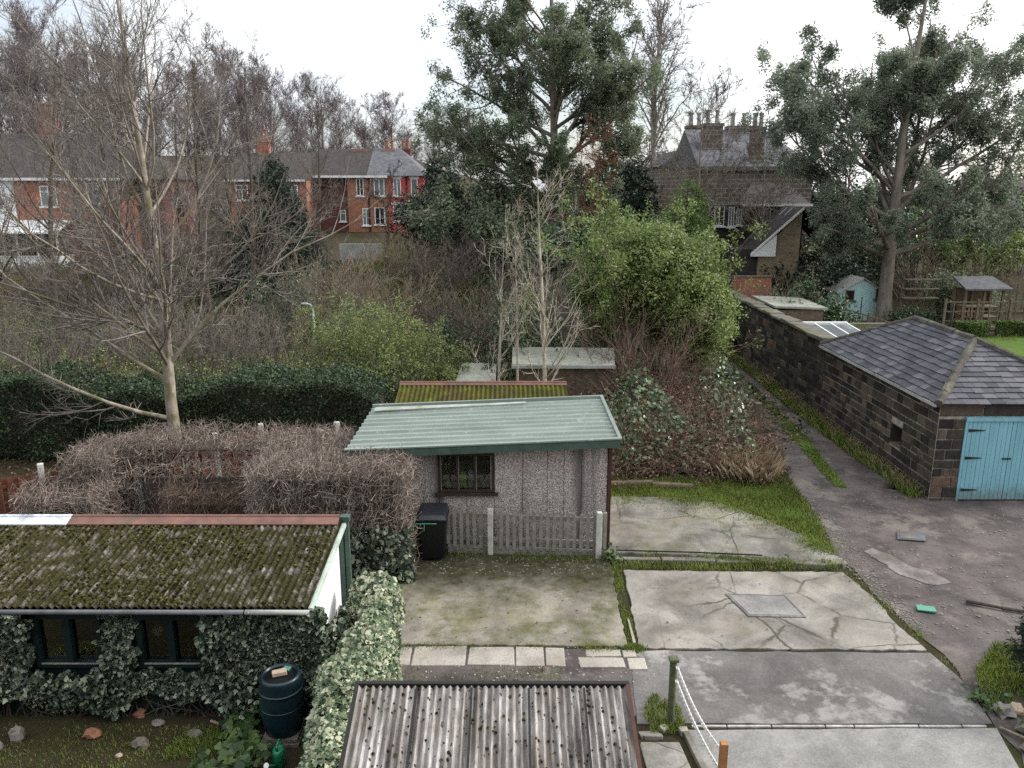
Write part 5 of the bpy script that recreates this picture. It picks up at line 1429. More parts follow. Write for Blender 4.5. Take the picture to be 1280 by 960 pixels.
m = MB(); m.add([(k0 + .1, YC, 1.0), (c1, YC, 1.0), (c1, YC, zc1 - .15), (k0 + .1, YC, zc0 - .05), (k0 + .1, YW - .003, 1.0), (c1, YW - .003, 1.0), (c1, YW - .003, zc1 - .15), (k0 + .1, YW - .003, zc0 - .05)], [(0, 1, 2, 3), (7, 6, 5, 4), (0, 4, 5, 1), (1, 5, 6, 2), (2, 6, 7, 3), (3, 7, 4, 0)]); m.build('lower_wall', 'house_stone_light', hX)
m = MB(); m.poly3([(k0 - .35, YC - .2, zc0), (c1, YC - .2, zc1), (c1, YW - .2, zc1), (k0 - .35, YW - .2, zc0)], .14); m.poly3([(c1 + .003, YC - .2, zc1), (c1 + 2.2, YC - .2, zc1 - 2.1), (c1 + 2.2, YW - .2, zc1 - 2.1), (c1 + .003, YW - .2, zc1)], .14); m.build('lower_roof', 'slate_brown', hX)
m = MB(); m.poly3([(k0 - .38, YC - .25, zc0 - .12), (c1, YC - .25, zc1 - .12), (c1, YC - .25, zc1 + .03), (k0 - .38, YC - .25, zc0 + .03)], .05, (0, 1, 0)); m.add([(k0 - .38, YC - .21, zc0 - .14), (k0 + .95, YC - .21, zc0 - .14), (k0 + .95, YC - .21, cs(k0 + .95)), (k0 - .38, YC - .15, zc0 - .14), (k0 + .95, YC - .15, zc0 - .14), (k0 + .95, YC - .15, cs(k0 + .95))], [(0, 1, 2), (5, 4, 3), (0, 3, 4, 1), (1, 4, 5, 2), (2, 5, 3, 0)]); m.build('bargeboard', 'white_paint', hX)
for d_ in (.0, .9):
    m = MB(); m.poly3([(k0 - .25 + .02, YW - 1.2 - d_, zc0 + .02), (k0 + 2.2, YW - 1.2 - d_, cs(k0 + 2.2) + .03), (k0 + 2.2, YW - 1.32 - d_, cs(k0 + 2.2) + .03), (k0 - .25 + .02, YW - 1.32 - d_, zc0 + .02)], .05); m.build('roof_batten', 'felt_grey', hX)
MB().box(c0, k0 + .097, YC + .2, YW - .003, .9, gz(312, YC)).build('porch_wall', 'house_stone_dark', hX)
bw = thing('brick_wall', 'short weathered red brick wall at the far end of the lane', 'wall', (gx(940, 41, 1.5), 41, 1))
MB().box(gx(915, 41, 1.5), gx(962, 41, 1.5), 41, 41.25, .6, gz(347, 41)).build('brickwork', 'brick_red', bw)
MB().box(gx(914, 41, 1.5), gx(963, 41, 1.5), 40.96, 41.29, gz(347, 41) + .002, gz(347, 41) + .08).build('coping', 'stone_cope', bw)
# far right brick house with conservatory
YD = 62; d0, d1 = gx(1262, YD, 6), gx(1262, YD, 6) + 9
hD = thing('brick_house', 'brick house with a white conservatory at the right edge', 'house', (d0 + 3, YD, 3))
MB().box(d0, d1, YD, YD + 8, 2.5, gz(262, YD)).build('wall', 'brick_purple', hD)
m = MB(); gable_roof_x(m, d0, d1, YD, YD + 8, gz(262, YD), gz(262, YD) + 2.3); m.build('roof', 'tile_roof', hD)
window(hD, d0 + 1.0, gz(327, YD - 2), 1.3, 1.9, YD - .5, 2)
MB().box(d0 - .3, d0 + 4, YD - .5 + .03, YD - .003, 2.4, gz(318, YD)).build('conservatory', 'white_render', hD)

# ================================================================ GARDEN BEHIND THE WALL
bs = thing('blue_shed', 'pale blue timber garden shed with a small dark window under the big tree', 'shed', (17.5, 41, .8))
b0, b1, yb, zb0 = gx(1049, 40, 1.5), gx(1102, 40, 1.5), 40.0, H(17, 40) - .05
ze, zr = gz(364, 40), gz(347, 40); bm = (b0 + b1) / 2
m = MB(); m.add([(b0, yb, zb0), (b1, yb, zb0), (b1, yb, ze), (bm, yb, zr - .08), (b0, yb, ze), (b0, yb + 2.4, zb0), (b1, yb + 2.4, zb0), (b1, yb + 2.4, ze), (bm, yb + 2.4, zr - .08), (b0, yb + 2.4, ze)], [(0, 1, 2, 3, 4), (9, 8, 7, 6, 5), (0, 5, 6, 1), (1, 6, 7, 2), (4, 9, 5, 0)]); m.build('wall', 'shed_blue', bs)
m = MB(); m.poly3([(b0 - .15, yb - .15, ze - .08), (bm, yb - .15, zr), (bm, yb + 2.5, zr), (b0 - .15, yb + 2.5, ze - .08)], .05); m.poly3([(b1 + .15, yb - .15, ze - .08), (b1 + .15, yb + 2.5, ze - .08), (bm, yb + 2.5, zr), (bm, yb - .15, zr)], .05); m.build('roof', 'felt_grey', bs)
m = MB()
for k in range(9):
    x = b0 + (b1 - b0) * (k + .5) / 9; m.box(x - .008, x + .008, yb - .012, yb, zb0, ze - .03)
m.build('batten', 'shed_blue', bs)
window(bs, gx(1062, 40, 2), gz(369, 40), .42, .5, yb, 0, None, False, 'dark_inside', 'old_wood', .04)
window(bs, gx(1098, 40, 2), gz(367, 40), .3, .5, yb, 0, None, False, 'dark_inside', 'old_wood', .04)
MB().box(gx(1076, 40, 1.5), gx(1077, 40, 1.5), yb - .015, yb - .001, zb0, ze - .3).build('door_gap', 'iron', bs)
ls = thing('log_store', 'open timber log store with a grey slate roof behind the trellis', 'log store', (21.8, 37.6, .7))
l0, l1, yl = gx(1210, 37, 2), gx(1257, 37, 2), 37.3; zl = H(21, 37.3); zt = gz(360, 37.3)
m = MB(); m.poly3([(l0 - .2, yl - .3, zt), (l1 + .25, yl - .3, zt), (l1 + .1, yl + 1.2, zt + .42), (l0 - .05, yl + 1.2, zt + .42)], .08); m.build('roof', 'slate_far', ls)
for x in (l0, (l0 + l1) / 2, l1):
    for y in (yl, yl + 1.0): MB().box(x - .05, x + .05, y - .05, y + .05, zl - .1, zt - .02).build('post', 'trellis_wood', ls)
for z in (.12, .62, 1.1): MB().box(l0 + .05, l1 - .05, yl + .06, yl + .94, zl + z, zl + z + .05).build('shelf', 'trellis_wood', ls)
MB().box(l0 + .05, l1 - .05, yl + 1.06, yl + 1.09, zl, zt - .1).build('back', 'old_wood', ls)
m = MB(); r8 = random.Random(3)
for z0 in (.17, .67):
    for c in range(4):
        for k in range(5 - (c > 2)):
            x = l0 + .14 + k * .17 + r8.uniform(-.02, .02); m.tube((x, yl + .1 + r8.uniform(0, .05), zl + z0 + .06 + c * .11), (x, yl + .8, zl + z0 + .06 + c * .11), .06, n_=7)
o = m.build('firewood', 'log_end', loc=(l0 + .5, yl + .4, zl + .17)); tag(o, 'split firewood stacked in the left bay of the log store', 'firewood'); stuff(o)


def trellis(label, a, b, h, step, rails, group=None):
    t = thing('trellis_fence', label, 'fence', (a[0], a[1], H(*a)))
    L = math.hypot(b[0] - a[0], b[1] - a[1]); k = max(1, round(L / 1.8)); ang = math.atan2(b[1] - a[1], b[0] - a[0])
    for i in range(k + 1):
        x = a[0] + (b[0] - a[0]) * i / k; y = a[1] + (b[1] - a[1]) * i / k; z = H(x, y); MB().box(x - .05, x + .05, y - .05, y + .05, z - .1, z + h + .12, ang).build('post', 'trellis_wood', t)
    m = MB(); n_ = int(L / step)
    za_, zb_ = H(*a), H(*b); nx_, ny_ = -math.sin(ang) * .03, math.cos(ang) * .03
    for z in np.linspace(.25, h, rails): m.poly3([(a[0] + nx_, a[1] + ny_, za_ + z), (b[0] + nx_, b[1] + ny_, zb_ + z), (b[0] + 2 * nx_, b[1] + 2 * ny_, zb_ + z), (a[0] + 2 * nx_, a[1] + 2 * ny_, za_ + z)], .05)
    for i in range(1, n_):
        f = i / n_; x, y, z = a[0] + (b[0] - a[0]) * f, a[1] + (b[1] - a[1]) * f, za_ + (zb_ - za_) * f; m.box(x - .018, x + .018, y - .02, y + .02, z + .1, z + h, ang)
    m.build('lattice', 'trellis_wood', t)
trellis('wide brown trellis fence in front of the log store', (gx(1178, 36.5, 1), 36.5), (gx(1300, 36.5, 1), 36.5), 1.55, .4, 4)
trellis('trellis fence sloping down past the pale blue shed', (gx(1030, 38.5, 1), 39.), (gx(1118, 34, 1), 34.), 1.1, .3, 3)
trellis('weathered fence beyond the log store by the conservatory', (gx(1235, 42, 1.4), 42), (gx(1330, 42, 1.4), 42), 1.5, .35, 3)
pg = thing('bench_frame', 'pale timber frame shelving by the trunk of the big tree', 'shelves', (gx(1140, 39, 1), 39, .8))
for z in (1.3, 1.75, 2.2): MB().box(gx(1128, 39, 2), gx(1172, 39, 2), 38.8, 39.2, .8 + z - .05, .8 + z).build('plank', 'trellis_wood', pg)
for px in (1130, 1150, 1170): MB().box(gx(px, 39, 2) - .04, gx(px, 39, 2) + .04, 39.21, 39.29, .6, 3.1).build('post', 'trellis_wood', pg)
# cold frame / lean-to behind wall
cf = thing('cold_frame', 'white framed glass lean to roof against the inside of the lane wall', 'greenhouse', (12, 29.5, 0))
MB().box(10.6, 13.1, 28.2, 31.0, 0, 1.75).build('base', 'white_render', cf)
m = MB()
for k in range(4): m.poly3([(10.62 + k * .63, 28.1, 1.95), (11.2 + k * .63, 28.1, 1.95), (11.2 + k * .63, 31.1, 2.15), (10.62 + k * .63, 31.1, 2.15)], .02)
m.build('pane', 'glass_sky', cf)
m = MB()
for k in range(5): m.poly3([(10.58 + k * .63, 28.08, 1.97), (10.63 + k * .63, 28.08, 1.97), (10.63 + k * .63, 31.12, 2.17), (10.58 + k * .63, 31.12, 2.17)], .06)
m.box(10.55, 13.15, 31.0, 31.14, 1.7, 2.2).box(10.55, 13.15, 28.04, 28.1, 1.75, 1.98); m.build('frame', 'white_paint', cf)
fr = thing('felt_roof_shed', 'low shed with a flat pale green felt roof behind the lane wall', 'shed', (11.9, 34, .3))
MB().box(10.7, 12.55, 32.0, 35.0, .2, 2.52).build('wall', 'old_wood', fr)
m = MB(); m.poly3([(10.55, 31.9, 2.70), (12.7, 31.9, 2.62), (12.7, 35.2, 2.62), (10.55, 35.2, 2.70)], .08); m.build('roof', 'felt_green', fr)
gw = thing('garden_wall', 'low mossy stone wall just behind the glass lean to', 'wall', (12, 31.6, 0))
MB().box(10.6, 15.0, 31.5, 31.8, .1, 2.05).build('stonework', 'stone_cope', gw)
hg = thing('picket_fence', 'brown garden fence on the lawn below the red painted house', 'fence', (gx(550, 53.5, 3), 53.5, 2.8))
xa, xb = gx(480, 53.5, 3.4), gx(640, 53.5, 3.4)
for z in (.3, .95): MB().box(xa, xb, 53.54, 53.6, H(-6, 53) + z, H(-6, 53) + z + .09).build('rail', 'trellis_wood', hg)
m = MB(); x = xa
while x < xb: m.box(x, x + .09, 53.5, 53.535, H(-6, 53) + .05, H(-6, 53) + 1.2 + random.uniform(-.05, .05)); x += .17
m.build('pickets', 'trellis_wood', hg)
bwl = thing('block_wall', 'low grey blockwork wall below the orange brick house', 'wall', (gx(450, 49, 3), 49, 2.8))
MB().box(gx(425, 49, 3), gx(478, 49, 3), 49, 49.3, 2.4, gz(305, 49)).build('blockwork', 'felt_grey', bwl)
bf = thing('board_fence', 'dark vertical board fence far left behind the scrub', 'fence', (-17, 31, .3))
slat_panel(bf, (-22, 31.5), (-13.5, 30.2), H(-18, 31), H(-18, 31) + 1.3, 'old_wood', .14, .03, nm='boards')

# street lamp
sl_ = thing('street_lamp', 'slim grey lamp post with a short arm among the shrubs', 'lamp post', (gx(394, 30, 1.5), 30, H(-7, 30)))
X = gx(394, 30, 1.5)
MB().tube((X, 30, .1), (X, 30, 2.85), .055, .04, 10).build('post', 'lamp_metal', sl_, smooth=True)
m = MB(); m.tube((X, 30, 2.85), (X - .08, 30, 3.02), .035, n_=8).tube((X - .08, 30, 3.02), (X - .26, 30, 3.07), .03, n_=8); m.build('arm', 'lamp_metal', sl_)
MB().box(X - .42, X - .2, 29.93, 30.07, 3.03, 3.10).build('lamp_head', 'lamp_metal', sl_, bevel=.02)

# rope posts by the drive
ca = thing('rope_post', 'mossy green timber post holding the white chain', 'post', (2.22, 9.76, 0))
MB().lathe([(.055, -.1), (.05, .5), (.052, 1.0)], (2.22, 9.76, 0), 10).build('shaft', 'post_green', ca)
MB().box(2.155, 2.285, 9.695, 9.825, 1.0, 1.045).build('cap', 'post_green', ca, bevel=.01)
cb = thing('rope_post', 'short square orange timber post at the bottom edge', 'post', (2.58, 8.42, 0))
MB().box(2.54, 2.63, 8.38, 8.47, -.1, .74).build('shaft', 'post_new', cb, bevel=.006)
def chain(label, a, b, sag):
    a, b = Vector(a), Vector(b); m = MB(); k = 46; P = []
    for i in range(k + 1):
        t = i / k; p = a.lerp(b, t); p.z -= sag * 4 * t * (1 - t); P.append(p)
    for i in range(k):
        p, q = P[i], P[i + 1]; d = (q - p); e = d * .25; side = d.normalized().cross(Vector((0, 0, 1))).normalized() if i % 2 == 0 else d.normalized().cross(d.normalized().cross(Vector((0, 0, 1)))).normalized()
        w = .014
        m.tube(p - e + side * w, q + e + side * w, .009, n_=5).tube(p - e - side * w, q + e - side * w, .009, n_=5)
        m.tube(p - e + side * w, p - e - side * w, .009, n_=5).tube(q + e + side * w, q + e - side * w, .009, n_=5)
    tag(m.build('chain', 'chain_white', loc=tuple(a)), label, 'chain')
chain('white plastic chain sagging from the top of the mossy post', (2.26, 9.71, .93), (2.57, 8.47, .60), .12)
chain('lower white plastic chain sagging from the middle of the mossy post', (2.26, 9.71, .72), (2.6, 8.37, .30), .10)
tag(MB().box(2.05, 2.16, 9.55, 9.66, 0, .07, .4, jit=.01).build('stone', 'flag_stone', loc=(2.1, 9.6, 0), bevel=.01), 'pale broken stone left of the foot of the mossy post', 'stone')
tag(MB().box(2.3, 2.42, 9.5, 9.62, 0, .08, .2, jit=.012).build('stone', 'flag_stone', loc=(2.36, 9.55, 0), bevel=.01), 'pale broken stone right of the foot of the mossy post', 'stone')
tag(MB().box(7.2, 7.5, 12.75, 12.93, .03, .06, -.25, jit=.01).build('tray', 'green_plastic', loc=(7.35, 12.84, .035), bevel=.006), 'flat green plastic tray dropped on the lane', 'litter')
m = MB()
for a, b in (((8.2, 13.1, .06), (8.7, 12.85, .06)), ((8.7, 12.85, .06), (9.3, 12.65, .05))): m.tube(a, b, .035, .025, 6)
tag(m.build('branch', 'twig_dark', loc=(8.7, 12.9, .05)), 'thin dark branch lying across the lane', 'branch')
# gate stump and post beside the lane
tag(MB().prism([(6.82, 21.6), (6.98, 21.58), (7.0, 21.74), (6.84, 21.76)], -.1, 1.45).build('gate_post', 'old_wood', loc=(6.9, 21.67, 0), bevel=.02), 'rotten brown timber gate post in the bramble bank beside the lane', 'post')
tag(MB().blob((7.05, 20.2, .3), .22, (.7, .8, 1.7), .3, 8, 6).build('stump', 'bark_dark', loc=(7.05, 20.2, 0)), 'black charred stump at the lane edge of the bramble bank', 'stump')

# ================================================================ TREES
# main bare tree on the left
t = bare_tree('bare_tree', 'big leafless pale barked tree in front of the dark hedge', 13.2, .165, 24, 101, 'bark_tan', 'twig_main', ang=(26, 54), l2=11, l3=8, l4=3, t0=.20, limbl=(.30, .46), rmin=.0036, wob=.022, trop=.075, jit=.085,
              extra=[(1.5, 178, 4, 5.2), (2.5, 172, 30, 6.0), (2.9, 10, 50, 6.5), (3.6, 185, 25, 5.2), (4.2, 15, 35, 4.8), (4.6, 250, 30, 4.6), (5.2, 170, 35, 4.8), (5.8, 20, 45, 4.6), (6.6, 200, 50, 5.5), (7.2, 330, 55, 5.2), (7.8, 100, 50, 4.5)])
place(t, (-8.75, 19.95, 0), .0)
t = bare_tree('bare_tree', 'leafless tree leaning at the far left edge behind the dark hedge', 12.2, .16, 16, 102, 'bark_dark', 'twig_grey', ang=(25, 50), l2=9, l3=7, l4=2, rmin=.006, wob=.04)
place(t, (gx(60, 30, 5), 30, H(-16, 30)), .5)
t = bare_tree('bare_tree', 'twiggy leafless tree behind the big pale tree, right of its trunk', 11.5, .15, 18, 103, 'bark_dark', 'twig_grey', ang=(22, 48), l2=9, l3=7, l4=2, rmin=.006, wob=.035)
place(t, (gx(255, 31, 5), 31, H(-12, 31)), 0)
dup(t, (gx(312, 35, 5), 35, H(-12, 35)), 2.2, .93, 'twiggy leafless tree standing before the dark spruce')
dup(t, (gx(150, 36, 5), 36, H(-17, 36)), 4.1, .95, 'leafless tree in front of the red brick semi')
dup(t, (gx(225, 50, 5), 50, H(-20, 50)), .7, .9, 'leafless tree in the gap right of the red brick semi')
dup(t, (gx(398, 54, 5), 54, H(-12, 54)), 1.9, .82, 'leafless tree before the purple brick end of the orange house')
dup(t, (gx(95, 41, 5), 41, H(-20, 41)), 2.6, .85, 'leafless tree before the white porch')
dup(t, (gx(180, 44, 5), 44, H(-20, 44)), 3.3, .9, 'leafless tree before the purple side wall of the semi')
dup(t, (gx(292, 47, 5), 47, H(-15, 47)), 5.2, .85, 'leafless tree before the middle orange brick house')
dup(t, (gx(-20, 33, 5), 33, H(-20, 33)), 1.1, 1.0, 'leafless tree cut by the left edge of the view')
t = bare_tree('bare_tree', 'small dark leafless tree on the lawn before the orange brick house', 5.6, .10, 12, 104, 'bark_dark', 'twig_dark', ang=(25, 55), l2=6, l3=5, l4=2, rmin=.010, t0=.2)
place(t, (gx(484, 45, 3), 45, H(-7, 45)), 0)
# three slim saplings
def sapling(label, px, Y, top, r, seed, limbs, s_ang=(26, 48)):
    h = gz(top, Y); t = bare_tree('sapling', label, h, r, limbs, seed, 'bark_pale', 'bark_pale', ang=s_ang, l2=6, l3=4, l4=0, t0=.16, limbl=(.26, .42), rmin=.0055, wob=.018, trop=.09, group='slim pale saplings behind the mossy roof', k1=7)
    place(t, (gx(px, Y, .2), Y, 0), 0); return t
sapling('tallest pale sapling, before the flat roof shed', 681, 22.7, 205, .085, 111, 26)
sapling('middle slim pale sapling, just left of the flat roof shed', 648, 23.3, 275, .05, 112, 13)
sapling('leftmost slim pale sapling, beside the small brown roof', 622, 23.2, 300, .055, 113, 14)
# eucalyptus centre
t = leafy_tree('eucalyptus_tree', 'tall grey green eucalyptus in the centre of the view', 19.0, .33, 24, 121, 'bark_euc', 'eucalypt', 160000, .19, ang=(30, 62), limbl=(.28, .44), t0=.26, l2=14, l3=6, spread=.14, tleaf=.35, lfall=.3, aspect=.34, droop=.12, wob=.015, keep=.64,
               extra=[(3.4, 172, 40, 7.), (4.4, 165, 36, 7.4), (5.2, 10, 38, 6.6), (4.0, 350, 30, 5.6), (4.2, 260, 25, 5), (9.5, 178, 30, 8.2), (7.6, 355, 32, 7.2), (2.6, 170, 18, 5.2), (2.4, 10, 18, 4.6), (3., 280, 15, 4.5), (3.4, 220, 20, 5.2), (6., 182, 25, 7.8), (7.2, 150, 30, 7), (4.6, 175, 15, 6.0), (3., 190, 25, 4.4), (6.5, 180, 35, 7.4), (8.5, 170, 35, 6.4), (6.8, 5, 45, 5.), (9, 350, 35, 5.5), (11, 185, 35, 5.4), (12, 0, 40, 4.6)])
place(t, (gx(692, 47, 2.5), 47, H(2.5, 47)), 0)
# eucalyptus right
t = leafy_tree('eucalyptus_tree', 'spreading eucalyptus with several leaning limbs behind the stone garage', 16.6, .34, 10, 122, 'bark_euc', 'eucalypt_pale', 165000, .185, ang=(25, 50), limbl=(.22, .36), t0=.35, l2=15, l3=6, spread=.13, tleaf=.35, aspect=.32, droop=.18, wob=.03, keep=.62, lk=.42,
               extra=[(4.2, 172, 44, 7.4), (4.9, 160, 58, 9.0), (5.4, 100, 62, 8.), (4.8, 20, 48, 9.), (5.3, 5, 36, 7.6), (6.2, 185, 42, 6.6), (6.5, 45, 58, 8.6), (3.2, 175, 22, 3.8), (3.8, 350, 22, 5.8), (3.6, 230, 25, 4.4), (4.3, 300, 28, 5.), (7.5, 30, 42, 7.), (8, 350, 40, 6.6), (3.4, 10, 12, 6.8), (4.0, 340, 20, 7.), (5.0, 178, 30, 7.2), (6.4, 165, 40, 8.), (4.4, 60, 25, 6.5), (3.6, 190, 15, 4.2), (6, 0, 25, 7.5), (7, 180, 50, 7)])
place(t, (gx(1106, 39.4, 1.5), 39.4, H(18.5, 39.4)), 0)
# tall bare tree behind, rust larch
t = bare_tree('bare_tree', 'very tall leafless tree rising behind the centre eucalyptus', 22., .30, 34, 131, 'bark_grey', 'twig_grey', ang=(18, 38), l2=9, l3=7, l4=2, t0=.22, limbl=(.20, .36), rmin=.016, trop=.06)
place(t, (gx(818, 66, 6), 66, H(11, 66)), 0)
t = bare_tree('bare_tree', 'wide leafless tree with branches across the stone villa', 11.0, .13, 26, 133, 'bark_grey', 'twig_grey', ang=(25, 60), l2=9, l3=7, l4=3, t0=.3, limbl=(.32, .5), rmin=.009, jit=.07)
place(t, (gx(880, 44.5, 5), 44.5, H(10, 44)), 0)
dup(t, (gx(930, 47.2, 5), 44.2, H(14, 44)), 2.1, .8, 'leafless tree with thin branches before the dark house wing')
t = bare_tree('bare_larch', 'rusty brown leafless larch beside the centre eucalyptus', gz(148, 43) - H(4.3, 43), .10, 46, 132, 'rust_twig', 'rust_twig', ang=(55, 85), l2=9, l3=5, l4=0, t0=.1, limbl=(.18, .34), rmin=.0085, trop=.05)
place(t, (gx(742, 43, 5), 43, H(4.3, 43)), 0)
# conifers
def put_conifer(name, label, px, Y, top, w, seed, leaf, ns, ls, **k):
    x = gx(px, Y, 4); b = H(x, Y); t = conifer(name, label, gz(top, Y) - b, w, seed, leaf, ns, ls, **k); place(t, (x, Y, b), 0); return t
put_conifer('spruce', 'dark spruce standing left of the orange brick house', 346, 40, 193, 6.2, 141, 'spruce', 1300, .20)
put_conifer('conifer', 'feathery light green conifer in front of the stone villa', 855, 36, 224, 4.4, 142, 'conifer_green', 1000, .17, power=.55, droop=.05)
put_conifer('conifer', 'dark conifer at the left foot of the centre eucalyptus', 552, 51, 186, 4.2, 143, 'conifer_dark', 520, .26, power=.5)
put_conifer('conifer', 'dark ivy clad conifer between the larch and the villa', 790, 52, 190, 4.6, 144, 'conifer_dark', 560, .28, power=.4)


def put_shrub(label, px, Y, top, wpx, seed, twig, leaf=None, nl=0, ls=.1, name='shrub', stems=26, base=None, **k):
    x = gx(px, Y, 1.5); b = H(x, Y) if base is None else base; h = gz(top, Y) - b; w = wpx * Y * 1.02 / FPX
    t = shrub(name, label, h, w, stems, seed, twig, leaf, nl, ls, **k); place(t, (x, Y, b), 0); return t
# big bright shrub
def put_lobed(label, px, Y, top, w, d, seed, leaf, N, ls, **k):
    x = gx(px, Y, 1.5); b = H(x, Y); t = lobed_bush('shrub', label, w, d, gz(top, Y) - b, seed, leaf, N, ls, **k); place(t, (x, Y, b), 0); return t
put_lobed('big bright yellow green rounded shrub beside the lane', 812, 27.6, 276, 4.7, 4.2, 151, 'bright_shrub', 60000, .10, nl=60, lr=(.10, .21), z0=.40)
put_lobed('bright green shrub on the lane side of the big rounded one', 868, 26.6, 330, 2.9, 2.8, 152, 'bright_shrub', 30000, .095, nl=34, lr=(.11, .22), z0=.28)
put_lobed('duller green shrub left of the big rounded shrub', 752, 28.8, 318, 2.6, 2.6, 153, 'bright_shrub', 18000, .10, nl=30, lr=(.11, .22), z0=.4)
put_shrub('bare brown stemmed thicket under the big green shrub', 800, 24.6, 385, 120, 154, 'twig_bramble', None, 0, stems=60, r0=.018, l2=8, l3=4, rmin=.0055)
put_shrub('dark leafy undergrowth beneath the bare thicket', 812, 26.3, 440, 170, 155, 'twig_dark', 'laurel', 9000, .12, stems=30, tleaf=.0)
# evergreens under the eucalyptus
for i, (px, Y, top, w, lf, lab) in enumerate(((598, 45, 232, 130, 'eucalypt', 'dark evergreen mass under the left limb of the centre eucalyptus'), (655, 44, 258, 120, 'eucalypt', 'dark evergreen bush at the foot of the centre eucalyptus trunk'), (715, 49, 240, 110, 'conifer_dark', 'dark evergreen bush right of the centre eucalyptus trunk'), (780, 41, 268, 90, 'laurel', 'green leafy bush behind the big bright shrub'), (545, 47, 235, 60, 'conifer_dark', 'dark bush at the corner of the red painted house'), (700, 41, 300, 110, 'laurel', 'deep green bush between saplings and larch'))):
    put_shrub(lab, px, Y, top, w, 160 + i, 'twig_dark', lf, 9000, .22, stems=24, r0=.04, tleaf=.05, spread=.25, lean=.55)
# light green willowy bushes
for i, (px, Y, top, w, nl, lab) in enumerate(((428, 27.2, 388, 80, 8500, 'light green willowy bush right of the lamp post'), (497, 26.4, 392, 95, 10500, 'light green willowy bush, tallest above the evergreen hedge'), (548, 25.2, 432, 66, 6000, 'light green willowy bush nearest the mossy roof'), (395, 26.0, 420, 50, 2200, 'sparse green bush at the foot of the lamp post'))):
    put_shrub(lab, px, Y, top, w, 170 + i, 'twig_tan', 'willow_green', nl, .085, stems=40, r0=.014, tleaf=.1, spread=.10, lean=.4, ang=(12, 35), trop=.06)
for i, (px, Y, top, w, lab) in enumerate(((400, 24.3, 448, 120, 'dull green mixed bush above the evergreen hedge, below the lamp post'), (480, 24.0, 455, 120, 'dull green mixed bush above the evergreen hedge, left of the mossy roof'), (310, 24.6, 440, 150, 'dull green mixed bush right of the pale tree trunk'))):
    put_shrub(lab, px, Y, top, w, 180 + i, 'twig_grey', 'privet', 6500, .075, stems=44, r0=.012, tleaf=.0, spread=.1, extra_leaf=('willow_green', 2200, .08, 2.0))
# bare scrub on the bank
protoA = put_shrub('beige twiggy thicket below the orange brick house', 468, 34, 330, 130, 191, 'twig_tan', None, 0, stems=70, r0=.014, rmin=.006, l2=8, l3=5, group='bare scrub on the bank', trop=.05)
protoB = put_shrub('grey purple twiggy thicket right of the beige one', 545, 34, 352, 120, 192, 'twig_purple', None, 0, stems=60, r0=.015, rmin=.007, l2=8, l3=5, group='bare scrub on the bank')
protoC = put_shrub('grey bramble thicket behind the evergreen hedge at far left', 40, 26, 395, 160, 193, 'twig_grey', None, 0, stems=64, r0=.014, rmin=.005, l2=8, l3=5, group='bare scrub on the bank')
scrub = [(protoB, 600, 32, 1., 'grey purple thicket left of the slim saplings'), (protoB, 560, 40, 1.05, 'purple thicket below the garden fence on the lawn'), (protoA, 420, 37, .95, 'beige thicket just right of the dark spruce'), (protoB, 655, 37, 1.1, 'purple thicket behind the middle sapling'), (protoC, 390, 33, 1.05, 'grey thicket behind the lamp post'), (protoC, 330, 29, .95, 'grey thicket under the dark spruce'), (protoC, 270, 28, 1., 'grey thicket behind the pale tree trunk'), (protoC, 195, 29, 1.05, 'grey thicket left of the pale tree trunk'), (protoC, 120, 28, 1.05, 'grey thicket in front of the board fence'), (protoB, 90, 36, 1.1, 'purple thicket below the red brick semi'), (protoB, 200, 38, 1.2, 'purple thicket right of the red brick semi'), (protoB, 300, 40, 1.2, 'purple thicket left of the dark spruce'), (protoA, 20, 37, 1.0, 'beige thicket below the white rendered house'), (protoB, 690, 33, 1., 'purple thicket behind the tallest sapling'), (protoA, 515, 42, .8, 'beige thicket on the edge of the lawn'), (protoB, 620, 43, 1.1, 'purple thicket right of the lawn'), (protoC, 740, 34, 1., 'grey thicket at the foot of the rusty larch'), (protoC, -60, 29, 1.1, 'grey thicket cut by the left edge of the view'), (protoA, 150, 42, .9, 'beige thicket before the purple brick side wall'), (protoB, 380, 45, .9, 'purple thicket before the orange brick house'), (protoB, 260, 46, 1.1, 'purple thicket below the middle brick house')]
for i, (p_, px, Y, s_, lab) in enumerate(scrub):
    x = gx(px, Y, 2); dup(p_, (x, Y, H(x, Y)), i * 1.37, s_, lab)
put_shrub('narrow column of bright ivy behind the middle sapling', 655, 27, 340, 34, 201, 'twig_dark', 'laurel', 5200, .10, stems=12, tleaf=.0, lean=.2, name='ivy_column', extra_leaf=('bright_shrub', 1500, .1, 4.))
put_shrub('dark glossy bush between small shed and light green bush', 610, 25.6, 432, 66, 202, 'twig_dark', 'privet', 6500, .09, stems=22, tleaf=.0)
put_shrub('dull green bush behind the flat roof shed', 700, 28, 398, 130, 203, 'twig_dark', 'privet', 7000, .12, stems=30, tleaf=.0)
put_shrub('green bush low at the far left above the evergreen hedge', 20, 24.6, 445, 110, 204, 'twig_tan', 'willow_green', 4200, .09, stems=30, tleaf=.05)
for i, (px, w, lab) in enumerate(((130, 110, 'loose olive sprigs above the evergreen hedge left of the pale trunk'), (270, 110, 'loose olive sprigs above the evergreen hedge right of the pale trunk'), (375, 90, 'loose olive sprigs above the evergreen hedge below the lamp post'))):
    put_shrub(lab, px, 23.6, 458, w, 420 + i, 'twig_tan', 'willow_green', 3000, .07, stems=46, r0=.010, tleaf=.1)
put_shrub('brown bracken clump above the evergreen hedge at far left', 75, 25.2, 452, 120, 205, 'dry_grass', 'dead_leaf', 3800, .09, stems=40, tleaf=.05)
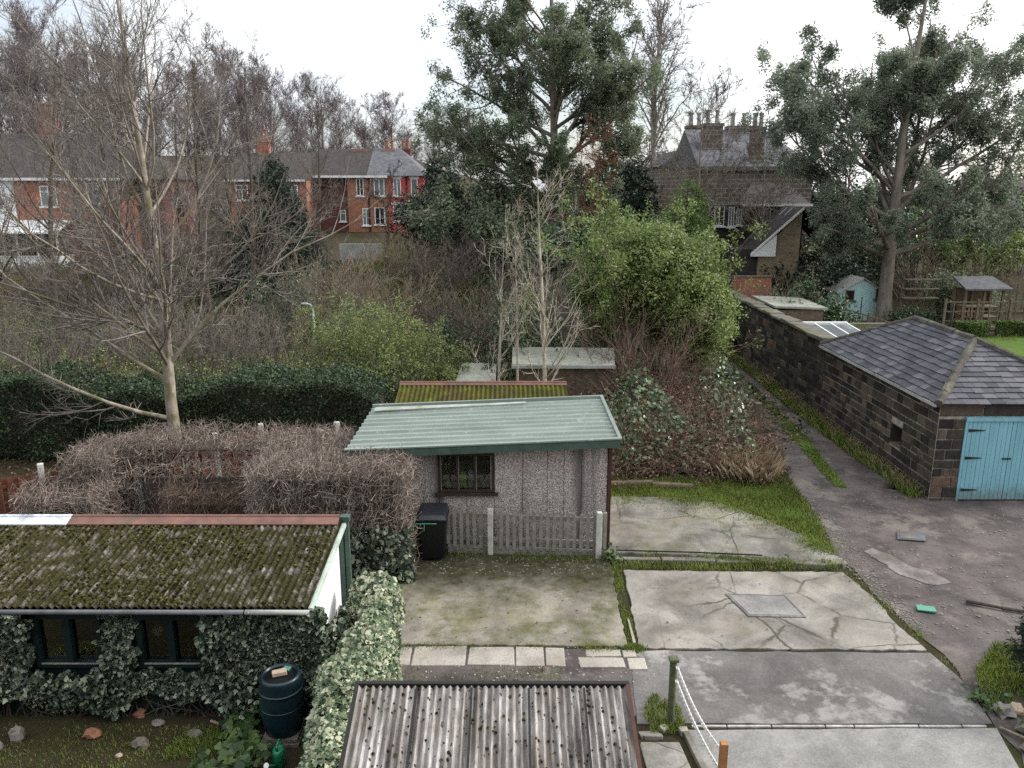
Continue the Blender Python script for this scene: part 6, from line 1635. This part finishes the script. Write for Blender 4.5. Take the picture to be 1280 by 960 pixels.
put_shrub('dark ivy bush right of the mossy roof', 735, 22.6, 490, 70, 206, 'twig_dark', 'laurel', 4200, .10, stems=20, tleaf=.0)
# garden right
for i, (px, Y, top, w, lf, ls, lab) in enumerate(((1018, 34.5, 364, 72, 'laurel', .15, 'glossy laurel behind the felt roofed shed'), (1225, 47, 248, 110, 'bright_shrub', .2, 'bright green bush behind the log store'), (1150, 48, 262, 130, 'laurel', .22, 'dark leafy bush right of the big tree trunk'), (1010, 43, 320, 90, 'conifer_dark', .2, 'dark bush against the light stone gable'), (1055, 47, 285, 100, 'privet', .2, 'very dark bush behind the pale blue shed'), (1140, 37.5, 388, 50, 'privet', .13, 'small dark bush at the ridge of the stone garage'), (1270, 52, 240, 90, 'conifer_dark', .24, 'dark bush at the right edge before the brick house'), (1180, 41, 340, 60, 'eucalypt', .16, 'grey green bush beside the log store'))):
    put_shrub(lab, px, Y, top, w, 210 + i, 'twig_dark', lf, 6500, ls, stems=22, r0=.03, tleaf=.02, spread=.16, lean=.55)
pC = put_shrub('bare twiggy bush beside the pale blue shed', 985, 38, 345, 80, 231, 'twig_tan', None, 0, stems=30, r0=.016, rmin=.007)
dup(pC, (gx(1150, 44, 2), 44, H(20, 44)), 1.2, 1.4, 'bare twiggy bush behind the timber shelving')
dup(pC, (gx(1240, 44, 2), 44, H(24, 44)), 2.2, 1.2, 'bare twiggy bush behind the log store roof')
dup(pC, (gx(940, 39, 2), 39, H(12, 39)), 3.2, .8, 'bare twiggy bush by the short red brick wall')
leaf_hedge('box_hedge', 'clipped box hedge left of the gap in the lawn hedge', gx(1196, 35.8, .6), gx(1238, 35.8, .6), 35.9, 36.4, gz(404, 35.8), 241, 'conifer_green', 3500, .08, ripple=.03)
leaf_hedge('box_hedge', 'clipped box hedge right of the gap in the lawn hedge', gx(1246, 35.8, .6), gx(1330, 35.8, .6), 35.9, 36.4, gz(404, 35.8), 242, 'conifer_green', 6000, .08, ripple=.03)

# wood on the hill behind
wA = bare_tree('wood_tree', 'bare tree of the wood behind the houses', 17., .26, 34, 251, 'twig_wood', 'twig_wood', ang=(24, 58), l2=10, l3=9, l4=4, t0=.14, limbl=(.36, .56), rmin=.012, jit=.055, trop=.10, group='bare trees in the wood behind the houses')
wB = bare_tree('wood_tree', 'bare tree of the wood behind the houses', 15., .22, 32, 252, 'twig_wood', 'twig_wood', ang=(30, 66), l2=10, l3=9, l4=4, t0=.16, limbl=(.38, .58), rmin=.012, jit=.055, trop=.10, group='bare trees in the wood behind the houses')
wood = [(-40, 84, 52), (8, 88, 66), (52, 84, 28), (84, 94, 45), (122, 88, 72), (160, 96, 84), (200, 86, 92), (238, 98, 95), (272, 90, 84), (306, 96, 78), (340, 90, 100), (372, 104, 112), (402, 96, 108), (428, 110, 126), (458, 100, 134), (486, 108, 128), (512, 118, 168), (545, 120, 145), (30, 110, 60), (140, 112, 80), (255, 112, 95), (-80, 92, 40), (325, 115, 95), (590, 122, 150)]
lbl = ['leftmost tree of the wood, cut by the frame', 'wood tree above the white rendered house roof', 'tallest wood tree, at the upper left', 'wood tree right of the tallest one', 'wood tree above the red brick semi', 'wood tree left of the pale tree stem', 'wood tree behind the pale tree stem', 'wood tree right of the pale tree stem', 'wood tree left of the spruce tip', 'wood tree just left above the spruce', 'wood tree directly above the spruce', 'wood tree right above the spruce', 'wood tree left of the brick chimneys', 'wood tree above the left end of the hipped roof', 'wood tree above the orange chimney', 'rounded wood tree above the red house chimney', 'low wood tree right of the red house chimney', 'pale wood tree left of the eucalyptus', 'farther wood tree at the far left', 'farther wood tree left of centre of the wood', 'farther wood tree behind the pale tree', 'wood tree wholly at the left border', 'farther wood tree behind the spruce tip', 'faint wood tree seen through the eucalyptus']
used = set()
for i, ((px, Y, top), lab) in enumerate(zip(wood, lbl)):
    x = gx(px, Y, 8); b = H(x, Y) - .3; src, hh = ((wA, 17.) if i % 3 != 1 else (wB, 15.)); s_ = (gz(top, Y) - b) / (hh * 1.04)
    if src.name not in used:
        used.add(src.name); place(src, (x, Y, b), i * 1.9, max(.75, min(1.15, s_)), s_); src['label'] = lab
    else: dup(src, (x, Y, b), i * 1.9, max(.75, min(1.15, s_)), lab, s_)
# dark far growth closing the horizon
def far_row(label, pts, seed, leaf, twig, nl, ls, group):
    p0 = None
    for i, (px, Y, top, w, lab) in enumerate(pts):
        x = gx(px, Y, 4)
        if p0 is None:
            p0 = put_shrub(lab, px, Y, top, w, seed, twig, leaf, nl, ls, stems=26, r0=.06, rmin=.012, tleaf=.05, spread=.35, lean=.5, group=group); h0 = gz(top, Y) - H(x, Y)
        else: dup(p0, (x, Y, H(x, Y)), i * 1.7, (gz(top, Y) - H(x, Y)) / h0, lab)
far_row('', [(1030, 70, 238, 80, 'far dark tree left behind the right eucalyptus'), (1085, 74, 246, 80, 'far dark tree behind the right eucalyptus trunk'), (1140, 70, 240, 80, 'far dark tree right of the eucalyptus trunk'), (1200, 76, 228, 80, 'far dark tree above the bright green bush'), (1255, 74, 236, 80, 'far dark tree by the brick house at the right'), (760, 76, 215, 80, 'far dark tree behind the larch'), (840, 80, 205, 80, 'far dark tree left of the stone villa'), (1310, 78, 220, 80, 'far dark tree at the right border')], 261, 'conifer_dark', 'twig_dark', 7000, .42, 'far dark trees on the skyline')

# ================================================================ BRAMBLES, GRASS, SMALL STUFF
def bramble():
    rng = np.random.default_rng(301); t = thing('bramble_bank', 'tangled bramble bank with dead leaves between green garage and lane', 'brambles', (4.8, 22, 0))
    poly = [(2.45, 19.3), (4.2, 19.6), (5.4, 19.5), (6.2, 19.2), (6.5, 20.5), (6.7, 23), (7.0, 26), (5, 26), (2.6, 25)]
    N = 2300; S = scatter(poly, N, rng); N = len(S); a = rng.uniform(0, 2 * np.pi, N); D = nrm(np.stack([np.cos(a) * .5, np.sin(a) * .5 - .1, np.ones(N)], 1))
    L = rng.uniform(.8, 2.7, N) * (.55 + .45 * sstep(19, 22, S[:, 1])); P = march(S, D, L, 8, .16, -.20, rng); P[:, :, 2] = np.maximum(P[:, :, 2], .02)
    G = Geo(); G.add(*tubes(P, taper(rng.uniform(.005, .010, N), 8, .5), 3))
    P2, R2 = spawn(P, taper(np.full(N, .007), 8, .5), 4, .2, 1., (30, 70), (.15, .35), 4, .2, -.05, rng, .8, .003)
    G.add(*tubes(P2, R2, 3)); G.obj('stems', 'twig_bramble', t)
    F = Geo(); F.add(*leaves(pick(P2, 16000, rng, 0, 1, .09), .085, rng, .6, .3)); F.obj('dead_leaves', 'dead_leaf', t)
    F = Geo(); C = scatter(poly, 7500, rng); C[:, 2] += rng.uniform(0, 1, len(C)) ** 1.5 * (.3 + 1.2 * sstep(19.0, 21, C[:, 1])) * (1 + .4 * np.sin(C[:, 0] * 2.1)); F.add(*ivy_leaves(C, (0, -.5, .8), .10, rng, .6)); F.obj('ivy', 'laurel', t)
bramble()


def tuft(name, label, cat, poly, N, h, mat, seed, w=.01, lean=.6, z=0.):
    rng = np.random.default_rng(seed); P = scatter(poly, N, rng); P[:, 2] += z
    # leave bare gaps
    g_ = np.sin(P[:, 0] * 3.1 + P[:, 1] * 1.3) + np.sin(P[:, 1] * 4.3 - P[:, 0]) + rng.normal(0, .9, len(P)); P = P[g_ > -.9]
    G = Geo(); G.add(*blades(P, h, rng, w, lean)); o = G.obj(name, mat); return stuff(o, label, cat)
tuft('dead_grass', 'clump of bleached dead grass spilling from the bramble bank', 'grass', [(5.4, 19.3), (5.9, 18.9), (6.6, 19.0), (6.7, 21.0), (5.8, 21.0)], 2200, .6, 'dry_grass', 311, .005, .9)
tuft('grass', 'fresh green grass along the back of the raised slab', 'grass', [(2.05, 17.85), (3.8, 18.0), (4.9, 17.65), (5.7, 16.9), (6.3, 15.8), (6.75, 15.6), (7.0, 17.6), (7.1, 19.4), (5.4, 19.5), (4.0, 19.5), (2.05, 19.6), (2.02, 17.5), (4.6, 17.3), (6.0, 15.6)], 26000, .13, 'grass', 312, .007, .7)
tuft('grass', 'grass strip between the wheel tracks of the lane', 'grass', [(8.05, 18.9), (8.35, 18.8), (8.85, 23), (9.0, 27), (9.1, 31), (8.85, 31), (8.6, 27), (8.3, 22.5)], 9000, .10, 'grass', 313, .007, .7, .02)
tuft('weeds', 'rough weeds along the foot of the stone garage and lane wall', 'weeds', [(9.6, 18.1), (9.98, 18.1), (9.98, 38), (9.6, 38), (9.42, 28), (9.45, 22)], 13000, .26, 'grass', 314, .010, .8)
tuft('weeds', 'dry weeds mixed along the foot of the lane wall', 'weeds', [(9.62, 18.6), (9.98, 18.1), (9.98, 34), (9.66, 34)], 4500, .28, 'dry_grass', 315, .008, .8)
tuft('weeds', 'weeds in the joint below the raised slab kerb', 'weeds', [(2.0, 14.4), (4.3, 14.35), (6.5, 14.32), (6.4, 14.42), (4.4, 14.62), (2.0, 14.75)], 1300, .10, 'grass', 316, .007, .8)
tuft('weeds', 'moss and grass in the joint between the mossy and cracked slabs', 'weeds', [(1.9, 11.7), (2.07, 11.7), (2.14, 14.4), (1.98, 14.8), (1.95, 14.4)], 2300, .05, 'grass', 317, .006, .6)
tuft('weeds', 'grass around the foot of the mossy post', 'weeds', [(1.9, 9.5), (2.4, 9.55), (2.42, 10.1), (2.1, 10.4), (1.9, 10.1)], 1300, .09, 'grass', 318, .006, .7)
tuft('weeds', 'grass growing over the strip behind the near roof', 'weeds', [(-2.0, 10.3), (.6, 10.4), (.9, 11.05), (-2.0, 11.12)], 1500, .06, 'grass', 319, .006, .7)
tuft('grass', 'short turf on the lawn beyond the stone garage', 'grass', [(19.5, 31.5), (27, 31.5), (27, 36), (20.4, 36)], 14000, .10, 'grass', 320, .012, .6, .04)
tuft('grass', 'rough grass on the bank and lawn below the red house', 'grass', [(-9, 44), (1, 44), (1, 56), (-9, 56)], 12000, .35, 'grass', 321, .025, .6)
tuft('weeds', 'bright low weeds in the garden bed by the water butt', 'weeds', [(-4.6, 9.0), (-3.9, 9.1), (-4.0, 9.65), (-4.5, 9.6)], 3200, .07, 'grass', 322, .008, .8)
tuft('weeds', 'thin moss and grass on the shaded garden bed', 'weeds', [(-7.5, 8.2), (-3.4, 8.2), (-3.5, 9.7), (-7.3, 9.8)], 7000, .035, 'grass', 323, .006, .8)
tuft('weeds', 'weeds at the edge of the lane beside the potted conifer', 'weeds', [(6.9, 9.9), (8.0, 10.6), (8.4, 11.6), (7.9, 11.7), (7.2, 11.0), (6.9, 10.4)], 3600, .10, 'grass', 324, .008, .8, .03)


def edge_tuft(label, pts, N, h, seed, z, wd=.22, mat='grass'):
    rng = np.random.default_rng(seed); p = np.array(pts); i = rng.integers(0, len(p) - 1, N); f = rng.uniform(0, 1, N)[:, None]
    P2_ = p[i] * (1 - f) + p[i + 1] * f; k = np.sin(P2_[:, 0] * 5.1) + np.sin(P2_[:, 1] * 6.3 + P2_[:, 0] * 2) + rng.normal(0, .7, N); P2_ = (P2_ + rng.normal(0, wd * .5, (N, 2)))[k > 0]
    G = Geo(); G.add(*blades(np.column_stack([P2_, np.full(len(P2_), z)]), h, rng, .006, .8)); stuff(G.obj('weeds', mat), label, 'weeds')
tuft('grass', 'rough green grass between the scrub on the bank', 'grass', [(-26, 24), (2, 24), (3, 34), (0, 44), (-26, 44)], 26000, .42, 'grass', 381, .014, .8)
tuft('dry_grass', 'bleached dead grass between the scrub on the bank', 'grass', [(-26, 24), (0, 24), (0, 40), (-26, 44)], 16000, .5, 'dry_grass', 382, .012, .8)
edge_tuft('grass creeping over the back edge of the raised slab', [(2.05, 17.7), (3.8, 17.85), (4.9, 17.5), (5.6, 16.7), (6.15, 15.7), (6.4, 15.0)], 7000, .07, 371, .11, .34)
edge_tuft('weeds rooted along the front lip of the raised slab', [(2.1, 14.95), (4.2, 14.8), (5.3, 14.55), (6.4, 14.5)], 2600, .07, 372, .09, .16)
edge_tuft('thin moss and grass along the row of flags', [(-2.1, 11.68), (1.9, 11.62), (2.1, 11.6)], 2600, .05, 373, .02, .10)
edge_tuft('weeds along the foot of the picket fence', [(-2.2, 15.05), (-.5, 15.0), (1.9, 14.8)], 1800, .06, 374, .045, .22)
edge_tuft('weeds between the lane and the cracked slab', [(6.55, 14.3), (6.65, 13.1), (6.78, 12.3), (6.85, 11.5), (6.9, 10.6)], 700, .05, 375, .03, .16)


def scatter_stones(name, label, poly, N, r, mat, seed, z=.02):
    rng = np.random.default_rng(seed); P = scatter(poly, N, rng); m = MB(); random.seed(seed)
    for x, y, zz in P: m.blob((x, y, zz + z), r * random.uniform(.4, 1.5), (1.2, 1, .6), .35, 5, 3)
    stuff(m.build(name, mat), label, 'gravel')
scatter_stones('gravel', 'loose pale gravel along the edge of the lane', [(6.9, 17.6), (7.4, 18.2), (7.3, 16.5), (7.1, 14), (7.1, 12), (6.75, 12.2), (6.6, 14.6)], 1100, .013, 'rubble', 331)
scatter_stones('gravel', 'loose grit scattered over the lane surface', [(7.0, 12), (12, 11), (14, 17), (9.6, 17.6), (8, 22), (7.4, 20)], 800, .018, 'rubble', 332)
scatter_stones('gravel', 'crumbs of stone and leaf on the mossy slab by the fence', [(-2.3, 14.2), (1.9, 14.1), (1.9, 14.9), (-2.3, 15)], 420, .014, 'rubble', 333, .04)
scatter_stones('gravel', 'grit and stone crumbs along the flags', [(-1.9, 10.6), (2.2, 10.5), (2.4, 11.6), (-1.9, 11.8)], 260, .013, 'pebble', 334)
rng = np.random.default_rng(340)
G = Geo(); P = scatter([(-2.3, 11.7), (1.9, 11.7), (6.9, 12), (9.5, 18), (9.2, 26), (8, 26), (7, 17), (5, 18), (2, 18), (2, 15), (-2.3, 15)], 330, rng); P[:, 2] += .17 * ((P[:, 1] > 14.9) & (P[:, 0] < 6.3)) + .055; V_, F_ = leaves(P, .045, rng, .6, 3.); G.add(V_, F_)
stuff(G.obj('leaf_litter', 'dead_leaf'), 'fallen brown leaves scattered over the slabs and lane', 'leaves')
rng = np.random.default_rng(341)
G = Geo(); P = scatter([(-12, 15), (-2, 15), (2, 18.6), (7.4, 19), (8, 30), (9, 44), (-26, 46), (-26, 22)], 26000, rng); P[:, 2] += .03; G.add(*leaves(P, .11, rng, .6, 1.5)); stuff(G.obj('leaf_litter', 'dead_leaf'), 'deep leaf litter under the scrub and hedges', 'leaves')
rng = np.random.default_rng(342)
G = Geo(); P = scatter([(-28, 22.5), (9, 22.5), (9, 48), (-30, 48)], 60000, rng); P[:, 2] += rng.uniform(0, .35, len(P)); G.add(*leaves(P, .14, rng, .6, .5)); stuff(G.obj('ground_ivy', 'privet'), 'dark ivy and bramble leaves carpeting the bank', 'ground cover')
gp = [(2.05, 18.1), (3.8, 18.15), (4.9, 17.75), (5.8, 16.9), (6.3, 15.9), (6.6, 15.7), (6.85, 17.6), (7.0, 19.3), (5.4, 19.3), (4.0, 19.5), (2.05, 19.6)]
sheet('grass_verge', ragged(gp, .3, .07, 61), -.03, .024, 'turf')
sheet('grass_verge', ragged([(8.1, 18.9), (8.35, 18.8), (8.8, 23), (8.95, 27), (9.0, 31), (8.85, 31), (8.65, 27), (8.35, 22.5)], .25, .05, 62), -.02, .05, 'turf')
# black edging pipe along the raised slab
m = MB(); m.tube((2.1, 14.95, .17), (3.6, 14.86, .17), .016, n_=8).tube((3.6, 14.86, .17), (5.0, 14.72, .17), .016, n_=8); tag(m.build('pipe', 'iron', loc=(3.3, 14.9, .16)), 'dark pipe lying along the front edge of the raised slab', 'pipe')
tag(MB().poly3([(1.99, 11.75, .05), (2.035, 11.75, .05), (2.03, 12.5, .05), (2.0, 12.5, .05)], .1).build('kerb_edging', 'flag_stone', loc=(2, 12.3, 0)), 'pale broken edging sunk between the two slabs', 'edging')
# logs in the grass behind the slab
for i, (x, y, a, L, lab) in enumerate(((2.9, 18.9, .1, 1.3, 'rotting log in the grass beside the green garage'), (4.0, 18.75, -.1, 1.0, 'short rotting log in the grass before the brambles'))):
    m = MB(); m.tube((x - L / 2 * math.cos(a), y - L / 2 * math.sin(a), .1), (x + L / 2 * math.cos(a), y + L / 2 * math.sin(a), .1), .09, .07, 9); tag(m.build('log', 'old_wood', loc=(x, y, 0), bevel=.01), lab, 'log')

# plants at the garden bottom left
def broad_plant(label, x, y, n_, ls, hh, seed, spread):
    rng = np.random.default_rng(seed); t = thing('broadleaf_plant', label, 'plant', (x, y, 0)); G = Geo(); F = Geo()
    a = rng.uniform(0, 2 * np.pi, n_); q = rng.uniform(.2, 1, n_) * spread; S = np.tile([[x, y, 0.]], (n_, 1)) + rng.normal(0, .06, (n_, 3)) * np.array([1, 1, 0])
    D = nrm(np.stack([np.cos(a) * q, np.sin(a) * q, np.full(n_, hh)], 1)); P = march(S, D, np.hypot(q, hh) * rng.uniform(.7, 1.1, n_), 5, .1, -.05, rng)
    G.add(*tubes(P, taper(np.full(n_, .007), 5), 3)); G.obj('stems', 'dock', t); F.add(*ivy_leaves(P[:, -1], (0, -.3, 1.), ls, rng, .35)); F.add(*ivy_leaves(P[:, -2] + rng.normal(0, .03, (n_, 3)), (0, -.3, 1.), ls * .8, rng, .4)); F.obj('foliage', 'dock', t)
broad_plant('large leaved green plant left of the watering can', -3.45, 8.75, 46, .12, .34, 351, .36)
broad_plant('dark leaved plant below the water butt', -3.65, 9.3, 40, .12, .3, 352, .35)
broad_plant('leafy green plant at the bottom edge left of the big leaved one', -3.95, 8.7, 30, .10, .22, 353, .32)
broad_plant('low leafy weed by the bin and hedge corner', -2.3, 14.55, 40, .08, .15, 354, .35)
broad_plant('small weed on the corner of the raised slab', 5.35, 14.75, 26, .07, .12, 355, .22)
broad_plant('weed tuft at the end of the fence by the slab corner', 2.0, 14.75, 30, .07, .25, 356, .2)
# potted conifer and rubble at right edge
t = conifer('potted_conifer', 'dense dark potted conifer cut by the right edge', 1.35, 1.05, 361, 'conifer_dark', 420, .07, t0=.1, power=.35); place(t, (7.92, 10.35, .42), 0)
pt_ = thing('plant_pot', 'dark round plant pot under the conifer at the right edge', 'pot', (7.92, 10.35, 0))
MB().lathe([(.22, .02), (.3, .12), (.36, .34), (.38, .46), (.35, .47), (.33, .42)], (7.92, 10.35, 0), 28).build('body', 'pot_dark', pt_, smooth=True)
MB().lathe([(.0, .40), (.335, .40), (.335, .415), (.0, .425)], (7.92, 10.35, 0), 24).build('soil', 'earth', pt_)
r9 = random.Random(12)
for i, (x, y, r, mt, lab) in enumerate(((7.0, 9.95, .13, 'rubble', 'grey rubble stone beside the plant pot'), (7.15, 9.55, .17, 'rock', 'brown rockery stone below the plant pot'), (6.95, 9.2, .14, 'rock', 'dark rockery stone at the edge of the near drive'), (7.3, 9.15, .2, 'rock', 'large rockery stone at the bottom right corner'), (7.2, 10.0, .11, 'sand_brick', 'sandy stone against the plant pot'), (7.45, 9.6, .2, 'stone_cope', 'mossy rockery stone right of the brown one'), (7.05, 8.75, .18, 'stone_cope', 'mossy rockery stone at the very bottom right'))):
    tag(MB().blob((x, y, r * .5), r, (1.2, 1, .75), .28, 9, 6).build('rockery_stone', mt, loc=(x, y, 0)), lab, 'stone')
tag(MB().blob((6.98, 9.33, .2), .045, (1, 1, 1), .02, 12, 8).build('ball', 'red_plastic', loc=(6.98, 9.33, .16), smooth=True), 'small red ball among the rockery stones', 'ball')
broad_plant('low ground cover beside the grey rubble stone', 7.0, 10.25, 60, .07, .12, 362, .4)
broad_plant('trailing leaves over the rockery stones', 7.3, 9.35, 60, .07, .3, 363, .4)
tag(MB().tube((6.75, 9.62, .05), (7.05, 9.15, .12), .018, n_=6).build('stick', 'twig_tan', loc=(6.9, 9.4, .05)), 'pale stick lying against the rockery', 'stick')

for i, (px, Y, top, w, lf, lab) in enumerate(((352, 33.5, 335, 80, 'laurel', 'dark green ivy mound below the spruce'), (120, 31, 392, 120, 'laurel', 'dark ivy covered bush in front of the board fence'), (230, 33, 372, 90, 'privet', 'dark evergreen bush behind the pale tree trunk'), (10, 31, 380, 90, 'willow_green', 'pale green bush below the white rendered house'), (570, 31, 405, 70, 'privet', 'dark evergreen bush between beige thicket and saplings'), (450, 30, 372, 60, 'laurel', 'green ivy clump behind the willowy bushes'), (185, 27.5, 425, 90, 'willow_green', 'thin pale green bush left of the pale tree trunk'))):
    put_shrub(lab, px, Y, top, w, 400 + i, 'twig_grey', lf, 3600, .11, stems=26, tleaf=.05, spread=.14)
# unseen stand-in for the viewpoint house, added to shade fronts facing it
hv = thing('shading_house', 'plain unseen house behind the camera, added to shade fronts facing the view', 'house', (0, -2, 0))
MB().box(-11, 11, -10, -1.8, -.2, 8.6).build('wall', 'house_stone_dark', hv)
m = MB(); gable_roof_x(m, -11, 11, -10, -1.8, 8.603, 11.6); m.build('roof', 'tile_roof', hv)
# ================================================================ SKY, SUN, CAMERA
SUN_AZ, SUN_EL = 78., 33.
w = bpy.data.worlds.new('World'); SC.world = w; w.use_nodes = True; nt = w.node_tree; nt.nodes.clear()
out = nt.nodes.new('ShaderNodeOutputWorld'); bg = nt.nodes.new('ShaderNodeBackground'); sky = nt.nodes.new('ShaderNodeTexSky')
sky.sky_type = 'NISHITA'; sky.sun_disc = False; sky.sun_elevation = rad(SUN_EL); sky.sun_rotation = rad(SUN_AZ); sky.air_density = 1.; sky.dust_density = 2.
tc = nt.nodes.new('ShaderNodeTexCoord'); mp = nt.nodes.new('ShaderNodeMapping'); mp.inputs['Scale'].default_value = (1, 1, 2.2); nt.links.new(tc.outputs['Generated'], mp.inputs[0])
nz = nt.nodes.new('ShaderNodeTexNoise'); nz.inputs['Scale'].default_value = 2.1; nz.inputs['Detail'].default_value = 7; nz.inputs['Roughness'].default_value = .55; nt.links.new(mp.outputs[0], nz.inputs['Vector'])
cr = nt.nodes.new('ShaderNodeValToRGB'); cr.color_ramp.elements[0].position = .40; cr.color_ramp.elements[0].color = (.35, .35, .35, 1); cr.color_ramp.elements[1].position = .55; cr.color_ramp.elements[1].color = (1, 1, 1, 1); nt.links.new(nz.outputs['Fac'], cr.inputs[0])
# cloud brightness: brighter towards the veiled sun
nv = nt.nodes.new('ShaderNodeVectorMath'); nv.operation = 'DOT_PRODUCT'; nt.links.new(tc.outputs['Generated'], nv.inputs[0])
nv.inputs[1].default_value = (math.sin(rad(SUN_AZ)) * math.cos(rad(SUN_EL)), math.cos(rad(SUN_AZ)) * math.cos(rad(SUN_EL)), math.sin(rad(SUN_EL)))
c2 = nt.nodes.new('ShaderNodeValToRGB'); c2.color_ramp.elements[0].position = .0; c2.color_ramp.elements[0].color = (.48, .50, .53, 1); c2.color_ramp.elements[1].position = 1.; c2.color_ramp.elements[1].color = (1.25, 1.22, 1.18, 1)
e = c2.color_ramp.elements.new(.62); e.color = (.78, .81, .84, 1)
mr = nt.nodes.new('ShaderNodeMapRange'); mr.inputs[1].default_value = -1; mr.inputs[2].default_value = 1; nt.links.new(nv.outputs['Value'], mr.inputs[0]); nt.links.new(mr.outputs[0], c2.inputs[0])
sc_ = nt.nodes.new('ShaderNodeVectorMath'); sc_.operation = 'SCALE'; sc_.inputs['Scale'].default_value = 10.; el_ = nt.nodes.new('ShaderNodeSeparateXYZ'); nt.links.new(tc.outputs['Generated'], el_.inputs[0]); er = nt.nodes.new('ShaderNodeMapRange'); er.inputs[1].default_value = 0.; er.inputs[2].default_value = .85; er.inputs[3].default_value = 8.3; er.inputs[4].default_value = 14.5; nt.links.new(el_.outputs[2], er.inputs[0]); nt.links.new(er.outputs[0], sc_.inputs['Scale']); nt.links.new(c2.outputs[0], sc_.inputs[0])
mx = nt.nodes.new('ShaderNodeMix'); mx.data_type = 'RGBA'; nt.links.new(cr.outputs[0], mx.inputs[0]); nt.links.new(sky.outputs[0], mx.inputs[6]); nt.links.new(sc_.outputs[0], mx.inputs[7])
nt.links.new(mx.outputs[2], bg.inputs[0]); bg.inputs[1].default_value = .1; nt.links.new(bg.outputs[0], out.inputs[0])
L = bpy.data.lights.new('sun', 'SUN'); L.energy = 1.8; L.angle = rad(12); L.color = (1, .96, .9); lo = bpy.data.objects.new('sun', L); COL.objects.link(lo)
lo.rotation_euler = Vector((math.sin(rad(SUN_AZ)) * math.cos(rad(SUN_EL)), math.cos(rad(SUN_AZ)) * math.cos(rad(SUN_EL)), math.sin(rad(SUN_EL)))).to_track_quat('Z', 'Y').to_euler()
cam = bpy.data.cameras.new('camera'); co = bpy.data.objects.new('camera', cam); COL.objects.link(co)
cam.sensor_width = 36; cam.lens = 36 * FPX / 1280; cam.clip_start = .1; cam.clip_end = 3000; co.location = (0, 0, CAM_H); co.rotation_euler = (math.pi / 2 - PITCH, 0, 0); SC.camera = co
SC.view_settings.view_transform = 'Standard'; SC.view_settings.look = 'None'; SC.view_settings.exposure = .84; SC.view_settings.gamma = 1.
SC.cycles.max_bounces = 6; SC.cycles.diffuse_bounces = 2; SC.cycles.transparent_max_bounces = 8; SC.cycles.use_denoising = False
